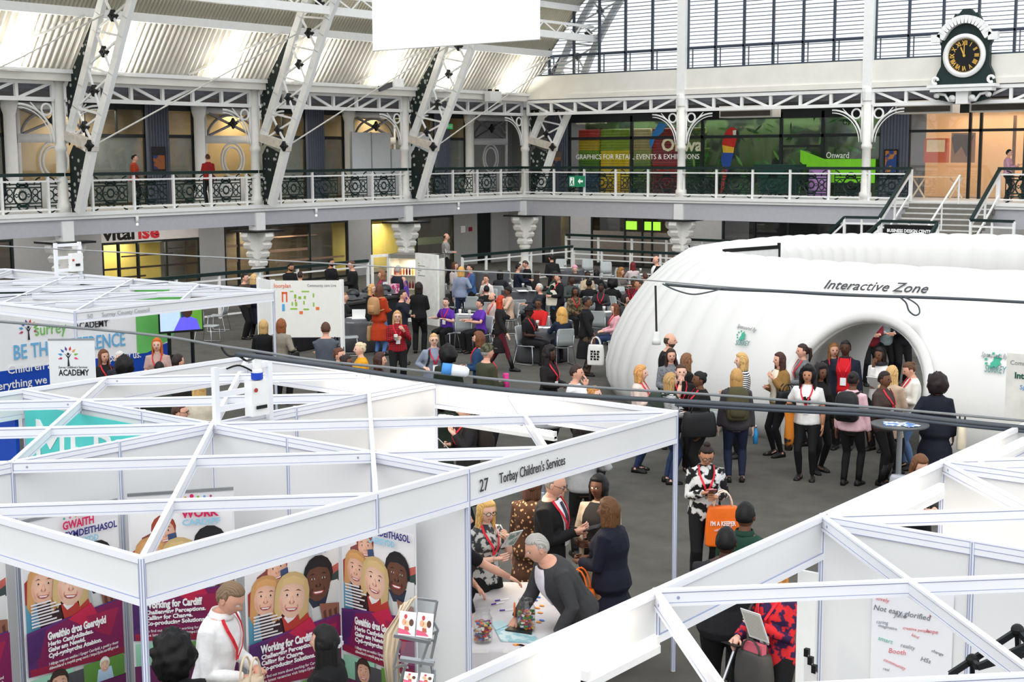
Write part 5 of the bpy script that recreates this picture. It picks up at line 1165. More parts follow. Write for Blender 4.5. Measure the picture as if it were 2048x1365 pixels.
def facing(x, y, phi):
    v = _n((x, y, 0)); r = np.array([v[1], -v[0], 0]); a = math.radians(phi); f = -v*math.cos(a)+r*math.sin(a); return math.atan2(-f[0], f[1])
def chair_at(x, y, rz, label):
    global CH
    if CH is None: CH = make_chair(); o = CH
    else: o = copy_tree(CH)
    o.location = (x, y, 0); o.rotation_euler = (0, 0, rz); o['label'] = label; return o
for px, py, phi, l in ((917, 604, 200, 'empty grey chair behind the purple table, facing away'), (946, 611, 170, 'empty grey chair between the two women in purple'), (927, 652, 180, 'empty grey chair with its back to the camera at the purple table'), (1035, 618, 190, 'empty grey chair left of the man in the black hat'), (1202, 642, 160, 'empty grey chair left of the woman in the pink jumper'), (1330, 596, 200, 'empty grey chair near the edge of the inflatable room'), (945, 578, 150, 'empty grey chair beside the woman in white'), (1096, 600, 90, 'empty grey chair beside the man with white hair'), (1127, 597, 180, 'empty grey chair behind the tote bag woman'), (1122, 534, 0, 'empty grey chair at the back left of the pink beanie'), (1175, 534, 0, 'empty grey chair at the back right of the pink beanie'), (1212, 540, 0, 'empty grey chair near the back rail'), (1224, 553, 300, 'empty grey chair second from the back rail'), (1200, 605, 180, 'grey chair with bags behind the black coat woman'), (435, 620, 250, 'pair of empty chairs left of the stand, nearer one'), (415, 640, 60, 'empty grey chair by the television at the left stand'), (697, 662, 90, 'empty grey chair right of the floor plan board'), (1236, 594, 0, 'white backed chair at the pink jumper table'), (880, 560, 90, 'empty grey chair beside the striped shop fridge'), (1152, 585, 200, 'empty grey chair in the middle of the crowd')):
    c = PZ(px, py, .6); chair_at(c[0], c[1], facing(c[0], c[1], phi), l)
# poseur table by the arch, second by the stand
def poseur(px, py, z, r, label, m):
    c = PZ(px, py, z); x, y = c[0], c[1]; t = empty('poseur_table', (x, y, 0), label=label, cat='table')
    q = MB(); q.lathe((x, y, 0), [(0, z-.03), (r-.01, z-.03), (r, z-.015), (r, z), (0, z)], 28); q.build('table_top', m, t)
    q = MB(); q.lathe((x, y, 0), [(.05, .02), (.04, .04), (.04, z-.03)], 12); q.build('pillar', STEEL, t)
    q = MB(); q.lathe((x, y, 0), [(0, 0), (.3, 0), (.3, .012), (.05, .03)], 24); q.build('foot', STEEL, t); return x, y
pz1 = poseur(1800, 848, 1.08, .4, 'tall round grey table in front of the arch with leaflets on it', mat((92, 94, 96), .4))
pz2 = poseur(1085, 846, 1.05, .35, 'tall round table behind the large stand with paper cups on it', mat((120, 122, 124), .4))
def cup(x, y, z, label, group=None, m=(240, 238, 232), s=1.0):
    t = empty('paper_cup', (x, y, z), label=label, cat='cup', group=group)
    q = MB(); q.lathe((x, y, z), [(0, 0), (.03*s, 0), (.042*s, .11*s), (.04*s, .11*s), (.035*s, .02), (0, .02)], 12); q.build('cup_body', mat(m), t, True)
    q = MB(); q.lathe((x, y, z+.1*s), [(.044*s, 0), (.045*s, .012*s), (.036*s, .022*s), (0, .022*s)], 12); q.build('lid', mat((230, 226, 220)), t, True)
cup(pz2[0]-.1, pz2[1]-.12, 1.05, 'white paper cup on the tall table, left one'); cup(pz2[0]+.12, pz2[1]-.05, 1.05, 'white paper cup on the tall table, right one')
for k, (px, py) in enumerate(((1075, 655), (920, 632), (939, 634), (1097, 646), (1226, 622), (1020, 577), (1046, 579), (1130, 538), (1281, 548), (1208, 626))):
    c = PZ(px, py-4, .755); cup(c[0], c[1], .755, 'paper cup on the cafe table %s' % ('in front of the man in red', 'before the left purple woman', 'before the right purple woman', 'beside the curly blonde woman', 'near the pink jumper woman', 'left of the headscarf table', 'in the middle of the headscarf table', 'by the pink beanie', 'below the suited man', 'among the bags by the black coat')[k], 'paper cups on the cafe tables')
for k, (px, py, l) in enumerate(((930, 633, 'white sheets on the table of the purple shirts'), (1070, 660, 'white sheets on the table of the man in red'), (1045, 586, 'open magazine on the headscarf table'), (1122, 540, 'papers on the table by the pink beanie'), (1215, 628, 'leaflets on the pink jumper table'), (1278, 553, 'papers on the suited man table'), (715, 640, 'papers on the table right of the floor plan board'))):
    c = PZ(px, py-4, .756); q = MB(); q.use(mat((236, 236, 234))); q.box((c[0], c[1], .758), (.5, .3, .006), .4+k); q.box((c[0]+.25, c[1]+.2, .759), (.3, .21, .006), 1.1+k); q.build('papers', None, None, label=l, cat='papers')
c = PZ(718, 638, .755); t = empty('laptop', (c[0], c[1], .755), label='white open laptop on the table right of the floor plan board', cat='laptop')
q = MB(); q.box((c[0], c[1], .765), (.34, .24, .02), .7); q.build('keyboard', WHITE, t); q = MB(); q.box((c[0]-.1, c[1]+.1, .87), (.34, .015, .22), .7); q.build('screen', WHITE, t)
# ================================================================ BUFFET, FRIDGE
t = empty('drinks_fridge', (-29.4, 31.6, 0), label='white drinks fridge full of bottles with an open door', cat='fridge')
fb0 = PD(778, 560, 41.0); fx, fy_ = fb0[0]+.7, fb0[1]+.3; u = _n((1, .35, 0)); n_ = np.cross(u, EZ)
B0 = np.array([fb0[0], fb0[1], 0.])
def fbox(q, a0, a1, d0, d1, z0, z1):
    P8 = [B0+u*a+(-n_)*d+EZ*z for z in (z0, z1) for a, d in ((a0, d0), (a1, d0), (a1, d1), (a0, d1))]; q.add(P8, [(3, 2, 1, 0), (4, 5, 6, 7), (0, 1, 5, 4), (1, 2, 6, 5), (2, 3, 7, 6), (3, 0, 4, 7)])
ztf = PD(800, 508, 41.0)[2]
q = MB(); q.use(mat((238, 236, 228))); fbox(q, 0, .05, 0, .7, 0, ztf); fbox(q, 1.4, 1.5, 0, .7, 0, ztf); fbox(q, 0, 1.5, .65, .7, 0, ztf); q.use(mat((120, 118, 112))); fbox(q, 0, 1.5, 0, .7, ztf-.12, ztf); q.use(mat((238, 236, 228))); fbox(q, 0, 1.5, 0, .7, 0, .15); q.build('fridge_body', None, t)
q = MB(); q.use(mat((240, 236, 220)))
for z in (.55, .95, 1.35): fbox(q, .05, 1.4, .05, .65, z, z+.02)
q.build('shelf', None, t)
q = MB(); q.use(mat((255, 240, 200), emit=1.6)); fbox(q, 1.15, 1.4, .6, .64, .2, ztf-.15); q.build('interior_lamp', None, t)
area('fridge_glow', B0+u*.7-n_*.3+EZ*(ztf-.2), .8, 6, (1, .9, .7), (0, 0, 0), .4)
dq = MB(); dq.use(mat((238, 238, 234))); D0 = PD(744, 507, 40.6); D1 = PD(776, 508, 41.0); zb = .15
a_, c_ = np.array([D0[0], D0[1], 0]), np.array([D1[0], D1[1], 0]); dq.bar(a_+EZ*(ztf-.04), c_+EZ*(ztf-.04), .05, .08); dq.bar(a_+EZ*zb, c_+EZ*zb, .05, .1); dq.bar(a_, a_+EZ*ztf, .06, .06, EX); dq.bar(c_, c_+EZ*ztf, .06, .06, EX); dq.build('door', None, t)
dq = MB(); dq.bar(a_+EZ*ztf/2, c_+EZ*ztf/2, .01, ztf-.2); dq.build('door_glass', glass(), t)
BOT = {}
bc = [(190, 60, 40), (226, 120, 40), (120, 30, 30), (240, 200, 60), (90, 40, 36), (220, 160, 120)]
kk = 0
for z, row in ((1.37, 0), (.97, 1), (.57, 2)):
    for j in range(12):
        ci = (j//2+row) % 6 if row == 0 else (2 if row == 1 else (4, 0, 5)[j % 3]); p = B0+u*(.14+j*.095)-n_*.12
        lb = '%s bottle in the drinks fridge on the %s shelf' % (('red', 'orange', 'dark cola', 'yellow', 'brown', 'pink')[ci], ('top', 'middle', 'lower')[row])
        if ci not in BOT:
            q = MB(); q.lathe((0, 0, 0), [(0, 0), (.03, 0), (.032, .14), (.012, .2), (.012, .23), (0, .23)], 8); o = q.build('bottle', mat(bc[ci], .2, var=0), None, True); BOT[ci] = o
        else: o = BOT[ci].copy(); COL.objects.link(o)
        o.location = tuple(p+EZ*z); tag(o, lb, 'bottle', 'bottles on the %s fridge shelf, %s' % (('top', 'middle', 'lower')[row], ('red', 'orange', 'dark cola', 'yellow', 'brown', 'pink')[ci]))
# white menu board right of the fridge
a, c = PD(832, 506, 40.5), PD(876, 505, 39.5); t = empty('menu_board', (a+c)/2*np.array([1, 1, 0]), label='tall white board beside the fridge behind the woman in the red top', cat='board')
q = MB(); q.bar(np.array([a[0], a[1], a[2]/2]), np.array([c[0], c[1], a[2]/2]), .06, a[2]); q.build('board', mat((240, 240, 234)), t)
q = MB(); q.use(mat((130, 150, 120))); o = np.array([a[0], a[1], 0.]); uu = _n(np.array([c[0]-a[0], c[1]-a[1], 0])); nn = np.cross(uu, EZ)
for k in range(6): q.flat([(.15, 0), (.15+.3*((k*3) % 4)/3+.1, 0), (.15+.3*((k*3) % 4)/3+.1, .02), (.15, .02)], o+nn*.035+EZ*(a[2]-.3-k*.07), uu, EZ)
q.build('print_lines', None, t)
# buffet counter
a, c = PD(560, 580, 34.5), PD(770, 570, 38.5); a[2] = c[2] = 0; uu = _n(c-a)
t = empty('buffet_counter', (a+c)/2, label='black buffet counter where the bearded servers stand', cat='counter')
q = MB(); q.bar(a+EZ*.5, c+EZ*.5, .8, .96); q.build('counter_skirt', mat((34, 34, 36), .9), t); q = MB(); q.bar(a+EZ*1.0, c+EZ*1.0, .9, .05); q.build('counter_top', mat((50, 48, 46)), t)
for k in range(6):
    p = a+uu*(.8+k*.75)+EZ*1.03; tt = empty('chafing_dish', p, label='steel chafing dish on the buffet counter, %s from the floor plan board' % ('first', 'second', 'third', 'fourth', 'fifth', 'sixth')[k], cat='dish', group='chafing dishes on the buffet')
    q = MB(); q.bar(p-uu*.25+EZ*.08, p+uu*.25+EZ*.08, .34, .12); q.build('pan', STEEL, tt)
    q = MB(); q.ball(p+EZ*.16, .2, 12, 8, (1.1, .9, .7)); q.build('lid', mat((60, 62, 64), .25, .7), tt, True)
p = a+uu*4.6+EZ*1.02
q = MB(); q.bar(p+EZ*.2-uu*.1, p+EZ*.2+uu*.1, .02, .32); q.build('menu_card', WHITE, None, label='white menu card standing at the end of the buffet', cat='card')
q = MB(); q.bar(p+EZ*.14+uu*.25, p+EZ*.14+uu*.55, .2, .26); q.build('napkin_box', mat((230, 200, 210), pat='blotch', c2=(200, 60, 120), scale=8), None, label='pink and white box at the end of the buffet', cat='box')
# ================================================================ TORBAY TABLE WITH JARS
zt = .76; A_ = PZ(880, 1168, zt); C_ = PZ(1075, 1166, zt); D_ = PZ(905, 1300, zt)
t = empty('display_table', (-6.4, 8.9, 0), label='white clothed table with sweet jars at the stand numbered 27', cat='table')
x_0, x_1, y_0, y_1 = -7.35, -6.35, 8.05, 9.72
tb0, tb1, tb2, tb3 = PZ(905, 1300, zt), PZ(1125, 1300, zt), PZ(1130, 1166, zt), PZ(960, 1166, zt)
top = [tb0, tb1, tb2, tb3]; q = MB(); q.add([*top, *[p-EZ*.03 for p in top]], [(0, 1, 2, 3), (7, 6, 5, 4), (0, 4, 5, 1), (1, 5, 6, 2), (2, 6, 7, 3), (3, 7, 4, 0)]); q.build('table_top', mat((248, 246, 242)), t)
cen = sum(top)/4; q = MB()
rings = []
for z, f in ((.01, 1.05), (.4, 1.03), (.73, 1.0), (.765, .999)):
    r = []
    for a, c in zip(top, top[1:]+top[:1]):
        for k in range(10): p = a+(c-a)*k/10; r.append((cen[0]+(p[0]-cen[0])*(f+.02*math.sin(k*2)*(1-z)), cen[1]+(p[1]-cen[1])*(f+.02*math.sin(k*2)*(1-z)), z))
    rings.append(r)
q.loft(rings); q.build('tablecloth', mat((214, 210, 212), .85, var=.05), t, True)
q = MB(); q.use(mat((240, 150, 40))); rr = random.Random(2)
for k in range(16):
    px, py = ((1065+rr.uniform(-6, 20), rr.uniform(1172, 1245)) if k < 10 else (rr.uniform(1030, 1070), rr.uniform(1290, 1298))); p = PZ(px, py, .772); q.use(mat((240, 150, 40) if k % 3 else (50, 110, 200))); q.flat(ell(0, 0, .03, .02, 7), p, EX, EY)
q.build('cloth_print', None, t)
def jar(px, py, label):
    p = PZ(px, py, zt+.012); x, y, z = p; tt = empty('sweet_jar', p, label=label, cat='jar')
    q = MB(); q.lathe(p, [(.0, 0), (.075, 0), (.082, .02), (.082, .21), (.06, .25), (.065, .28), (.061, .28), (.056, .25), (.078, .21), (.078, .02), (0, .01)], 18); q.build('glass_body', glass((.97, .98, .98), .2, 'jarglass'), tt, True)
    q = MB(); rj = random.Random(int(px)); cc = [mat(c, .3) for c in ('c83232', 'e6b428', '7a3a8a', '3a9a4a', 'e87a28', 'f0ece6', 'b82858', '4a68b8', '8a5030')]
    for k in range(150):
        a = rj.uniform(0, 2*PI); r = .066*math.sqrt(rj.random()); q.use(cc[k % 9]); q.box((x+r*math.cos(a), y+r*math.sin(a), z+.018+rj.random()*.16), (.03, .014, .014), rj.uniform(0, 3))
    o = q.build('sweets', None, tt); o['kind'] = 'stuff'
    q = MB(); q.tube(arc((x-.11, y-.02, z+.17), _n((.5, -.6, .3)), EZ, .06, 0, 2*PI, 16)[:-1], .008, 6, True); q.build('rubber_seal', mat((224, 110, 60)), tt, True)
jar(1052, 1262, 'glass jar of wrapped sweets with orange seal beside the leaning man'); jar(966, 1284, 'glass jar of wrapped sweets at the table front by the stand post')
for k, (px, py, r, l) in enumerate(((1000, 1201, .2, 'purple capped white pen at the back of the table'), (992, 1208, .35, 'purple capped white pen second from the back of the table'), (1010, 1221, .0, 'purple capped white pen nearest the jars'))):
    p = PZ(px, py, zt+.018); d = _n((math.cos(.9+r), math.sin(.9+r), 0)); tt = empty('pen', p, label=l, cat='pen', group='pens on the stand table')
    q = MB(); q.tube([p, p+d*.09], .006, 6); q.build('barrel', WHITE, tt); q = MB(); q.tube([p-d*.05, p], .007, 6); q.build('cap', mat((80, 40, 150)), tt)
def slab(pts, z, th, m, name, label, cat):
    P4 = [PZ(px, py, z) for px, py in pts]; q = MB(); q.add([*P4, *[p+EZ*th for p in P4]], [(3, 2, 1, 0), (4, 5, 6, 7), (0, 1, 5, 4), (1, 2, 6, 5), (2, 3, 7, 6), (3, 0, 4, 7)]); return q.build(name, m, None, label=label, cat=cat)
slab(((1002, 1284), (1080, 1288), (1062, 1262), (985, 1252)), zt+.01, .012, mat((150, 196, 204), pat='blotch', c2=(200, 220, 222), scale=9), 'brochure', 'pale blue brochure under the tablet on the stand table', 'brochure')
slab(((992, 1262), (1020, 1250), (1004, 1243), (982, 1247)), zt+.023, .006, mat((170, 200, 206)), 'brochure', 'pale blue brochure behind the tablet on the stand table', 'brochure')
slab(((1010, 1262), (1063, 1270), (1068, 1256), (1030, 1249)), zt+.026, .012, mat((40, 44, 40), .3), 'tablet', 'dark tablet under the leaning man hand', 'tablet')
# ================================================================ CABLES
def cable(pts, r, label, m=mat((74, 80, 86), .45), n=6):
    q = MB(); q.tube(cat_(pts, 6), r, n); return q.build('cable', m, None, True, label=label, cat='cable')
c1 = [PD(px, py, 12.0) for px, py in ((-700, 590), (200, 660), (440, 692), (640, 722), (800, 738), (1000, 760), (1200, 776), (1450, 792), (1740, 815), (2110, 848), (2800, 915))]
cable(c1, .012, 'long steel catenary wire sagging across the middle of the hall', mat((120, 124, 126), .4))
c1b = [p-EZ*.035+EZ*.02*math.sin(i*2) for i, p in enumerate([PD(px, py, 11.97) for px, py in ((470, 700), (640, 726), (800, 742), (985, 768), (1150, 788), (1350, 792), (1540, 803), (1740, 820), (1900, 832), (2110, 850), (2800, 917))])]
cable(c1b, .022, 'thick black power cable tied along the catenary wire'); cable([p-EZ*.03 for p in c1b[5:]], .018, 'second black power cable bundled along the wire at the right', mat((72, 80, 90), .4))
c2 = [PD(px, py, 18.0) for px, py in ((-700, 456), (300, 508), (600, 524), (900, 541), (1240, 557), (1480, 576), (1740, 590), (2110, 607), (2800, 640))]
cable(c2, .009, 'thin steel wire stretched above the cafe tables', mat((150, 152, 152), .4))
cable([PD(px, py, 17.97) for px, py in ((1330, 569), (1440, 578), (1560, 583), (1680, 590), (1840, 595), (1960, 600), (2110, 608), (2800, 641))], .02, 'thick black cable bundle crossing the inflatable room')
cable([PD(px, py, 17.95) for px, py in ((1325, 568), (1350, 580), (1385, 589), (1420, 584), (1445, 577))], .01, 'drooping thin black cable loop above the inflatable wall')
cable([PD(px, py, 17.95) for px, py in ((1800, 595), (1812, 606), (1818, 622), (1830, 631), (1839, 626), (1836, 612), (1822, 601), (1808, 595))], .011, 'hanging black cable loop below the Interactive Zone lettering')
t = empty('hanging_socket', PD(1313, 680, 17.9), label='white industrial socket hanging on a black cable at the edge of the inflatable room', cat='socket')
q = MB(); q.tube([PD(1311, 572, 18), PD(1313, 665, 17.9)], .014, 6); q.build('cord', BLACK, t)
p = PD(1313, 665, 17.9); q = MB(); q.lathe(p-EZ*.16, [(0, 0), (.055, 0), (.055, .07), (.045, .075), (.045, .15), (.02, .17)], 12); q.build('socket_body', mat((214, 214, 210)), t, True)
t = empty('cable_plug', PD(905, 742, 11.9), label='white and blue industrial connector hanging on the wire above the stand', cat='connector')
p, q_ = PD(884, 737, 11.9), PD(938, 745, 11.9); d = q_-p
q = MB(); q.tube([p+d*.35, p+d*.9, q_], [.05, .045, .025], 10); q.build('connector_body', mat((225, 230, 234)), t, True); q = MB(); q.tube([p, p+d*.36], [.048, .052], 10); q.build('connector_collar', mat((70, 140, 210)), t, True)
# ================================================================ PEOPLE
SKIN = {'p': (232, 186, 164), 'f': (222, 168, 144), 't': (190, 136, 104), 'b': (112, 74, 54), 'd': (74, 48, 36)}
def hsk(k): return mat(SKIN[k], .55, var=.05, scale=20)
def head_verts(c, ax, s, n, mrows, feat=True, tfun=None):
    """head shape around centre c with axes ax=(right, forward, up); tfun(dx,dy,dz)->offset for hair"""
    rx, fy, uz = ax; rows = []; dirs = []
    for i in range(mrows+1):
        th = PI*i/mrows; row = []; dr = []
        for k in range(n):
            ph = 2*PI*k/n; x, y, z = math.sin(th)*math.sin(ph), math.sin(th)*math.cos(ph), math.cos(th)
            X, Y, Z = x*.074, y*.094, z*.116
            if z < 0:
                X *= 1-.30*(-z)**1.6; Y *= 1-(.12 if y > 0 else .42)*(-z)**1.3
            if y > 0 and abs(x) < .8: Y *= 1-.06*(1-abs(x))
            Y -= .004; fr = max(0, y)
            if feat and y > 0:
                g = lambda a, b: math.exp(-a*a-b*b)
                Y += .024*g(x/.13, (z+.17)/.13)*fr+.012*g(x/.1, (z-.02)/.22)*fr
                Y -= .010*(g((abs(x)-.36)/.2, (z-.08)/.12))*fr
                Y += .005*g(x/.7, (z-.25)/.1)*fr+.007*g(x/.28, (z+.47)/.1)*fr-.004*g(x/.3, (z+.36)/.05)*fr+.010*g(x/.35, (z+.85)/.18)*fr
            if tfun is not None:
                t = tfun(x, y, z); L = math.sqrt(X*X+Y*Y+Z*Z)+1e-9; f = 1+t/L; X *= f; Y *= f; Z *= f
            row.append(c+s*(rx*X+fy*Y+uz*Z)); dr.append((x, y, z))
        rows.append(row); dirs.append(dr)
    return rows, dirs
def add_rows(q, rows, pick=None, dirs=None):
    n = len(rows[0]); vs = [p for r in rows for p in r]; o = len(q.v)
    q.v.extend([tuple(float(a) for a in p) for p in vs])
    for i in range(len(rows)-1):
        for k in range(n):
            k2 = (k+1) % n; q.f.append((o+i*n+k, o+(i+1)*n+k, o+(i+1)*n+k2, o+i*n+k2))
            if pick is None: q.mi.append(q.cur)
            else:
                a, b_ = dirs[i][k], dirs[i+1][k2]; q.mi.append(pick((a[0]+b_[0])/2 if abs(a[0]-b_[0]) < .9 else a[0], (a[1]+b_[1])/2, (a[2]+b_[2])/2))
def ik(a, c, l1, l2, pole):
    d = c-a; L = np.linalg.norm(d); mx = (l1+l2)*.999
    if L > mx: c = a+d/L*mx; d = c-a; L = mx
    L = max(L, abs(l1-l2)+.02); u = _n(d); x = (l1*l1-l2*l2+L*L)/(2*L); h = math.sqrt(max(0, l1*l1-x*x))
    p = pole-u*(pole@u); return a+u*x+_n(p)*h, c
# torso rings: t along the spine from the hip, half width, half depth, forward offset
TF = [(-.12, .13, .095, 0), (-.03, .178, .128, -.012), (.06, .165, .118, -.008), (.16, .138, .10, 0), (.25, .143, .105, .006), (.34, .16, .132, .018), (.41, .162, .116, .01), (.455, .152, .096, 0), (.49, .125, .08, -.005), (.52, .092, .066, -.008), (.55, .062, .057, -.004)]
TM = [(-.12, .13, .1, 0), (-.03, .168, .125, -.01), (.06, .162, .118, -.005), (.16, .155, .112, .004), (.25, .165, .12, .006), (.34, .182, .128, .008), (.41, .19, .12, .004), (.455, .182, .104, 0), (.495, .15, .086, -.005), (.53, .105, .07, -.008), (.56, .07, .064, -.004)]
POSE = {  # right hand, left hand targets (x, y, z) at 1.70 m
    'down': ((.25, .06, .82), (-.25, .06, .82)), 'hold': ((.09, .27, 1.08), (-.09, .27, 1.08)), 'phone': ((.06, .27, 1.17), (-.09, .25, 1.12)),
    'cup': ((.08, .24, 1.2), (-.24, .07, .84)), 'cup2': ((.06, .22, 1.14), (-.12, .2, 1.3)), 'chin': ((.03, .165, 1.41), (-.1, .2, 1.1)), 'cross': ((-.12, .2, 1.14), (.12, .2, 1.12)),
    'bag': ((.2, .14, 1.1), (-.24, .06, .84)), 'bagL': ((.24, .06, .84), (-.2, .14, 1.1)), 'walk': ((.26, .2, .88), (-.26, -.14, .86)), 'paper': ((.12, .28, 1.02), (-.1, .26, .98)),
    'table': ((.2, .36, .8), (-.18, .38, .8)), 'lap': ((.1, .28, .68), (-.1, .3, .68)), 'eat': ((.05, .2, 1.05), (-.16, .36, .8)), 'lean': ((.2, .5, .82), (-.22, .3, .8)), 'reach': ((.1, .4, 1.0), (-.2, .3, .95)), 'arm': ((.34, .12, .82), (-.14, .3, .82)), 'back': ((.1, .2, 1.1), (-.1, .2, 1.1))}
PEOPLE = []; HS = 1.06
class Person: pass
def person(x, y, yaw, h, pose, top, bot, hair, skin, label, sex='f', sit=False, z0=0.0, lean=0.0, hd=(0, 0), near=False, bulk=1.0, hands=None, ex='', shoes=(22, 20, 20), group=None):
    """top=(style, colour, options...), bot=(style, colour), hair=(style, colour); ex holds words for lanyard, glasses, beard and so on"""
    R = random.Random(int(abs(x*977+y*131)))
    s = h/1.70; root = empty('person', (0, 0, 0), 0, label, 'person', group)
    T = TF if sex == 'f' else TM; shw = (.155 if sex == 'f' else .182)*bulk**.5
    hz = .52/s if sit else .9; P0 = np.array([0, 0.0 if not sit else -.02, hz])
    L = math.radians(lean); sp = np.array([0, math.sin(L), math.cos(L)]); fw = np.array([0, math.cos(L), -math.sin(L)]); rt = EX
    def spine(t): # below the hip the pelvis stays upright
        return P0+sp*t if t > 0 else P0+np.array([0, 0, t])
    def ring(t, w, d, o, off=0.0, n=16, y=0.0):
        c = spine(t)+fw*(o+y); return [c+rt*(w*bulk+off)*math.cos(a)+fw*(d*bulk+off)*math.sin(a) for a in [2*PI*k/n for k in range(n)]]
    def surf(t, a, off):
        ts = [r[0] for r in T]; w, d, o = (np.interp(t, ts, [r[j] for r in T]) for j in (1, 2, 3))
        return spine(t)+fw*o+rt*(w*bulk+off)*math.sin(a)+fw*(d*bulk+off)*math.cos(a)
    sh = {e: spine(.462)+rt*shw*e-fw*.005 for e in (1, -1)}
    hr, hl = hands if hands else POSE[pose]
    W = {}; E_ = {}
    for e, hp in ((1, hr), (-1, hl)):
        tgt = np.array(hp, float)
        if sit and pose in ('hold', 'phone', 'cup', 'cup2', 'chin', 'cross', 'back', 'eat') and not hands: tgt = tgt-np.array([0, 0, .9-hz])
        if lean and not hands and pose not in ('table', 'lean'): tgt = P0+rt*(tgt[0])+fw*tgt[1]+sp*(tgt[2]-hz)
        tgt[2] = tgt[2] if not (sit and pose in ('table',)) else tgt[2]/s
        E_[e], W[e] = ik(sh[e], tgt, .285, .255, np.array([.55*e, -.6, -.7]))
    if sit: ft = {1: (.11, .4, .085/s), -1: (-.11, .36, .085/s)}
    elif 'stride' in ex: ft = {1: (.08, .3, .085), -1: (-.08, -.3, .12)}
    else: ft = {1: (.1, .03+R.uniform(-.05, .05), .085), -1: (-.1, R.uniform(-.06, .04), .085)}
    hip = {e: P0+np.array([.088*e*bulk**.5, 0, -.03]) for e in (1, -1)}; K = {}; A_ = {}
    for e in (1, -1):
        if sit: K[e] = np.array([.11*e, .43, .50/s]); A_[e] = np.array(ft[e], float)
        else: K[e], A_[e] = ik(hip[e], np.array(ft[e], float), .42, .41, np.array([.1*e, 1, 0]))
    nb = spine(.545); yw, pt = math.radians(hd[0]), math.radians(hd[1])
    hf = np.array([-math.sin(yw)*math.cos(pt), math.cos(yw)*math.cos(pt), -math.sin(pt)]); hx = np.array([math.cos(yw), math.sin(yw), 0]); hu = np.cross(hx, hf)
    hc = nb+sp*.045+hu*.095+hf*.03; ax = (hx, hf, hu); ns, ms = (36, 30) if near else (22, 18)
    sk = hsk(skin); lipc = {'p': (204, 120, 112), 'f': (190, 100, 92), 't': (160, 88, 76), 'b': (100, 52, 46), 'd': (84, 44, 40)}[skin]
    hstyle, hcol = hair[0], hair[1]; brow = tuple(int(v*.6) for v in hcol) if sum(hcol) < 480 else (150, 120, 90)
    # ---- body: one mesh
    q = MB(); q.use(sk); q.use(mat(lipc, .5, var=0)); q.use(mat((238, 234, 230), .3, var=0)); q.use(mat((30, 22, 20), .3, var=0)); q.use(mat(brow, .7, var=0)); q.use(mat(hcol if 'beard' in ex else SKIN[skin], .8, var=.05)); q.use(sk)
    def pick(a, b_, c):
        if b_ > .3:
            if abs(a) < .26 and abs(c+.47) < .055: return 1
            if abs(abs(a)-.36) < (.06 if near else .11) and abs(c-.08) < (.06 if near else .045): return 3
            if near and abs(abs(a)-.36) < .11 and abs(c-.08) < .036: return 2
            if .16 < abs(a) < .56 and abs(c-.215) < .04: return 4
        if 'beard' in ex and c < -.3 and b_ > -.05 and c > -.95: return 5
        return 0
    rows, dirs = head_verts(hc, ax, HS, ns, ms); add_rows(q, rows, pick, dirs); q.cur = 0
    for e in (1, -1):  # ears
        c = hc+hx*e*.076-hf*.008-hu*.005; q.loft([[c+hx*e*dx+(hf*math.cos(a)*.6+hu*math.sin(a))*r for a in [2*PI*k/8 for k in range(8)]] for dx, r in ((-.01, .02), (.004, .03), (.012, .026), (.008, .012))])
    q.loft([[c+hx*r*math.cos(a)+hf*r*math.sin(a) for a in [2*PI*k/12 for k in range(12)]] for c, r in ((spine(.5), .075), (nb, .058), (nb*.45+hc*.55-hu*.03, .052), (hc-hu*.05-hf*.01, .05))])
    q.loft([ring(*r, off=-.004) for r in T])
    for e in (1, -1):
        el, wr = E_[e], W[e]; q.tube([sh[e]-rt*e*.05, sh[e], sh[e]*.5+el*.5, el, el*.6+wr*.4, wr], [.05, .052, .044, .038, .039, .026], 10)
        fd = _n(wr-el); pn = _n(np.cross(fd, EZ if abs(fd[2]) < .9 else EX)); side = pn if (pn@rt)*e < 0 else -pn; up = np.cross(fd, side)
        # palm, four fingers of unequal length, thumb
        q.loft([[wr+fd*z+side*a*w+up*b_*th for a, b_ in ((-1, -.6), (-.6, -1), (.6, -1), (1, -.6), (1, .6), (.6, 1), (-.6, 1), (-1, .6))] for z, w, th in ((-.01, .024, .02), (.03, .036, .016), (.075, .04, .013), (.09, .036, .01))])
        cu_ = .5 if pose not in ('down', 'walk') else .3; dn = up if up[2] < 0 else -up
        if pose in ('hold', 'phone', 'cup', 'cup2', 'paper', 'chin'): cu_ = 1.0; dn = side
        for j, (o_, ln) in enumerate(((-.03, .068), (-.01, .078), (.01, .074), (.03, .058))):
            b0 = wr+fd*.085+np.cross(dn, fd)*o_; b1 = b0+_n(fd+dn*.35*cu_)*ln*.45; b2 = b1+_n(fd+dn*1.1*cu_)*ln*.35; b3 = b2+_n(fd*.6+dn*1.5*cu_)*ln*.25
            q.tube([b0-fd*.02, b0, b1, b2, b3], [.0085, .009, .0085, .008, .006], 6)
        tb = wr+fd*.025+side*.03; q.tube([tb, tb+_n(side+fd*.8)*.035, tb+_n(side*.5+fd+dn*.3)*.07], [.011, .010, .007], 6)
        hp, kn, an = hip[e], K[e], A_[e]
        q.tube([hp+EZ*.02, hp*.7+kn*.3, kn*.85+hp*.15, kn, kn*.7+an*.3+np.array([0, -.012, 0]), an*.8+kn*.2, an], [.085*bulk**.5, .078*bulk**.5, .056, .052, .054, .034, .034], 10)
        q.tube([an-EZ*.02-EY*.03, an-EZ*.05+EY*.05, an-EZ*.06+EY*.14], [.035, .036, .022], 8)
    q.build('body', None, root, True)
    vox = .011 if near else .019
    # ---- clothing
    tst, tcol = top[0], top[1]; tm = top[2] if len(top) > 2 else mat(tcol, .85, var=.14, scale=9, bump=.15)
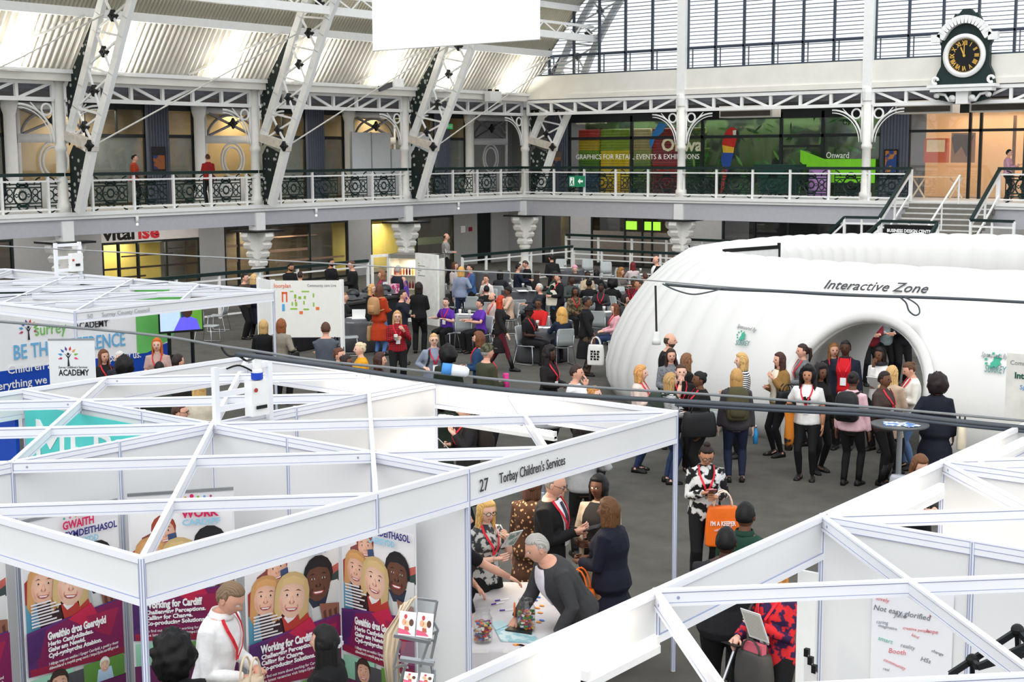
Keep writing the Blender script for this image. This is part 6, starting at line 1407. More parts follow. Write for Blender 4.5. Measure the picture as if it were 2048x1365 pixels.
    off = {'tee': .013, 'shirt': .017, 'jumper': .02, 'jacket': .026, 'coat': .03, 'dress': .014, 'vest': .018}[tst]
    t0 = {'tee': -.06, 'shirt': -.06, 'jumper': -.07, 'jacket': -.1, 'coat': -.1, 'dress': -.1, 'vest': -.06}[tst]
    if sit: t0 = max(t0, -.06)
    q = MB(); TR = [r for r in T if t0 <= r[0] <= .55]
    if TR[0][0] > t0: TR = [(t0, *(float(np.interp(t0, [r[0] for r in T], [r[j] for r in T])) for j in (1, 2, 3)))]+TR
    rings = [ring(*r, off=off*(1 if r[0] < .5 else .6)) for r in TR]
    drop = {'coat': .42, 'dress': .38}.get(tst, 0)
    if 'short' in ex and tst == 'coat': drop = .2
    if drop and not sit:
        for f in (.33, .66, 1.0): rings.insert(0, ring(t0-drop*f, .178+.03*f, .128+.045*f, -.012, off=off))
    elif drop and sit:
        pass
    q.loft(rings)
    sl = {'tee': .5, 'vest': .0}.get(tst, 1.0)
    if 'threeq' in ex: sl = .78
    for e in (1, -1):
        el, wr = E_[e], W[e]
        if sl <= 0: continue
        if sl <= .5: pts = [sh[e]-rt*e*.06, sh[e], sh[e]+(el-sh[e])*.75]; rr = [.054, .055+off*.7, .06]
        else:
            en = el+(wr-el)*((sl-.5)*2-.03); pts = [sh[e]-rt*e*.06, sh[e], sh[e]*.5+el*.5, el, el*.5+en*.5, en]; rr = [.052, .054+off*.6, .047+off*.6, .042+off*.6, .042+off*.5, .032+off*.45]
        q.tube(pts, [r*bulk**.4 for r in rr], 12)
    nm = {'tee': 't_shirt', 'shirt': 'shirt', 'jumper': 'jumper', 'jacket': 'jacket', 'coat': 'coat', 'dress': 'dress', 'vest': 'vest'}[tst]
    tp = obj(nm, remesh(q, vox, nm, tm, 2 if near else 1), root)
    # trousers, skirt
    bst, bcol = bot[0], bot[1]; bm = bot[2] if len(bot) > 2 else mat(bcol, .85, var=.14, scale=8, bump=.1)
    if bst in ('trousers', 'jeans', 'leggings'):
        o2 = {'trousers': .018, 'jeans': .013, 'leggings': .006}[bst]; q = MB(); q.loft([ring(*r, off=o2*.6) for r in T if r[0] <= .13])
        for e in (1, -1):
            hp, kn, an = hip[e], K[e], A_[e]; fl = .012 if bst == 'trousers' else 0
            q.tube([hp+EZ*.03, hp*.7+kn*.3, kn*.85+hp*.15, kn, kn*.65+an*.35+np.array([0, -.01, 0]), an*.85+kn*.15, an-EZ*.02*(bst == 'trousers')], [(.086*bulk**.5+o2), .08*bulk**.5+o2, .058+o2, .054+o2, .055+o2, .038+o2+fl, .036+o2+fl], 12)
        obj('trousers', remesh(q, vox, 'trousers', bm, 1), root)
    elif bst == 'skirt':
        q = MB(); q.loft([ring(-.5, .2, .17, 0), ring(-.3, .195, .16, -.01), ring(-.1, .186, .138, -.012, .008), ring(.06, .165, .118, -.008, .008), ring(.14, .14, .1, 0, .008)][::1]); q.build('skirt', bm, root, True)
    for e in (1, -1):
        an = A_[e]; q = MB(); f = np.array([.12*e, 1, 0]); f = _n(f); sd = np.cross(f, EZ); b0 = np.array([an[0], an[1], an[2]-.085])
        q.loft([[b0+f*y+sd*w*a+EZ*(z*b_) for a, b_ in ((-1, 0), (1, 0), (1, .45), (.6, 1), (-.6, 1), (-1, .45))] for y, w, z in ((-.075, .03, .07), (-.05, .036, .09), (.04, .04, .085), (.11, .046, .055), (.16, .04, .042), (.185, .02, .03))])
        if 'boots' in ex: q.tube([an-EZ*.03, an+(K[e]-an)*.65], [.046, .056], 10)
        q.build('shoe', mat(shoes, .5, var=.05), root, True)
    # ---- hair
    hm = mat(hcol, .55, pat='hair', scale=28 if near else 18)
    thick = {'short': .010, 'buzz': .004, 'bob': .022, 'long': .016, 'afro': .07, 'curly': .045, 'bun': .012, 'pony': .012, 'thin': .003, 'fringe': .016}.get(hstyle)
    if thick is not None:
        low = {'afro': -.75, 'curly': -.7, 'bob': -.7, 'long': -.8, 'fringe': -.8}.get(hstyle, -.45); hl0 = .55 if hstyle not in ('thin',) else .8
        if hstyle == 'fringe': hl0 = .3
        cov = hstyle in ('bob', 'long', 'afro', 'curly', 'fringe')
        ph_ = R.uniform(0, 6)
        def tf(a, b_, c):
            az = abs(math.atan2(a, b_)); line = hl0-.1*abs(a)
            # azimuth where the hair edge runs at this height
            lim = (.95 if cov else 1.3) + (0 if c > .05 else (.0 if cov else .55))
            if hstyle == 'thin': lim = 1.35; inside = (az > lim and low < c < .5)
            else: inside = (c > line) or (az > lim and c > low)
            d = min(1, max(0, (c-line)/.12 if c > line else 0)+max(0, (az-lim)/.18)) if inside else 0
            if inside and c < low+.15: d *= max(0, (c-low)/.15)
            nz = noise.noise(Vector((a*4+ph_, b_*4, c*4)))*(.35 if hstyle in ('afro', 'curly') else .18)
            return -.014+(thick+.014)*d*(1+nz) if inside else -.014
        q = MB(); rows, dirs = head_verts(hc, ax, HS, ns+4, ms+4, False, tf); add_rows(q, rows)
        if cov and hstyle != 'afro':
            Lh = {'bob': .13, 'long': .32, 'curly': .24, 'fringe': .3}[hstyle]; wd = {'bob': .016, 'long': .014, 'curly': .045, 'fringe': .014}[hstyle]
            if len(hair) > 2: Lh = hair[2]
            for lay in (0,):
                inn, out = [], []; nz_ = 16; nr = 7
                for i in range(nr+1):
                    f = i/nr; ro, ri = [], []
                    for k in range(nz_+1):
                        a = (-1+2*k/nz_)*2.05; ca, sa = math.cos(a), math.sin(a)
                        rx, ry = .078+wd+.012*f, .088+wd+.01*f
                        wv = 1+.06*math.sin(a*5+ph_)+(.12*noise.noise(Vector((a*2, f*5, ph_))) if hstyle == 'curly' else .03*math.sin(a*9))
                        tap = 1 if hstyle != 'bob' else 1-.12*f*f
                        c0 = hc-hf*.012+hu*.03-(hu*min(f, .35)+EZ*max(0, f-.35))*(Lh+.05)*(1+.06*math.sin(k*1.7+ph_)*f)
                        p = hx*sa*rx*wv*tap-hf*ca*ry*wv*tap; ro.append(c0+p); ri.append(c0+p*.72)
                    out.append(ro); inn.append(ri)
                rings = [o_+i_[::-1] for o_, i_ in zip(out, inn)]; q.loft(rings)
        if hstyle == 'bun': q.ball(hc-hf*.085+hu*.07, .042, 10, 8)
        if hstyle == 'pony': q.tube([hc-hf*.08+hu*.05, hc-hf*.14+hu*.03, hc-hf*.15-hu*.08, hc-hf*.12-hu*.2], [.025, .036, .034, .012], 8)
        if 'topknot' in ex: q.ball(hc-hf*.03+hu*.13, .04, 10, 8)
        q.build('hair', hm, root, True)
    hatc = None
    for wname in ('cap', 'hat', 'beanie', 'scarfhead'):
        if wname in ex.split(): hatc = wname
    if hatc:
        hcolr = {'cap': (86, 88, 66), 'hat': (36, 36, 38), 'beanie': (232, 160, 180), 'scarfhead': (40, 36, 36)}[hatc]; q = MB()
        def tf2(a, b_, c): return (.026 if hatc != 'scarfhead' else .022) if c > (.42 if b_ > 0 else .15)-.1*abs(a) else -.02
        rows, dirs = head_verts(hc, ax, HS, ns, ms, False, tf2); add_rows(q, rows)
        if hatc == 'cap': q.loft([[hc+hu*(.055-.012*yy*10)+hf*(.09+yy)+hx*w*u+hu*z for u, z in ((-1, 0), (0, .012), (1, 0), (0, -.004))] for yy, w in ((0, .07), (.04, .066), (.075, .04))])
        if hatc == 'hat': q.loft([[hc+hu*(.045+dz)+hx*r*math.cos(a)+hf*(r+.02)*math.sin(a) for a in [2*PI*k/20 for k in range(20)]] for r, dz in ((.1, .0), (.145, .0), (.147, .008), (.1, .012))])
        q.build({'cap': 'cap', 'hat': 'brimmed_hat', 'beanie': 'beanie', 'scarfhead': 'headscarf'}[hatc], mat(hcolr, .85, var=.15, scale=20) if hatc != 'cap' else mat((92, 94, 70), .9, pat='blotch', c2=(54, 50, 40), scale=18), root, True)
    if 'glasses' in ex:
        q = MB()
        for e in (1, -1):
            c = hc+hf*.094+hx*e*.031+hu*.008; q.tube(arc(c, hx, hu, .026, 0, 2*PI, 12, .02)[:-1], .0028, 5, True); q.tube([c+hx*e*.026, hc+hx*e*.078+hu*.012+hf*.01], .0024, 4)
        q.tube([hc+hf*.1-hx*.006+hu*.012, hc+hf*.1+hx*.006+hu*.012], .0025, 4); q.build('glasses', mat((24, 20, 20), .3, var=0), root)
    # ---- front details that lie on the chest
    def strip(name, pts, w, m, o_=.012, par=None):
        q = MB(); vs = []
        P3 = [surf(t, a, off+o_) for t, a in pts]; n = len(P3)
        for i, p in enumerate(P3):
            tg = _n(P3[min(i+1, n-1)]-P3[max(i-1, 0)]); nr = _n(p-(spine(pts[i][0]))); sd = _n(np.cross(tg, nr))*w/2
            vs += [p-sd, p+sd, p+sd+nr*.004, p-sd+nr*.004]
        q.loft([vs[4*i:4*i+4] for i in range(n)]); return q.build(name, m, par or root)
    def patch(name, ts, wfun, m, o_, par=None, c0=0.0):
        q = MB(); rings = []
        for t in ts:
            w = wfun(t); aa = np.linspace(c0-w, c0+w, 7); rings.append([surf(t, a, off+o_) for a in aa]+[surf(t, a, off+o_-.02) for a in aa[::-1]])
        q.loft(rings); return q.build(name, m, par or root, True)
    for w_ in ex.split():
        if w_.startswith('inner='):
            c_ = tuple(int(w_[6:][i:i+2], 16) for i in (0, 2, 4)); lo = .0 if 'open' in ex else .2
            patch('shirt_front', np.linspace(lo, .535, 9), (lambda t: .5+.25*(t-.1)) if 'open' in ex else (lambda t: .06+1.5*max(0, t-.2)), mat(c_, .8, var=.08), .007)
        if w_.startswith('tie='):
            c_ = tuple(int(w_[4:][i:i+2], 16) for i in (0, 2, 4)); strip('tie', [(t, 0) for t in np.linspace(.18, .52, 8)], .055, mat(c_, .6), .012)
    if 'lanyard' in ex:
        red = mat((222, 40, 58), .6, var=.05); lb = .2 if not sit else .22
        ln = strip('lanyard', [(.548, -.9), (.53, -.75), (.48, -.52), (.42, -.36), (.34, -.18), (lb+.05, -.03)], .022, red, .016)
        strip('lanyard', [(.548, .9), (.53, .75), (.48, .52), (.42, .36), (.34, .18), (lb+.05, .03)], .022, red, .016)
        if 'nobadge' not in ex:
            q = MB(); c = surf(lb-.02, 0, off+.022); q.loft([[c+rt*a*.045+sp*b_*.06+fw*d for a, b_ in ((-1, -1), (1, -1), (1, 1), (-1, 1))] for d in (-.004, .004)]); q.build('badge', mat((244, 244, 246), .4, var=0), ln)
    if 'collar' in ex:
        q = MB(); q.loft([[spine(t)-fw*.004+rt*r*1.08*math.cos(a)+fw*r*math.sin(a) for a in [2*PI*k/16 for k in range(16)]] for t, r in ((.525, .092), (.545, .082), (.575, .072), (.572, .066), (.54, .07))]); q.build('collar', tm, root, True)
    if 'scarf' in ex.split():
        q = MB(); q.tube(arc(spine(.55), rt, fw, .085, 0, 2*PI, 14)[:-1], .035, 8, True); q.build('scarf', mat((50, 46, 50), .9), root, True)
    if 'straps' in ex:
        for e in (1, -1): strip('shoulder_strap', [(.515, .8*e), (.47, .62*e), (.38, .6*e), (.28, .75*e), (.2, 1.2*e)], .04, mat((30, 30, 32)), .012)
    if 'hairclip' in ex:
        q = MB(); q.box(hc-hf*.11-hu*.02+hx*.03, (.09, .03, .025)); q.box(hc-hf*.115+hu*.01+hx*.04, (.02, .02, .06)); q.build('hair_clip', mat((220, 222, 226), .3), root)
    if 'print' in ex.split():
        q = MB(); q.use(BLACK)
        for t, a in ((.36, -.25), (.33, -.1), (.3, -.3), (.36, .05), (.3, 0)):
            c = surf(t, a, off+.009); q.loft([[c+rt*u*.03+sp*v*.03+fw*d for u, v in ((-1, -.6), (.4, -1), (1, .5), (-.3, 1))] for d in (-.004, .003)])
        q.build('shirt_print', None, root)
    root.scale = (s, s, s); root.location = (x, y, z0); root.rotation_euler = (0, 0, yaw)
    p = Person(); p.M = Matrix.LocRotScale(Vector((x, y, z0)), Matrix.Rotation(yaw, 3, 'Z'), Vector((s, s, s))); p.W = W; p.E = E_; p.sh = sh; p.surf = surf; p.spine = spine; p.fw = fw; p.sp = sp; p.yaw = yaw; p.x, p.y = x, y; p.hc = hc
    PEOPLE.append(p); return p
def world(p, v): return np.array(p.M @ Vector([float(c) for c in v]))
def held_flat(p, e, name, label, cat, w, h, m, tilt=.6, off=(0, .06, .02), m2=None, th=.006):
    """sheet, phone or tablet lying in a hand"""
    c = world(p, p.W[e]+np.array(off)); a = p.yaw; fx = np.array([math.cos(a), math.sin(a), 0]); fy = np.array([-math.sin(a), math.cos(a), 0])
    uy = fy*math.cos(tilt)+EZ*math.sin(tilt); q = MB(); q.use(m); o = c-fx*w/2; q.prism([(0, 0), (w, 0), (w, h), (0, h)], o, fx, uy, th)
    if m2: q.use(m2); nz = np.cross(fx, uy); q.flat([(w*.08, h*.08), (w*.92, h*.08), (w*.92, h*.92), (w*.08, h*.92)], o+nz*(th+.001), fx, uy); q.flat([(w*.08, h*.08), (w*.08, h*.92), (w*.92, h*.92), (w*.92, h*.08)], o-nz*.001, fx, uy)
    return q.build(name, None, None, label=label, cat=cat)
def held_cup(p, e, label, m=(236, 234, 228)):
    c = world(p, p.W[e]+np.array([0, .09, -.02])); cup(c[0], c[1], c[2], label, None, m)
def bag(p, label, loc, w, h, d, m, name='handbag', cat='bag', strap=None, handle=True, hm=None, slant=0.85, graphic=None):
    """loc is the middle of the bag in the wearer's own frame; the bag's flat side faces sideways when w<d"""
    t = empty('bag' if False else name, world(p, loc), 0, label, cat); M = p.M.to_3x3()
    def Wd(v): return world(p, np.array(loc)+np.array(v))
    q = MB(); rings = []
    for z, f in ((-1, slant if slant > 1 else 1), (-.9, 1.04), (-.3, 1.06), (.5, .98), (.9, .9 if slant < 1 else .95), (1, .82 if slant < 1 else .9)):
        rings.append([Wd((w/2*f*math.copysign(abs(math.cos(a))**.6, math.cos(a)), d/2*f*math.copysign(abs(math.sin(a))**.6, math.sin(a)), z*h/2)) for a in [2*PI*k/16 for k in range(16)]])
    q.loft(rings); q.build('bag_body', m, t, True)
    if handle:
        ln = d if d > w else w; axv = EY if d > w else EX
        for e in (-1, 1):
            o_ = (EX if d > w else EY)*e*min(w, d)*.3; q = MB(); q.tube([Wd(o_+axv*ln*.28*math.cos(a)+EZ*(h*.46+h*.42*math.sin(a))) for a in np.linspace(0, PI, 9)], .009, 6); q.build('handle', hm or m, t, True)
    if strap is not None:
        q = MB(); pts = [world(p, v) for v in strap]; q.tube(cat_(pts, 4), .012, 6); q.build('strap', hm or m, t, True)
    if graphic: graphic(t, Wd)
    return t
def backpack(p, label, m, h=.42, w=.3):
    c = p.spine(.33)-p.fw*.21; t = empty('backpack', world(p, c), 0, label, 'backpack')
    def Wd(a, b_, z): return world(p, c+EX*a+p.fw*b_+p.sp*z)
    q = MB(); q.loft([[Wd(w/2*f*math.copysign(abs(math.cos(a))**.5, math.cos(a)), .1*g*math.copysign(abs(math.sin(a))**.5, math.sin(a)), z) for a in [2*PI*k/16 for k in range(16)]] for z, f, g in ((-h/2, .8, .7), (-h*.42, 1, 1), (0, 1, 1.05), (h*.3, .92, .9), (h*.45, .7, .7), (h/2, .4, .4))]); q.build('bag_body', m, t, True)
    q = MB(); q.loft([[Wd(w*.36*f*math.cos(a), -.09+(-.05*g)*abs(math.sin(a)) if math.sin(a) > 0 else -.06, z) for a in [2*PI*k/12 for k in range(12)]] for z, f, g in ((-h*.4, .8, .4), (-h*.3, 1, 1), (-h*.02, 1, 1), (h*.06, .9, .3))]); q.build('pocket', m, t, True)
    for e in (1, -1):
        q = MB(); q.tube([world(p, v) for v in (c+EX*e*.1+p.sp*h*.42+p.fw*.06, p.surf(.515, PI-.6*e if False else .9*e, .04), p.surf(.4, .75*e, .045), p.surf(.25, 1.3*e, .05), c+EX*e*.13-p.sp*h*.3+p.fw*.05)], .018, 6); q.build('strap', m, t, True)
    return t
# ---------------------------------------------------------------- the people of the photograph
BK, NV, RD, WH, GY, JN = (20, 20, 22), (28, 34, 56), (200, 34, 40), (236, 236, 234), (92, 94, 98), (58, 80, 124)
Hb, Hd, Hl, Hy, Hg, Hr = (74, 48, 34), (24, 19, 18), (124, 86, 54), (204, 164, 104), (156, 152, 148), (186, 66, 28)
TB, LB, JB = ('trousers', BK), ('leggings', BK), ('jeans', (44, 58, 92))
def pm(c, pat, c2, sc): return mat(c, .85, pat=pat, c2=c2, scale=sc)
def Pp(px, py, phi, h, pose, top, bot, hair, skin, label, **k):
    sit = k.get('sit', False); z0 = k.get('z0', 0); s = h/1.7; ln = math.radians(k.get('lean', 0)); hz = (.52 if sit else .9*s)
    c = PZ(px, py, z0+hz+(.80*math.cos(ln)+.03)*s); x, y = c[0], c[1]; yaw = facing(x, y, phi)
    d = math.sin(ln)*.66*s; x += math.sin(yaw)*d; y -= math.cos(yaw)*d
    p = person(x, y, yaw, h, pose, top, bot, hair, skin, label, **k)
    if sit: chair_at(x, y-.0, yaw, 'grey chair under the ' + label.replace('person in ', 'sitter in ', 1)[:60].rsplit(' ', 1)[0] if False else 'grey chair occupied by the '+' '.join(label.split()[:11]))
    return p
L = 'lanyard'
# --- near stands
A1 = Pp(446, 1150, 62, 1.8, 'hold', ('shirt', (244, 244, 244)), ('trousers', (92, 72, 52)), ('short', (132, 108, 84)), 'f', 'person in white shirt with red lanyard opening a canvas bag before the posters', sex='m', near=True, ex='lanyard nobadge collar', hd=(-8, 28), lean=10)
A2 = Pp(347, 1275, 195, 1.66, 'down', ('jumper', BK), TB, ('afro', (14, 13, 14)), 'd', 'person with round black afro seen from behind in front of the white shirt', near=True)
A3 = Pp(655, 1248, 250, 1.6, 'hold', ('coat', BK), TB, ('long', (20, 18, 18), .26), 'f', 'person with long black hair and silver hair clip facing the posters', near=True, ex='hairclip short')
A4 = Pp(1100, 936, 70, 1.8, 'phone', ('jacket', (24, 24, 26)), TB, ('thin', (150, 140, 130)), 'f', 'balding person in black suit, tie and red lanyard reading a tablet', sex='m', near=True, ex='lanyard inner=eceef2 tie=2a3040 glasses', hd=(0, 16))
A5 = Pp(968, 990, 40, 1.64, 'cup2', ('tee', GY, pm((60, 62, 64), 'blotch', (190, 190, 186), 16)), TB, ('long', (222, 178, 104), .36), 'p', 'person with very long blonde hair, glasses and patterned top holding leaflets', near=True, ex='lanyard nobadge glasses', hd=(-10, 12))
A6 = Pp(1200, 946, 330, 1.68, 'hold', ('coat', (190, 172, 150)), ('trousers', (74, 60, 46)), ('bob', (22, 18, 18)), 'b', 'person with black bob in beige coat and floral top talking at the stand', near=True, ex='open inner=2e2a28', bulk=1.08)
A7 = Pp(1222, 994, 248, 1.66, 'hold', ('coat', (24, 26, 42)), ('trousers', (150, 120, 88)), ('bob', (104, 70, 42)), 'b', 'person with short brown hair and navy coat seen from behind by the table', near=True, bulk=1.25, ex='collar')
A8 = Pp(1078, 1068, 292, 1.76, 'lean', ('jacket', (62, 62, 64)), ('trousers', (40, 40, 44)), ('short', (176, 172, 166)), 'f', 'grey haired person in dark grey jacket leaning over the sweet jar table', sex='m', near=True, lean=34, hd=(0, 20), ex='inner=e8e2ea', bulk=1.15)
A9 = Pp(1062, 944, 150, 1.66, 'down', ('coat', (200, 150, 100), pm((206, 160, 112), 'spots', (70, 44, 30), 22)), TB, ('bob', Hb), 'f', 'person in leopard spotted coat standing behind the black suit', near=False)
A10 = Pp(915, 1010, 100, 1.7, 'arm', ('tee', BK), TB, ('short', Hd), 'f', 'person in black tee behind the stand post with bare arm over the table', near=True, sex='m', hands=((.12, .62, .95), (-.2, .2, .9)))
# --- right foreground
B1 = Pp(1412, 880, 8, 1.66, 'phone', ('jacket', BK, pm((22, 22, 24), 'blotch', (214, 214, 214), 11)), TB, ('bun', (36, 24, 20)), 't', 'person in black and white patterned top looking at a pink phone', near=True, ex='lanyard nobadge glasses topknot', hd=(0, 26))
B2 = Pp(1490, 1002, 165, 1.74, 'hold', ('jacket', (28, 62, 48)), TB, ('short', (18, 17, 18)), 'b', 'person in green collared jacket with short black hair, back turned', near=True, sex='m', ex='collar')
B3 = Pp(1452, 1052, 170, 1.74, 'hold', ('jacket', (34, 34, 38)), TB, ('short', (16, 15, 16)), 'd', 'broad person in dark jacket with cropped black hair, back to camera', near=True, sex='m', bulk=1.25)
B4 = Pp(1556, 1112, 320, 1.66, 'cup2', ('jumper', (190, 40, 44), pm((206, 40, 46), 'blotch', (50, 30, 70), 14)), TB, ('long', (206, 140, 62), .3), 'p', 'blonde person in red floral top with papers and a grey handbag', near=True, ex='lanyard', hands=((.24, .2, 1.02), (-.04, .24, 1.2)))
B5 = Pp(1834, 898, 30, 1.62, 'hold', ('jumper', (40, 38, 38)), TB, ('long', (112, 72, 44), .3), 'p', 'person with long brown hair looking down behind the right stand fascia', near=True, hd=(0, 30))
B6 = Pp(1925, 985, 100, 1.66, 'hold', ('shirt', RD, pm((170, 24, 30), 'plaid', (30, 20, 24), 9)), TB, ('long', (190, 160, 90)), 'p', 'person in red plaid behind the walls of the right stand')
# --- left group by the inflatable room
C1 = Pp(1337, 664, 80, 1.84, 'down', ('jacket', BK), TB, ('thin', (70, 56, 46)), 'f', 'tall bald bearded person in black suit by the inflatable wall', sex='m', ex='beard inner=f0f0f2', bulk=1.1)
C2 = Pp(1341, 695, 15, 1.66, 'hold', ('jumper', GY, pm((72, 74, 78), 'spots', (120, 122, 126), 30)), TB, ('long', (58, 38, 30), .3), 'f', 'person with long dark hair and sparkly grey jumper below the bald person')
C3 = Pp(1371, 705, 120, 1.66, 'hold', ('jacket', BK), TB, ('long', (126, 88, 58), .36), 'f', 'person with long light brown hair turned away beside the grey jumper', )
C4 = Pp(1362, 726, 8, 1.66, 'chin', ('tee', BK), TB, ('short', Hb), 'p', 'person in black tee and red lanyard covering the mouth with a hand', ex=L)
C5 = Pp(1279, 729, 75, 1.64, 'cup', ('jumper', (226, 204, 194)), JB, ('bob', (206, 150, 90)), 'p', 'person with strawberry blonde bob and pale pink jumper holding a cup', ex='lanyard nobadge')
C6 = Pp(1338, 745, 110, 1.64, 'hold', ('jumper', WH, pm((238, 238, 236), 'stripes', (28, 30, 40), 17)), JB, ('bob', (178, 142, 92)), 'p', 'person in black and white striped jumper with short blonde hair, back turned', )
C7 = Pp(1402, 741, 285, 1.68, 'cup', ('jacket', BK), TB, ('bun', (18, 17, 18)), 'b', 'person in black with a hair bun carrying a big black holdall', ex='lanyard nobadge', bulk=1.1)
C9 = Pp(1168, 838, 190, 1.68, 'bag', ('jumper', (150, 152, 154)), LB, ('curly', (34, 26, 24)), 't', 'person with long dark curls and grey top behind the stand fascia', ex='boots')
# --- in front of the arch
D1 = Pp(1486, 705, 285, 1.68, 'hold', ('jumper', NV, pm((236, 236, 232), 'stripes', (34, 36, 52), 10)), TB, ('bob', Hy), 'p', 'blonde person in navy and white striped jumper by the inflatable wall')
D2 = Pp(1474, 737, 185, 1.68, 'down', ('jacket', (66, 62, 66)), ('jeans', (30, 36, 58)), ('bob', (190, 146, 88)), 'p', 'person with blonde bob and khaki backpack seen from behind', bulk=1.1)
D3 = Pp(1562, 703, 300, 1.68, 'cup2', ('jacket', (142, 106, 58)), LB, ('long', (70, 40, 34)), 'f', 'person in tan jacket over cream top with dark wavy hair', ex='inner=e6dcc8 open', bulk=1.1)
D4 = Pp(1608, 686, 290, 1.7, 'hold', ('jumper', (112, 116, 118)), TB, ('pony', (52, 36, 30)), 'f', 'person in grey jumper with dark ponytail and lanyard facing left', ex='lanyard nobadge')
D5 = Pp(1617, 731, 350, 1.7, 'bag', ('tee', WH), LB, ('curly', (20, 17, 18), .3), 't', 'person in white printed tee with big black curly hair', ex='lanyard print', bulk=1.1)
D6 = Pp(1640, 727, 40, 1.66, 'down', ('jumper', BK), LB, ('curly', (30, 24, 24)), 'b', 'person in black with dark curls half hidden behind the white tee')
D7 = Pp(1692, 678, 350, 1.8, 'down', ('jacket', (26, 30, 46)), TB, ('short', (20, 18, 18)), 'd', 'person in navy blazer over red top with white badge in the arch', ex='open inner=c81420 lanyard', bulk=1.1)
D8 = Pp(1667, 684, 15, 1.68, 'hold', ('jacket', (30, 28, 34)), TB, ('long', (150, 104, 64)), 'f', 'person with light brown hair and lanyard just behind the navy blazer', ex='lanyard nobadge')
D9 = Pp(1762, 693, 330, 1.7, 'chin', ('jacket', (228, 226, 222)), TB, ('bob', (28, 20, 20)), 'b', 'smiling person in white jacket with dark bob, hand at chin', ex='scarf')
D10 = Pp(1706, 742, 160, 1.68, 'down', ('shirt', (226, 184, 192)), LB, ('bun', (26, 20, 20)), 'b', 'person in pale pink shirt with hair bun and black backpack, back turned', bulk=1.08, ex='boots')
D11 = Pp(1783, 730, 150, 1.66, 'hold', ('coat', (190, 164, 140)), TB, ('long', (204, 164, 106), .2), 'p', 'blonde person in fluffy beige coat in front of the arch', ex='short')
D12 = Pp(1767, 740, 60, 1.68, 'hold', ('jacket', (68, 54, 50)), LB, ('short', (36, 24, 22)), 'b', 'person in brown blazer with short dark hair beside the round table', ex='lanyard boots', bulk=1.08)
D13 = Pp(1827, 720, 285, 1.68, 'phone', ('jumper', (228, 226, 216)), ('jeans', (92, 118, 158)), ('bun', (92, 60, 40)), 'f', 'person in cream cardigan with hair bun checking a phone', ex='lanyard nobadge', hd=(0, 22))
D14 = Pp(1875, 751, 175, 1.68, 'bagL', ('coat', (24, 27, 40)), LB, ('afro', (34, 22, 24)), 'b', 'person in long navy coat with curly dark hair seen from behind', bulk=1.15)
# inside the arch
for px, dd, tp_, nm_, ex in ((1706, 29.6, (26, 30, 50), 'navy suit', ''), (1742, 29.2, (120, 28, 44), 'burgundy top', 'lanyard'), (1772, 29.4, (150, 164, 166), 'pale denim jacket', ''), (1806, 29.3, (24, 24, 28), 'black top', 'lanyard')):
    c = PD(px, 640, dd); person(c[0], c[1], facing(c[0], c[1], 20), 1.74, 'hold', ('jacket', tp_), TB, ('short', Hd), 'f', 'person in %s standing inside the arch behind the others' % nm_, ex=ex)
# --- middle distance
E1 = Pp(794, 620, 5, 1.66, 'cup2', ('shirt', RD, pm((204, 28, 38), 'plaid', (44, 20, 30), 9)), TB, ('long', (200, 156, 104), .2), 'p', 'person in red checked shirt with glasses holding a coffee cup', ex='lanyard glasses', bulk=1.1)
E2 = Pp(758, 569, 140, 1.72, 'hold', ('coat', (184, 60, 26)), ('jeans', (92, 130, 190)), ('long', (92, 54, 36), .16), 'f', 'person in long rust orange coat with tan backpack and jeans')
E3 = Pp(837, 564, 170, 1.74, 'hold', ('jacket', BK), TB, ('bob', (34, 24, 22)), 'f', 'person in black trouser suit standing with back turned by the buffet', )
E4 = Pp(803, 578, 75, 1.74, 'chin', ('jumper', (30, 34, 46)), TB, ('short', (34, 26, 24)), 'f', 'person in navy jumper with hand to mouth beside the black suit', sex='m')
E5 = Pp(742, 567, 60, 1.66, 'hold', ('jumper', BK), TB, ('long', (204, 156, 98)), 'p', 'person with long blonde hair and glasses behind the orange coat', ex='lanyard glasses')
E6 = Pp(765, 540, 285, 1.66, 'hold', ('shirt', RD, pm((150, 84, 110), 'plaid', (52, 36, 60), 9)), TB, ('bob', (140, 96, 62)), 'f', 'person in pink and purple plaid queueing by the buffet', ex='lanyard nobadge')
E7 = Pp(795, 530, 150, 1.76, 'hold', ('vest', (36, 38, 52)), ('trousers', (60, 56, 60)), ('short', (170, 166, 160)), 'f', 'grey haired person in navy body warmer facing the drinks fridge', sex='m')
E8 = Pp(834, 515, 80, 1.72, 'hold', ('shirt', (214, 176, 176)), TB, ('long', (186, 116, 60)), 'f', 'person with auburn hair and pale pink top behind the red tee', ex='lanyard')
E9 = Pp(856, 520, 215, 1.72, 'hold', ('tee', (214, 30, 40)), LB, ('pony', (92, 58, 40)), 'f', 'person in red tee with brown shoulder bag and black leggings', )
E10 = Pp(847, 514, 20, 1.8, 'hold', ('shirt', (216, 190, 190)), TB, ('thin', (160, 130, 110)), 'f', 'bald person in pale shirt hidden behind the red tee', sex='m')
E11 = Pp(705, 520, 275, 1.82, 'hold', ('jacket', BK), ('trousers', (166, 154, 136)), ('short', (96, 64, 46)), 'f', 'person in black blazer and beige trousers serving at the buffet', sex='m')
E12 = Pp(579, 524, 40, 1.76, 'hold', ('shirt', BK), TB, ('short', Hd), 't', 'bearded server in black shirt behind the buffet, left one', sex='m', ex='beard', hd=(0, 15))
E13 = Pp(661, 516, 50, 1.78, 'hold', ('shirt', BK), TB, ('short', Hd), 't', 'bearded server in black shirt behind the buffet, nearer the blazer', sex='m', ex='beard')
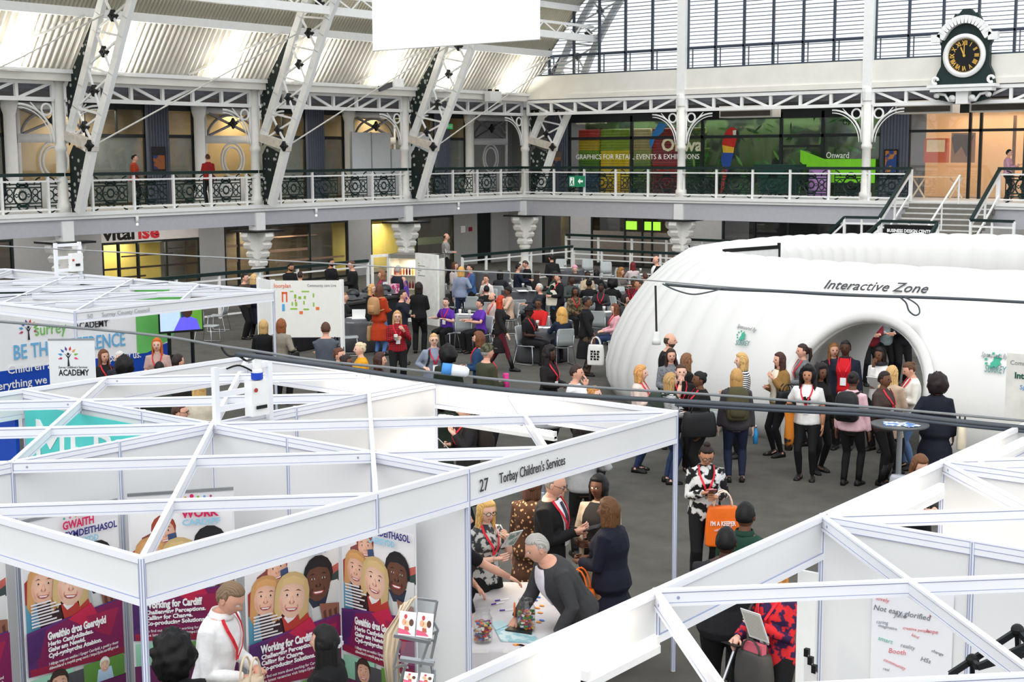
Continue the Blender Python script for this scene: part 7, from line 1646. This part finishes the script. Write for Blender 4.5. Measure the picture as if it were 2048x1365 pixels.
E14 = Pp(600, 542, 180, 1.66, 'hold', ('jumper', (50, 36, 34)), TB, ('short', (50, 32, 28)), 'f', 'person with cropped dark hair just above the floor plan board', )
E15 = Pp(488, 545, 60, 1.76, 'hold', ('jacket', (64, 54, 46)), TB, ('short', Hd), 'f', 'person in brown jacket behind the far left stand corner', sex='m')
E16 = Pp(506, 547, 140, 1.7, 'hold', ('coat', (26, 32, 52)), TB, ('long', (214, 178, 120), .14), 'p', 'blonde person in navy coat left of the floor plan board')
E17 = Pp(526, 639, 170, 1.66, 'hold', ('jumper', BK), ('skirt', (30, 30, 34)), ('bob', (196, 160, 104)), 'p', 'person with blonde bob in black looking at the floor plan board', ex='threeq')
E18 = Pp(561, 637, 150, 1.68, 'bag', ('coat', (142, 134, 120)), TB, ('bob', (140, 82, 46)), 'p', 'person in beige grey coat beside the white stand post', ex='short')
E19 = Pp(651, 643, 178, 1.78, 'cross', ('jacket', (82, 88, 98)), TB, ('short', (84, 54, 40)), 'f', 'person in grey suit with shoulder bag facing the floor plan board', sex='m')
E20 = Pp(676, 694, 60, 1.66, 'hold', ('jumper', (96, 48, 36)), TB, ('bun', (96, 56, 38)), 'f', 'person with brown hair bun at the back edge of the large stand')
E21 = Pp(690, 708, 80, 1.66, 'hold', ('jumper', (80, 44, 36)), TB, ('bun', (40, 26, 24)), 'b', 'person in rust jumper with dark bun behind the stand fascia', )
E22 = Pp(722, 683, 285, 1.66, 'hold', ('jumper', (226, 158, 34)), TB, ('bun', (216, 196, 160)), 'p', 'person in mustard yellow top with tied pale blonde hair')
E23 = Pp(757, 704, 80, 1.66, 'hold', ('jumper', (74, 40, 36)), TB, ('bob', (66, 40, 32)), 'f', 'person with brown bob and maroon top below the red checked shirt')
E24 = Pp(867, 665, 10, 1.66, 'bag', ('jacket', (132, 142, 160)), JB, ('pony', (200, 164, 116)), 'p', 'person in blue grey cardigan with glasses and rucksack straps', ex='lanyard glasses straps')
E25 = Pp(895, 694, 170, 1.68, 'hold', ('coat', (36, 46, 34)), TB, ('afro', (18, 16, 18)), 'd', 'person with rounded black hair in dark green coat, back turned')
E26 = Pp(960, 662, 260, 1.72, 'hold', ('jumper', (36, 66, 102)), TB, ('bob', (110, 66, 42)), 'f', 'bearded person with brown hair in blue jumper facing left', sex='m', ex='beard lanyard nobadge')
E27 = Pp(972, 687, 120, 1.78, 'hold', ('jacket', (62, 64, 46)), TB, ('short', Hg), 'f', 'person in camouflage cap and olive jacket carrying a pink tube', sex='m', ex='cap lanyard nobadge')
E28 = Pp(1000, 590, 80, 1.7, 'walk', ('dress', (30, 26, 28)), ('leggings', (92, 26, 38)), ('long', (190, 56, 24), .38), 'p', 'person with long orange red hair striding in black dress and boots', ex='stride boots', shoes=(16, 16, 18))
E29 = Pp(1097, 692, 60, 1.68, 'hold', ('coat', (30, 26, 28)), TB, ('curly', (26, 20, 20), .3), 'd', 'person with long dark braids, black coat and lanyard', ex='lanyard short')
E30 = Pp(1150, 727, 80, 1.72, 'chin', ('shirt', (242, 242, 242)), TB, ('short', (54, 38, 32)), 'f', 'person in crisp white shirt behind the stand with hand to chin', sex='m')
E31 = Pp(1186, 770, 75, 1.62, 'hold', ('coat', (26, 24, 26)), TB, ('bun', (186, 128, 70)), 'p', 'person with ginger bun, red collar and long black coat behind the stand fascia', ex='inner=d62834')
E32 = Pp(934, 798, 285, 1.72, 'cup2', ('coat', (34, 32, 32)), TB, ('bun', (206, 160, 110)), 'p', 'blonde person in black coat with rucksack reading papers in the stand opening', ex='lanyard nobadge', near=True)
E33 = Pp(878, 780, 190, 1.72, 'hold', ('coat', (34, 44, 34)), TB, ('afro', (18, 16, 18)), 'd', 'person in dark green standing in the stand opening, mostly hidden')
E34 = Pp(1172, 592, 75, 1.74, 'bag', ('coat', (20, 20, 22)), ('trousers', BK, pm((86, 70, 54), 'blotch', (30, 26, 24), 12)), ('bun', (24, 20, 20)), 'b', 'person in long black coat carrying a white printed tote bag', hands=((.25, .25, .78), (-.2, .1, .9)))
E35 = Pp(1280, 557, 285, 1.76, 'hold', ('jumper', (44, 62, 102)), ('jeans', (32, 40, 58)), ('short', (50, 36, 32)), 't', 'person in blue jumper with red lanyard standing at the table', sex='m', ex=L)
E36 = Pp(1269, 553, 330, 1.74, 'hold', ('shirt', (90, 24, 32)), TB, ('short', BK), 'b', 'person in black cap behind the blue jumper', sex='m', ex='cap lanyard')
E37 = Pp(1313, 573, 285, 1.68, 'hold', ('jacket', (26, 22, 28)), TB, ('long', (28, 20, 20)), 'f', 'person with long black hair by the curve of the inflatable wall', ex='lanyard nobadge')
E38 = Pp(1314, 511, 300, 1.8, 'cross', ('jacket', (24, 24, 28)), TB, ('thin', (90, 70, 60)), 'f', 'bald person in dark suit with folded arms at the back', sex='m', ex='inner=f0f0f0')
E39 = Pp(922, 533, 170, 1.7, 'bag', ('shirt', (134, 144, 166)), ('jeans', (44, 52, 82)), ('bob', (214, 164, 92)), 'p', 'person with golden hair in blue grey shirt, back turned')
E40 = Pp(908, 523, 60, 1.7, 'hold', ('jumper', (180, 170, 168)), TB, ('long', (84, 52, 38)), 'f', 'person with brown hair holding an orange bag beside the blue grey shirt')
E41 = Pp(942, 527, 290, 1.7, 'hold', ('shirt', (60, 92, 140)), TB, ('short', (34, 26, 26)), 'f', 'person in blue denim shirt facing the blue grey shirt', ex='lanyard nobadge')
E42 = Pp(1103, 508, 200, 1.74, 'hold', ('jumper', (22, 24, 24)), TB, ('short', (26, 20, 20)), 'f', 'person in black bending by the back rail', lean=20)
E43 = Pp(1108, 541, 75, 1.7, 'bag', ('jumper', (30, 52, 46)), ('jeans', (74, 112, 170)), ('pony', (24, 20, 20)), 'b', 'person in dark green jumper and jeans with a cream tote bag')
E44 = Pp(1118, 545, 290, 1.66, 'hold', ('jacket', (24, 22, 26)), TB, ('bun', (30, 22, 22)), 'f', 'person in black jacket facing the tote bag', ex='lanyard nobadge')
E45 = Pp(891, 466, 80, 1.76, 'hold', ('shirt', BK, pm((38, 36, 38), 'plaid', (196, 190, 186), 9)), TB, ('thin', (60, 46, 40)), 'f', 'person in black and white checked shirt behind the back rail', sex='m', z0=.4)
E46 = Pp(1150, 530, 350, 1.64, 'hold', ('jacket', (60, 56, 54)), TB, ('short', Hb), 'p', 'person in pink beanie seated at the back', sit=True, ex='beanie')
# --- seated in the cafe
S = lambda *a, **k: Pp(*a, sit=True, **k)
S(892, 594, 330, 1.68, 'arm', ('tee', (92, 44, 160)), TB, ('short', (60, 42, 34)), 'p', 'person in purple tee with arm over the chair back', ex=L)
S(960, 597, 300, 1.68, 'table', ('tee', (96, 48, 164)), TB, ('bun', (22, 18, 20)), 'f', 'person in purple tee with black hair looking round', )
S(985, 584, 300, 1.76, 'hold', ('shirt', (200, 178, 172)), TB, ('thin', (80, 60, 50)), 'f', 'balding person in pinkish shirt and lanyard seated', sex='m', ex='lanyard beard nobadge')
S(973, 549, 320, 1.66, 'chin', ('jumper', (230, 224, 216)), TB, ('short', (58, 38, 32)), 'f', 'person in white cardigan seated with red lanyard', ex='lanyard nobadge')
S(973, 570, 180, 1.66, 'table', ('jumper', BK), TB, ('short', (16, 15, 17)), 'f', 'person in black seated with back turned near the white cardigan')
S(1016, 573, 285, 1.68, 'table', ('jumper', (210, 176, 152)), TB, ('short', Hd), 'b', 'person in peach jumper and black headwrap seated', ex='scarfhead')
S(1037, 526, 100, 1.76, 'table', ('jacket', (28, 34, 52)), TB, ('short', Hd), 'f', 'person in navy jacket seated with back turned by the corner column', sex='m')
S(1053, 519, 285, 1.78, 'hold', ('jumper', (24, 24, 28)), TB, ('short', (70, 60, 56)), 'f', 'person in black jumper looking down by the corner column', sex='m', hd=(0, 20))
S(1074, 541, 110, 1.7, 'table', ('jacket', (30, 30, 30)), TB, ('long', (44, 34, 30)), 'f', 'person in dark jacket leaning left of the tote bag')
S(1079, 566, 285, 1.76, 'table', ('jacket', (40, 44, 54)), TB, ('short', (206, 202, 196)), 'f', 'white haired person in dark jacket seated', sex='m')
S(1077, 596, 340, 1.74, 'eat', ('jumper', (206, 36, 36)), TB, ('short', (22, 18, 18)), 'b', 'person in bright red jumper with glasses seated and eating', sex='m', ex='glasses')
S(1058, 611, 60, 1.76, 'eat', ('tee', (26, 26, 28)), TB, ('short', Hd), 'd', 'person in black brimmed hat and black tee seated', sex='m', ex='hat lanyard nobadge')
S(1124, 616, 200, 1.68, 'table', ('jacket', (34, 40, 62)), TB, ('curly', (216, 166, 92), .2), 'p', 'person with curly blonde hair in navy jacket seated, back turned')
S(1150, 573, 20, 1.68, 'lap', ('jacket', (110, 96, 68), pm((120, 104, 74), 'blotch', (70, 62, 46), 16)), TB, ('long', (30, 22, 22)), 'b', 'person in camouflage jacket with red lanyard seated', ex='lanyard nobadge')
S(1143, 551, 30, 1.74, 'table', ('jumper', (64, 72, 70)), TB, ('buzz', (28, 22, 22)), 'd', 'person in grey green top seated behind the camouflage jacket', sex='m')
S(1178, 557, 185, 1.74, 'table', ('jacket', (22, 22, 24)), TB, ('bun', (22, 18, 18)), 'b', 'person in black jacket with arm raised, back turned', )
S(1225, 557, 160, 1.72, 'table', ('jacket', (26, 26, 26)), TB, ('afro', (20, 17, 18)), 'd', 'person with wide black afro in dark jacket, back turned')
S(1230, 606, 285, 1.68, 'lap', ('jumper', (226, 170, 178)), JB, ('long', (112, 64, 42), .3), 'p', 'person in pale pink jumper with long brown hair seated sideways', ex='lanyard nobadge')
S(1175, 541, 20, 1.68, 'hold', ('jacket', (190, 170, 140)), TB, ('short', Hd), 'd', 'person in beige coat and dark knitted hat seated', )
S(1193, 538, 150, 1.68, 'table', ('jacket', (30, 28, 32)), TB, ('long', (26, 20, 22)), 'f', 'person with long black hair seated in the back rows')
S(1266, 523, 200, 1.68, 'table', ('jumper', (206, 190, 190)), TB, ('long', (112, 34, 36), .22), 'f', 'person with burgundy hair seated near the back rail')
S(1242, 536, 60, 1.68, 'table', ('jacket', (104, 98, 94)), TB, ('curly', (150, 104, 60)), 'f', 'person with light brown curls in grey coat seated')
S(1321, 533, 330, 1.68, 'lap', ('jumper', (92, 28, 44)), TB, ('bob', (26, 20, 20)), 'd', 'person in burgundy jumper seated below the suited person')
S(1350, 540, 290, 1.76, 'table', ('shirt', (226, 224, 222)), TB, ('thin', (120, 90, 70)), 'f', 'balding person in white shirt at the edge of the inflatable wall', sex='m')
S(1250, 588, 70, 1.7, 'table', ('jacket', (58, 60, 60)), TB, ('bob', (40, 30, 30)), 'f', 'person in grey coat seated holding a pale magazine')
S(688, 584, 75, 1.74, 'table', ('jumper', (30, 30, 32)), TB, ('short', (130, 92, 60)), 'f', 'person in black seated right of the floor plan board', sex='m')
S(1202, 566, 350, 1.7, 'table', ('jumper', (44, 42, 48)), TB, ('short', Hd), 'd', 'person in dark grey top seated between two afros', ex='lanyard nobadge')
S(1290, 545, 200, 1.7, 'table', ('jacket', (64, 60, 66)), TB, ('short', Hb), 'f', 'person in grey jacket seated behind the black cap')
S(1000, 540, 160, 1.7, 'table', ('jumper', (40, 40, 46)), TB, ('bob', Hd), 'f', 'person in charcoal top seated at the large dark table')
# --- far left stand
F1 = Pp(205, 697, 30, 1.64, 'hold', ('jacket', (30, 28, 32)), TB, ('long', (112, 70, 46), .28), 'f', 'smiling person with long brown hair and red lanyard at the left stand', ex='lanyard nobadge')
F2 = Pp(238, 700, 20, 1.68, 'hold', ('jacket', (40, 40, 50)), TB, ('short', (216, 212, 206)), 'p', 'white haired person with glasses before the blue graphic', ex='glasses lanyard nobadge')
F3 = Pp(314, 674, 350, 1.68, 'hold', ('tee', (192, 160, 150)), TB, ('long', (206, 104, 36), .34), 'p', 'person with long ginger hair and dusty pink top at the left stand', ex='lanyard nobadge')
F4 = Pp(248, 716, 185, 1.66, 'hold', ('jumper', BK), TB, ('afro', (20, 17, 18)), 'd', 'person with short curly black hair facing the blue graphic')
F5 = Pp(318, 722, 180, 1.6, 'hold', ('jumper', BK), TB, ('short', (26, 20, 20)), 'f', 'person with dark cropped hair below the ginger hair')
F6 = Pp(353, 706, 130, 1.74, 'hold', ('jacket', (40, 36, 34)), TB, ('short', (40, 28, 26)), 'f', 'person with dark brown hair below the television', sex='m')
F7 = Pp(262, 772, 75, 1.64, 'hold', ('jumper', NV), TB, ('bob', Hd), 'f', 'smiling person in navy seen through the stand beams')
F8 = Pp(355, 803, 80, 1.74, 'hold', ('jacket', (30, 32, 40)), TB, ('short', (70, 46, 34)), 'f', 'person with glasses seen through the front stand beams', sex='m', ex='glasses')
F9 = Pp(312, 745, 170, 1.7, 'hold', ('jacket', (44, 52, 44)), TB, ('bob', Hd), 'f', 'person in dark green coat behind the stand fascia')
F10 = Pp(205, 770, 185, 1.6, 'hold', ('jumper', (70, 50, 40)), TB, ('curly', (110, 72, 46)), 'f', 'person with brown curls just behind the stand corner')
F11 = Pp(398, 757, 200, 1.68, 'hold', ('coat', (216, 206, 184)), TB, ('bob', Hy), 'p', 'person in cream coat behind the power box', ex='short')
# --- gallery
for px, py, phi, tp_, hr_, lb in ((268, 331, 80, (170, 60, 36), Hd, 'person in rust top on the side gallery behind the railing'), (416, 326, 200, (150, 34, 34), Hb, 'person in dark red top by the oval gallery window')):
    c = PX(px, py, -38.2); person(c[0], c[1], facing(c[0], c[1], phi), 1.72, 'hold', ('jumper', tp_), TB, ('short', hr_), 'f', lb, z0=3.2)
c = PY(2017, 299, 48.5); G3 = person(c[0], c[1], facing(c[0], c[1], 80), 1.76, 'phone', ('shirt', (196, 150, 170)), ('trousers', (30, 30, 34)), ('short', Hd), 'f', 'person in pink shirt with a phone at the right end of the gallery', sex='m', z0=3.2)
# ---------------------------------------------------------------- things people hold and wear
SH = mat((26, 26, 28), .45, var=.08)
held_flat(A4, 1, 'tablet', 'dark tablet held by the person in the black suit', 'tablet', .22, .16, DARK, .35, (-.1, .07, .0), mat((60, 64, 70), .2))
held_flat(A5, -1, 'leaflets', 'sheaf of leaflets held by the blonde person with glasses', 'leaflets', .16, .22, mat((214, 218, 216)), .9, (.03, .04, -.06), mat((120, 150, 140), pat='blotch', c2=(210, 214, 210), scale=12))
held_flat(B1, 1, 'phone', 'pink phone held by the person in the patterned top', 'phone', .08, .15, mat((230, 140, 170)), .5, (-.08, .08, .02), mat((40, 40, 50), .2))
held_flat(B4, -1, 'papers', 'stack of papers held by the person in the red floral top', 'papers', .2, .28, WHITE, 1.15, (-.02, .04, -.1), mat((196, 192, 180), pat='stripes', c2=(226, 222, 212), scale=22))
held_flat(B4, 1, 'phone', 'dark phone in the right hand of the red floral top', 'phone', .15, .08, DARK, .2, (-.06, .1, -.02))
held_flat(E32, 1, 'papers', 'white papers held by the blonde person in the stand opening', 'papers', .22, .3, WHITE, .8, (-.06, .05, -.02))
held_flat(D12, 1, 'leaflets', 'colourful leaflets held by the person in the brown blazer', 'leaflets', .26, .2, mat((236, 236, 236)), .5, (0, .06, -.02), mat((70, 130, 190), pat='blotch', c2=(226, 60, 90), scale=11))
held_flat(D13, 1, 'phone', 'white phone held by the person in the cream cardigan', 'phone', .08, .15, WHITE, .5, (-.06, .08, .0))
held_flat(D9, -1, 'papers', 'white papers held by the person in the white jacket', 'papers', .2, .28, WHITE, .9, (0, .06, -.04))
held_flat(G3, 1, 'phone', 'phone held by the person in pink on the gallery', 'phone', .08, .15, DARK, .5, (-.06, .08, .0))
held_flat(E35, 1, 'magazine', 'bright magazine held by the person in the blue jumper', 'magazine', .24, .3, mat((226, 230, 220)), .5, (0, .06, 0), mat((90, 150, 80), pat='blotch', c2=(60, 90, 160), scale=10))
held_cup(E1, 1, 'white cup with dark lid held by the red checked shirt'); held_cup(C5, 1, 'paper cup held by the strawberry blonde bob'); held_cup(C7, 1, 'paper cup held by the person with the big holdall')
canv = mat((226, 206, 178), .9, var=.1)
bag(A1, 'beige canvas bag being opened by the person in the white shirt', (.16, .38, .84), .3, .42, .12, canv, 'canvas_bag', handle=True)
p_ = world(A1, (.02, .42, .62)); leaf = MB(); leaf.use(WHITE); leaf.box(p_, (.2, .2, .01)); leaf.use(mat((214, 60, 110))); leaf.box(p_+EZ*.006, (.14, .05, .003)); leaf.build('leaflet', None, None, label='white leaflet on the counter below the canvas bag', cat='leaflet')
t_ = empty('counter', (p_[0], p_[1], 0), label='low white counter under the canvas bag at the poster stand', cat='counter'); q = MB(); q.box((p_[0], p_[1], p_[2]-.03), (.5, .7, .04)); q.build('counter_top', WHITE, t_); q = MB(); q.box((p_[0], p_[1], (p_[2]-.05)/2), (.44, .62, p_[2]-.05)); q.build('cabinet_body', PANEL, t_)
def orange_text(t, Wd):
    a, c = Wd((.15, .075, .02)), Wd((-.15, .075, .02)); text("I'M A KEEPER", .07, a, c-a, EZ, WHITE, t, width=.28, bold=.002); a = Wd((.1, .075, -.05)); text('MAKE THE DIFFERENCE', .03, a, c-a, EZ, WHITE, t, width=.2)
ORG = mat((238, 112, 34), .35, var=.08)
bag(B1, "bright orange carrier bag lettered I'M A KEEPER on the arm of the patterned top", (-.17, .22, .78), .38, .46, .12, ORG, 'carrier_bag', hm=mat((244, 220, 200)), graphic=orange_text)
bag(A7, 'orange carrier bag hanging between the navy coat and the leaning person', (-.24, .22, .62), .14, .5, .34, ORG, 'carrier_bag', hm=ORG)
bag(B4, 'grey handbag with pink purse in front of the red floral top', (.02, .24, .82), .34, .3, .16, mat((74, 72, 70), .6), strap=[(.12, .2, .95), (.2, .1, 1.25), (.12, -.02, 1.42)])
c_ = world(B4, (.02, .24, 1.0)); q = MB(); q.box(c_, (.2, .05, .09), B4.yaw); q.build('purse', mat((226, 110, 130), .5), None, label='pink purse sticking out of the grey handbag', cat='purse')
c_ = world(B4, (.25, .42, 0)); t_ = empty('wheeled_suitcase', c_, label='black wheeled suitcase beside the red floral top', cat='suitcase')
q = MB(); q.box(c_+EZ*.33, (.36, .24, .5), B4.yaw); q.build('case_body', BLACK, t_); q = MB(); q.tube([c_+EZ*.55, world(B4, (.24, .22, .95))], .014, 6); q.build('handle', STEEL, t_)
for e in (-.12, .12):
    q = MB(); q.ball(c_+np.array([e, 0, .04]), .04); q.build('wheel', BLACK, t_)
bag(C7, 'large black leather holdall on the arm of the person in black', (-.3, .1, .98), .22, .36, .5, SH, 'holdall')
backpack(D2, 'khaki green rucksack on the blonde bob', mat((78, 74, 52), .85, var=.1), .5, .34); backpack(D10, 'black rucksack on the pale pink shirt', SH, .44, .34)
backpack(E2, 'tan leather backpack on the rust orange coat', mat((186, 140, 96), .6, var=.1), .42, .3); backpack(E32, 'dark brown rucksack in the stand opening', mat((44, 38, 34), .85), .46, .32); backpack(C6, 'dark green rucksack on the striped jumper', mat((52, 62, 54), .85), .4, .28)
bag(E2, 'brown paper carrier bag held by the rust orange coat', (-.3, .12, .52), .14, .36, .42, mat((176, 140, 98), .8), 'paper_bag', slant=1.0, hm=mat((150, 120, 84)))
def tote_text(t, Wd):
    q = MB(); q.use(BLACK)
    for k in range(4):
        for j in range(3):
            o = Wd((.068, -.1+j*.07, .08-k*.055)); f = Wd((.068, -.1+j*.07+.055-(k+j) % 2*.015, .08-k*.055)); q.bar(o, f, .004, .04)
    q.build('print', None, t)
bag(E34, 'white tote bag with black block print carried by the long black coat', (.3, .3, .5), .12, .44, .36, mat((236, 234, 230)), 'tote_bag', graphic=tote_text)
bag(E43, 'cream canvas tote on the shoulder of the dark green jumper', (.24, .02, 1.0), .1, .42, .34, mat((226, 218, 200)), 'tote_bag', strap=[(.24, .1, 1.2), (.2, .06, 1.4), (.22, -.1, 1.2)])
bag(E9, 'brown leather shoulder bag on the red tee', (.05, -.2, 1.0), .34, .26, .12, mat((124, 78, 46), .5), strap=[(.12, -.18, 1.1), (-.12, -.05, 1.4), (-.2, .1, 1.2)])
bag(E7, 'purple bag on the grey haired person at the fridge', (.26, 0, .95), .06, .4, .26, mat((92, 58, 160)), 'tote_bag'); bag(E40, 'orange handbag held beside the blue grey shirt', (-.22, .2, .95), .14, .3, .3, mat((214, 84, 44)))
bag(E6, 'bright red carrier bag on the pink plaid', (-.24, .15, .85), .12, .3, .3, mat((226, 36, 48)), 'carrier_bag'); bag(D14, 'cream and black handbag on the arm of the long navy coat', (.36, .05, .85), .12, .34, .36, mat((226, 214, 190), .5), hm=SH)
bag(D3, 'black bag on the hip of the tan jacket', (-.3, .06, .98), .16, .3, .34, SH); bag(D6, 'black bag beside the white printed tee', (.28, .1, .85), .14, .3, .3, SH)
bag(E19, 'black shoulder bag of the grey suit', (.28, -.02, 1.0), .1, .3, .34, SH, strap=[(.26, .08, 1.14), (.16, .02, 1.44), (.26, -.12, 1.14)]); bag(E18, 'black handbag on the beige grey coat', (.28, .04, .95), .1, .24, .28, SH)
bag(E12, 'basket of bread rolls by the left server', (.3, .45, 1.06), .3, .1, .2, mat((206, 150, 70), pat='blotch', c2=(150, 90, 40), scale=14), 'bread_basket', 'basket', handle=False)
# orange scarf jacket over the arm of the white tee
c0 = [world(D5, v) for v in ((.14, .2, 1.12), (.3, .18, 1.1), (.2, .26, 1.05))]
q = MB(); rings = []
for z, w_ in ((1.16, .05), (1.08, .075), (.9, .06), (.66, .07), (.45, .05)):
    rings.append([world(D5, (.24+w_*math.cos(a)*(1+.25*math.sin(3*a+z*5)), .16+.04*math.sin(a)+.03*math.sin(z*9), z)) for a in [2*PI*k/14 for k in range(14)]])
q.loft(rings); q.build('folded_jacket', mat((40, 38, 34), .9, pat='blotch', c2=(206, 124, 40), scale=5), None, True, label='orange and dark patterned jacket over the arm of the white tee', cat='jacket')
c_ = world(D2, (.3, .08, .72)); t_ = empty('water_bottle', c_, label='bright blue water bottle held by the khaki rucksack wearer', cat='bottle')
q = MB(); q.lathe(c_-EZ*.15, [(0, 0), (.036, 0), (.038, .17), (.02, .22), (.02, .24), (0, .24)], 12); q.build('bottle_body', mat((50, 140, 200), .35), t_, True); q = MB(); q.lathe(c_+EZ*.09, [(.022, 0), (.022, .04), (0, .042)], 10); q.build('cap', STEEL, t_, True)
q = MB(); a, c = world(E27, (.12, .3, .9)), world(E27, (.16, .26, 1.25)); q.tube([a, c], .05, 10); q.build('rolled_mat', mat((206, 50, 130), .5), None, True, label='bright pink rolled mat carried by the camouflage cap', cat='mat')
q = MB(); zz = 1.085; q.box((pz1[0]-.08, pz1[1]-.1, zz), (.22, .3, .006), .5); q.box((pz1[0]+.14, pz1[1]-.05, zz+.005), (.22, .3, .006), 1.1); q.build('leaflets', mat((226, 232, 236), pat='blotch', c2=(90, 130, 190), scale=14), None, label='colourful leaflets on the tall table in front of the arch', cat='leaflets')
bag_p = PZ(1810, 960, .45); t_ = empty('plastic_bag', (bag_p[0], bag_p[1], 0), label='clear plastic bag standing under the tall round table', cat='bag')
q = MB(); q.loft([[(bag_p[0]+.24*f*math.cos(a), bag_p[1]+.1*f*math.sin(a), z) for a in [2*PI*k/14 for k in range(14)]] for z, f in ((.01, .9), (.06, 1.05), (.3, 1.0), (.46, .9), (.5, .8))]); q.build('bag_body', mat((190, 194, 200), .3, var=.15, alpha=.8), t_, True)
wp = PZ(1427, 862, 0); t_ = empty('water_jug', wp, label='clear plastic water jug on the floor by the inflatable wall', cat='jug')
q = MB(); q.lathe(wp, [(0, 0), (.14, 0), (.15, .1), (.15, .34), (.13, .36), (0, .36)], 14); q.build('jug_body', mat((196, 204, 208), .2, alpha=.55), t_, True)
for k, (px, py, l) in enumerate(((1530, 700, 'left'), (1545, 705, 'right'))):
    pass
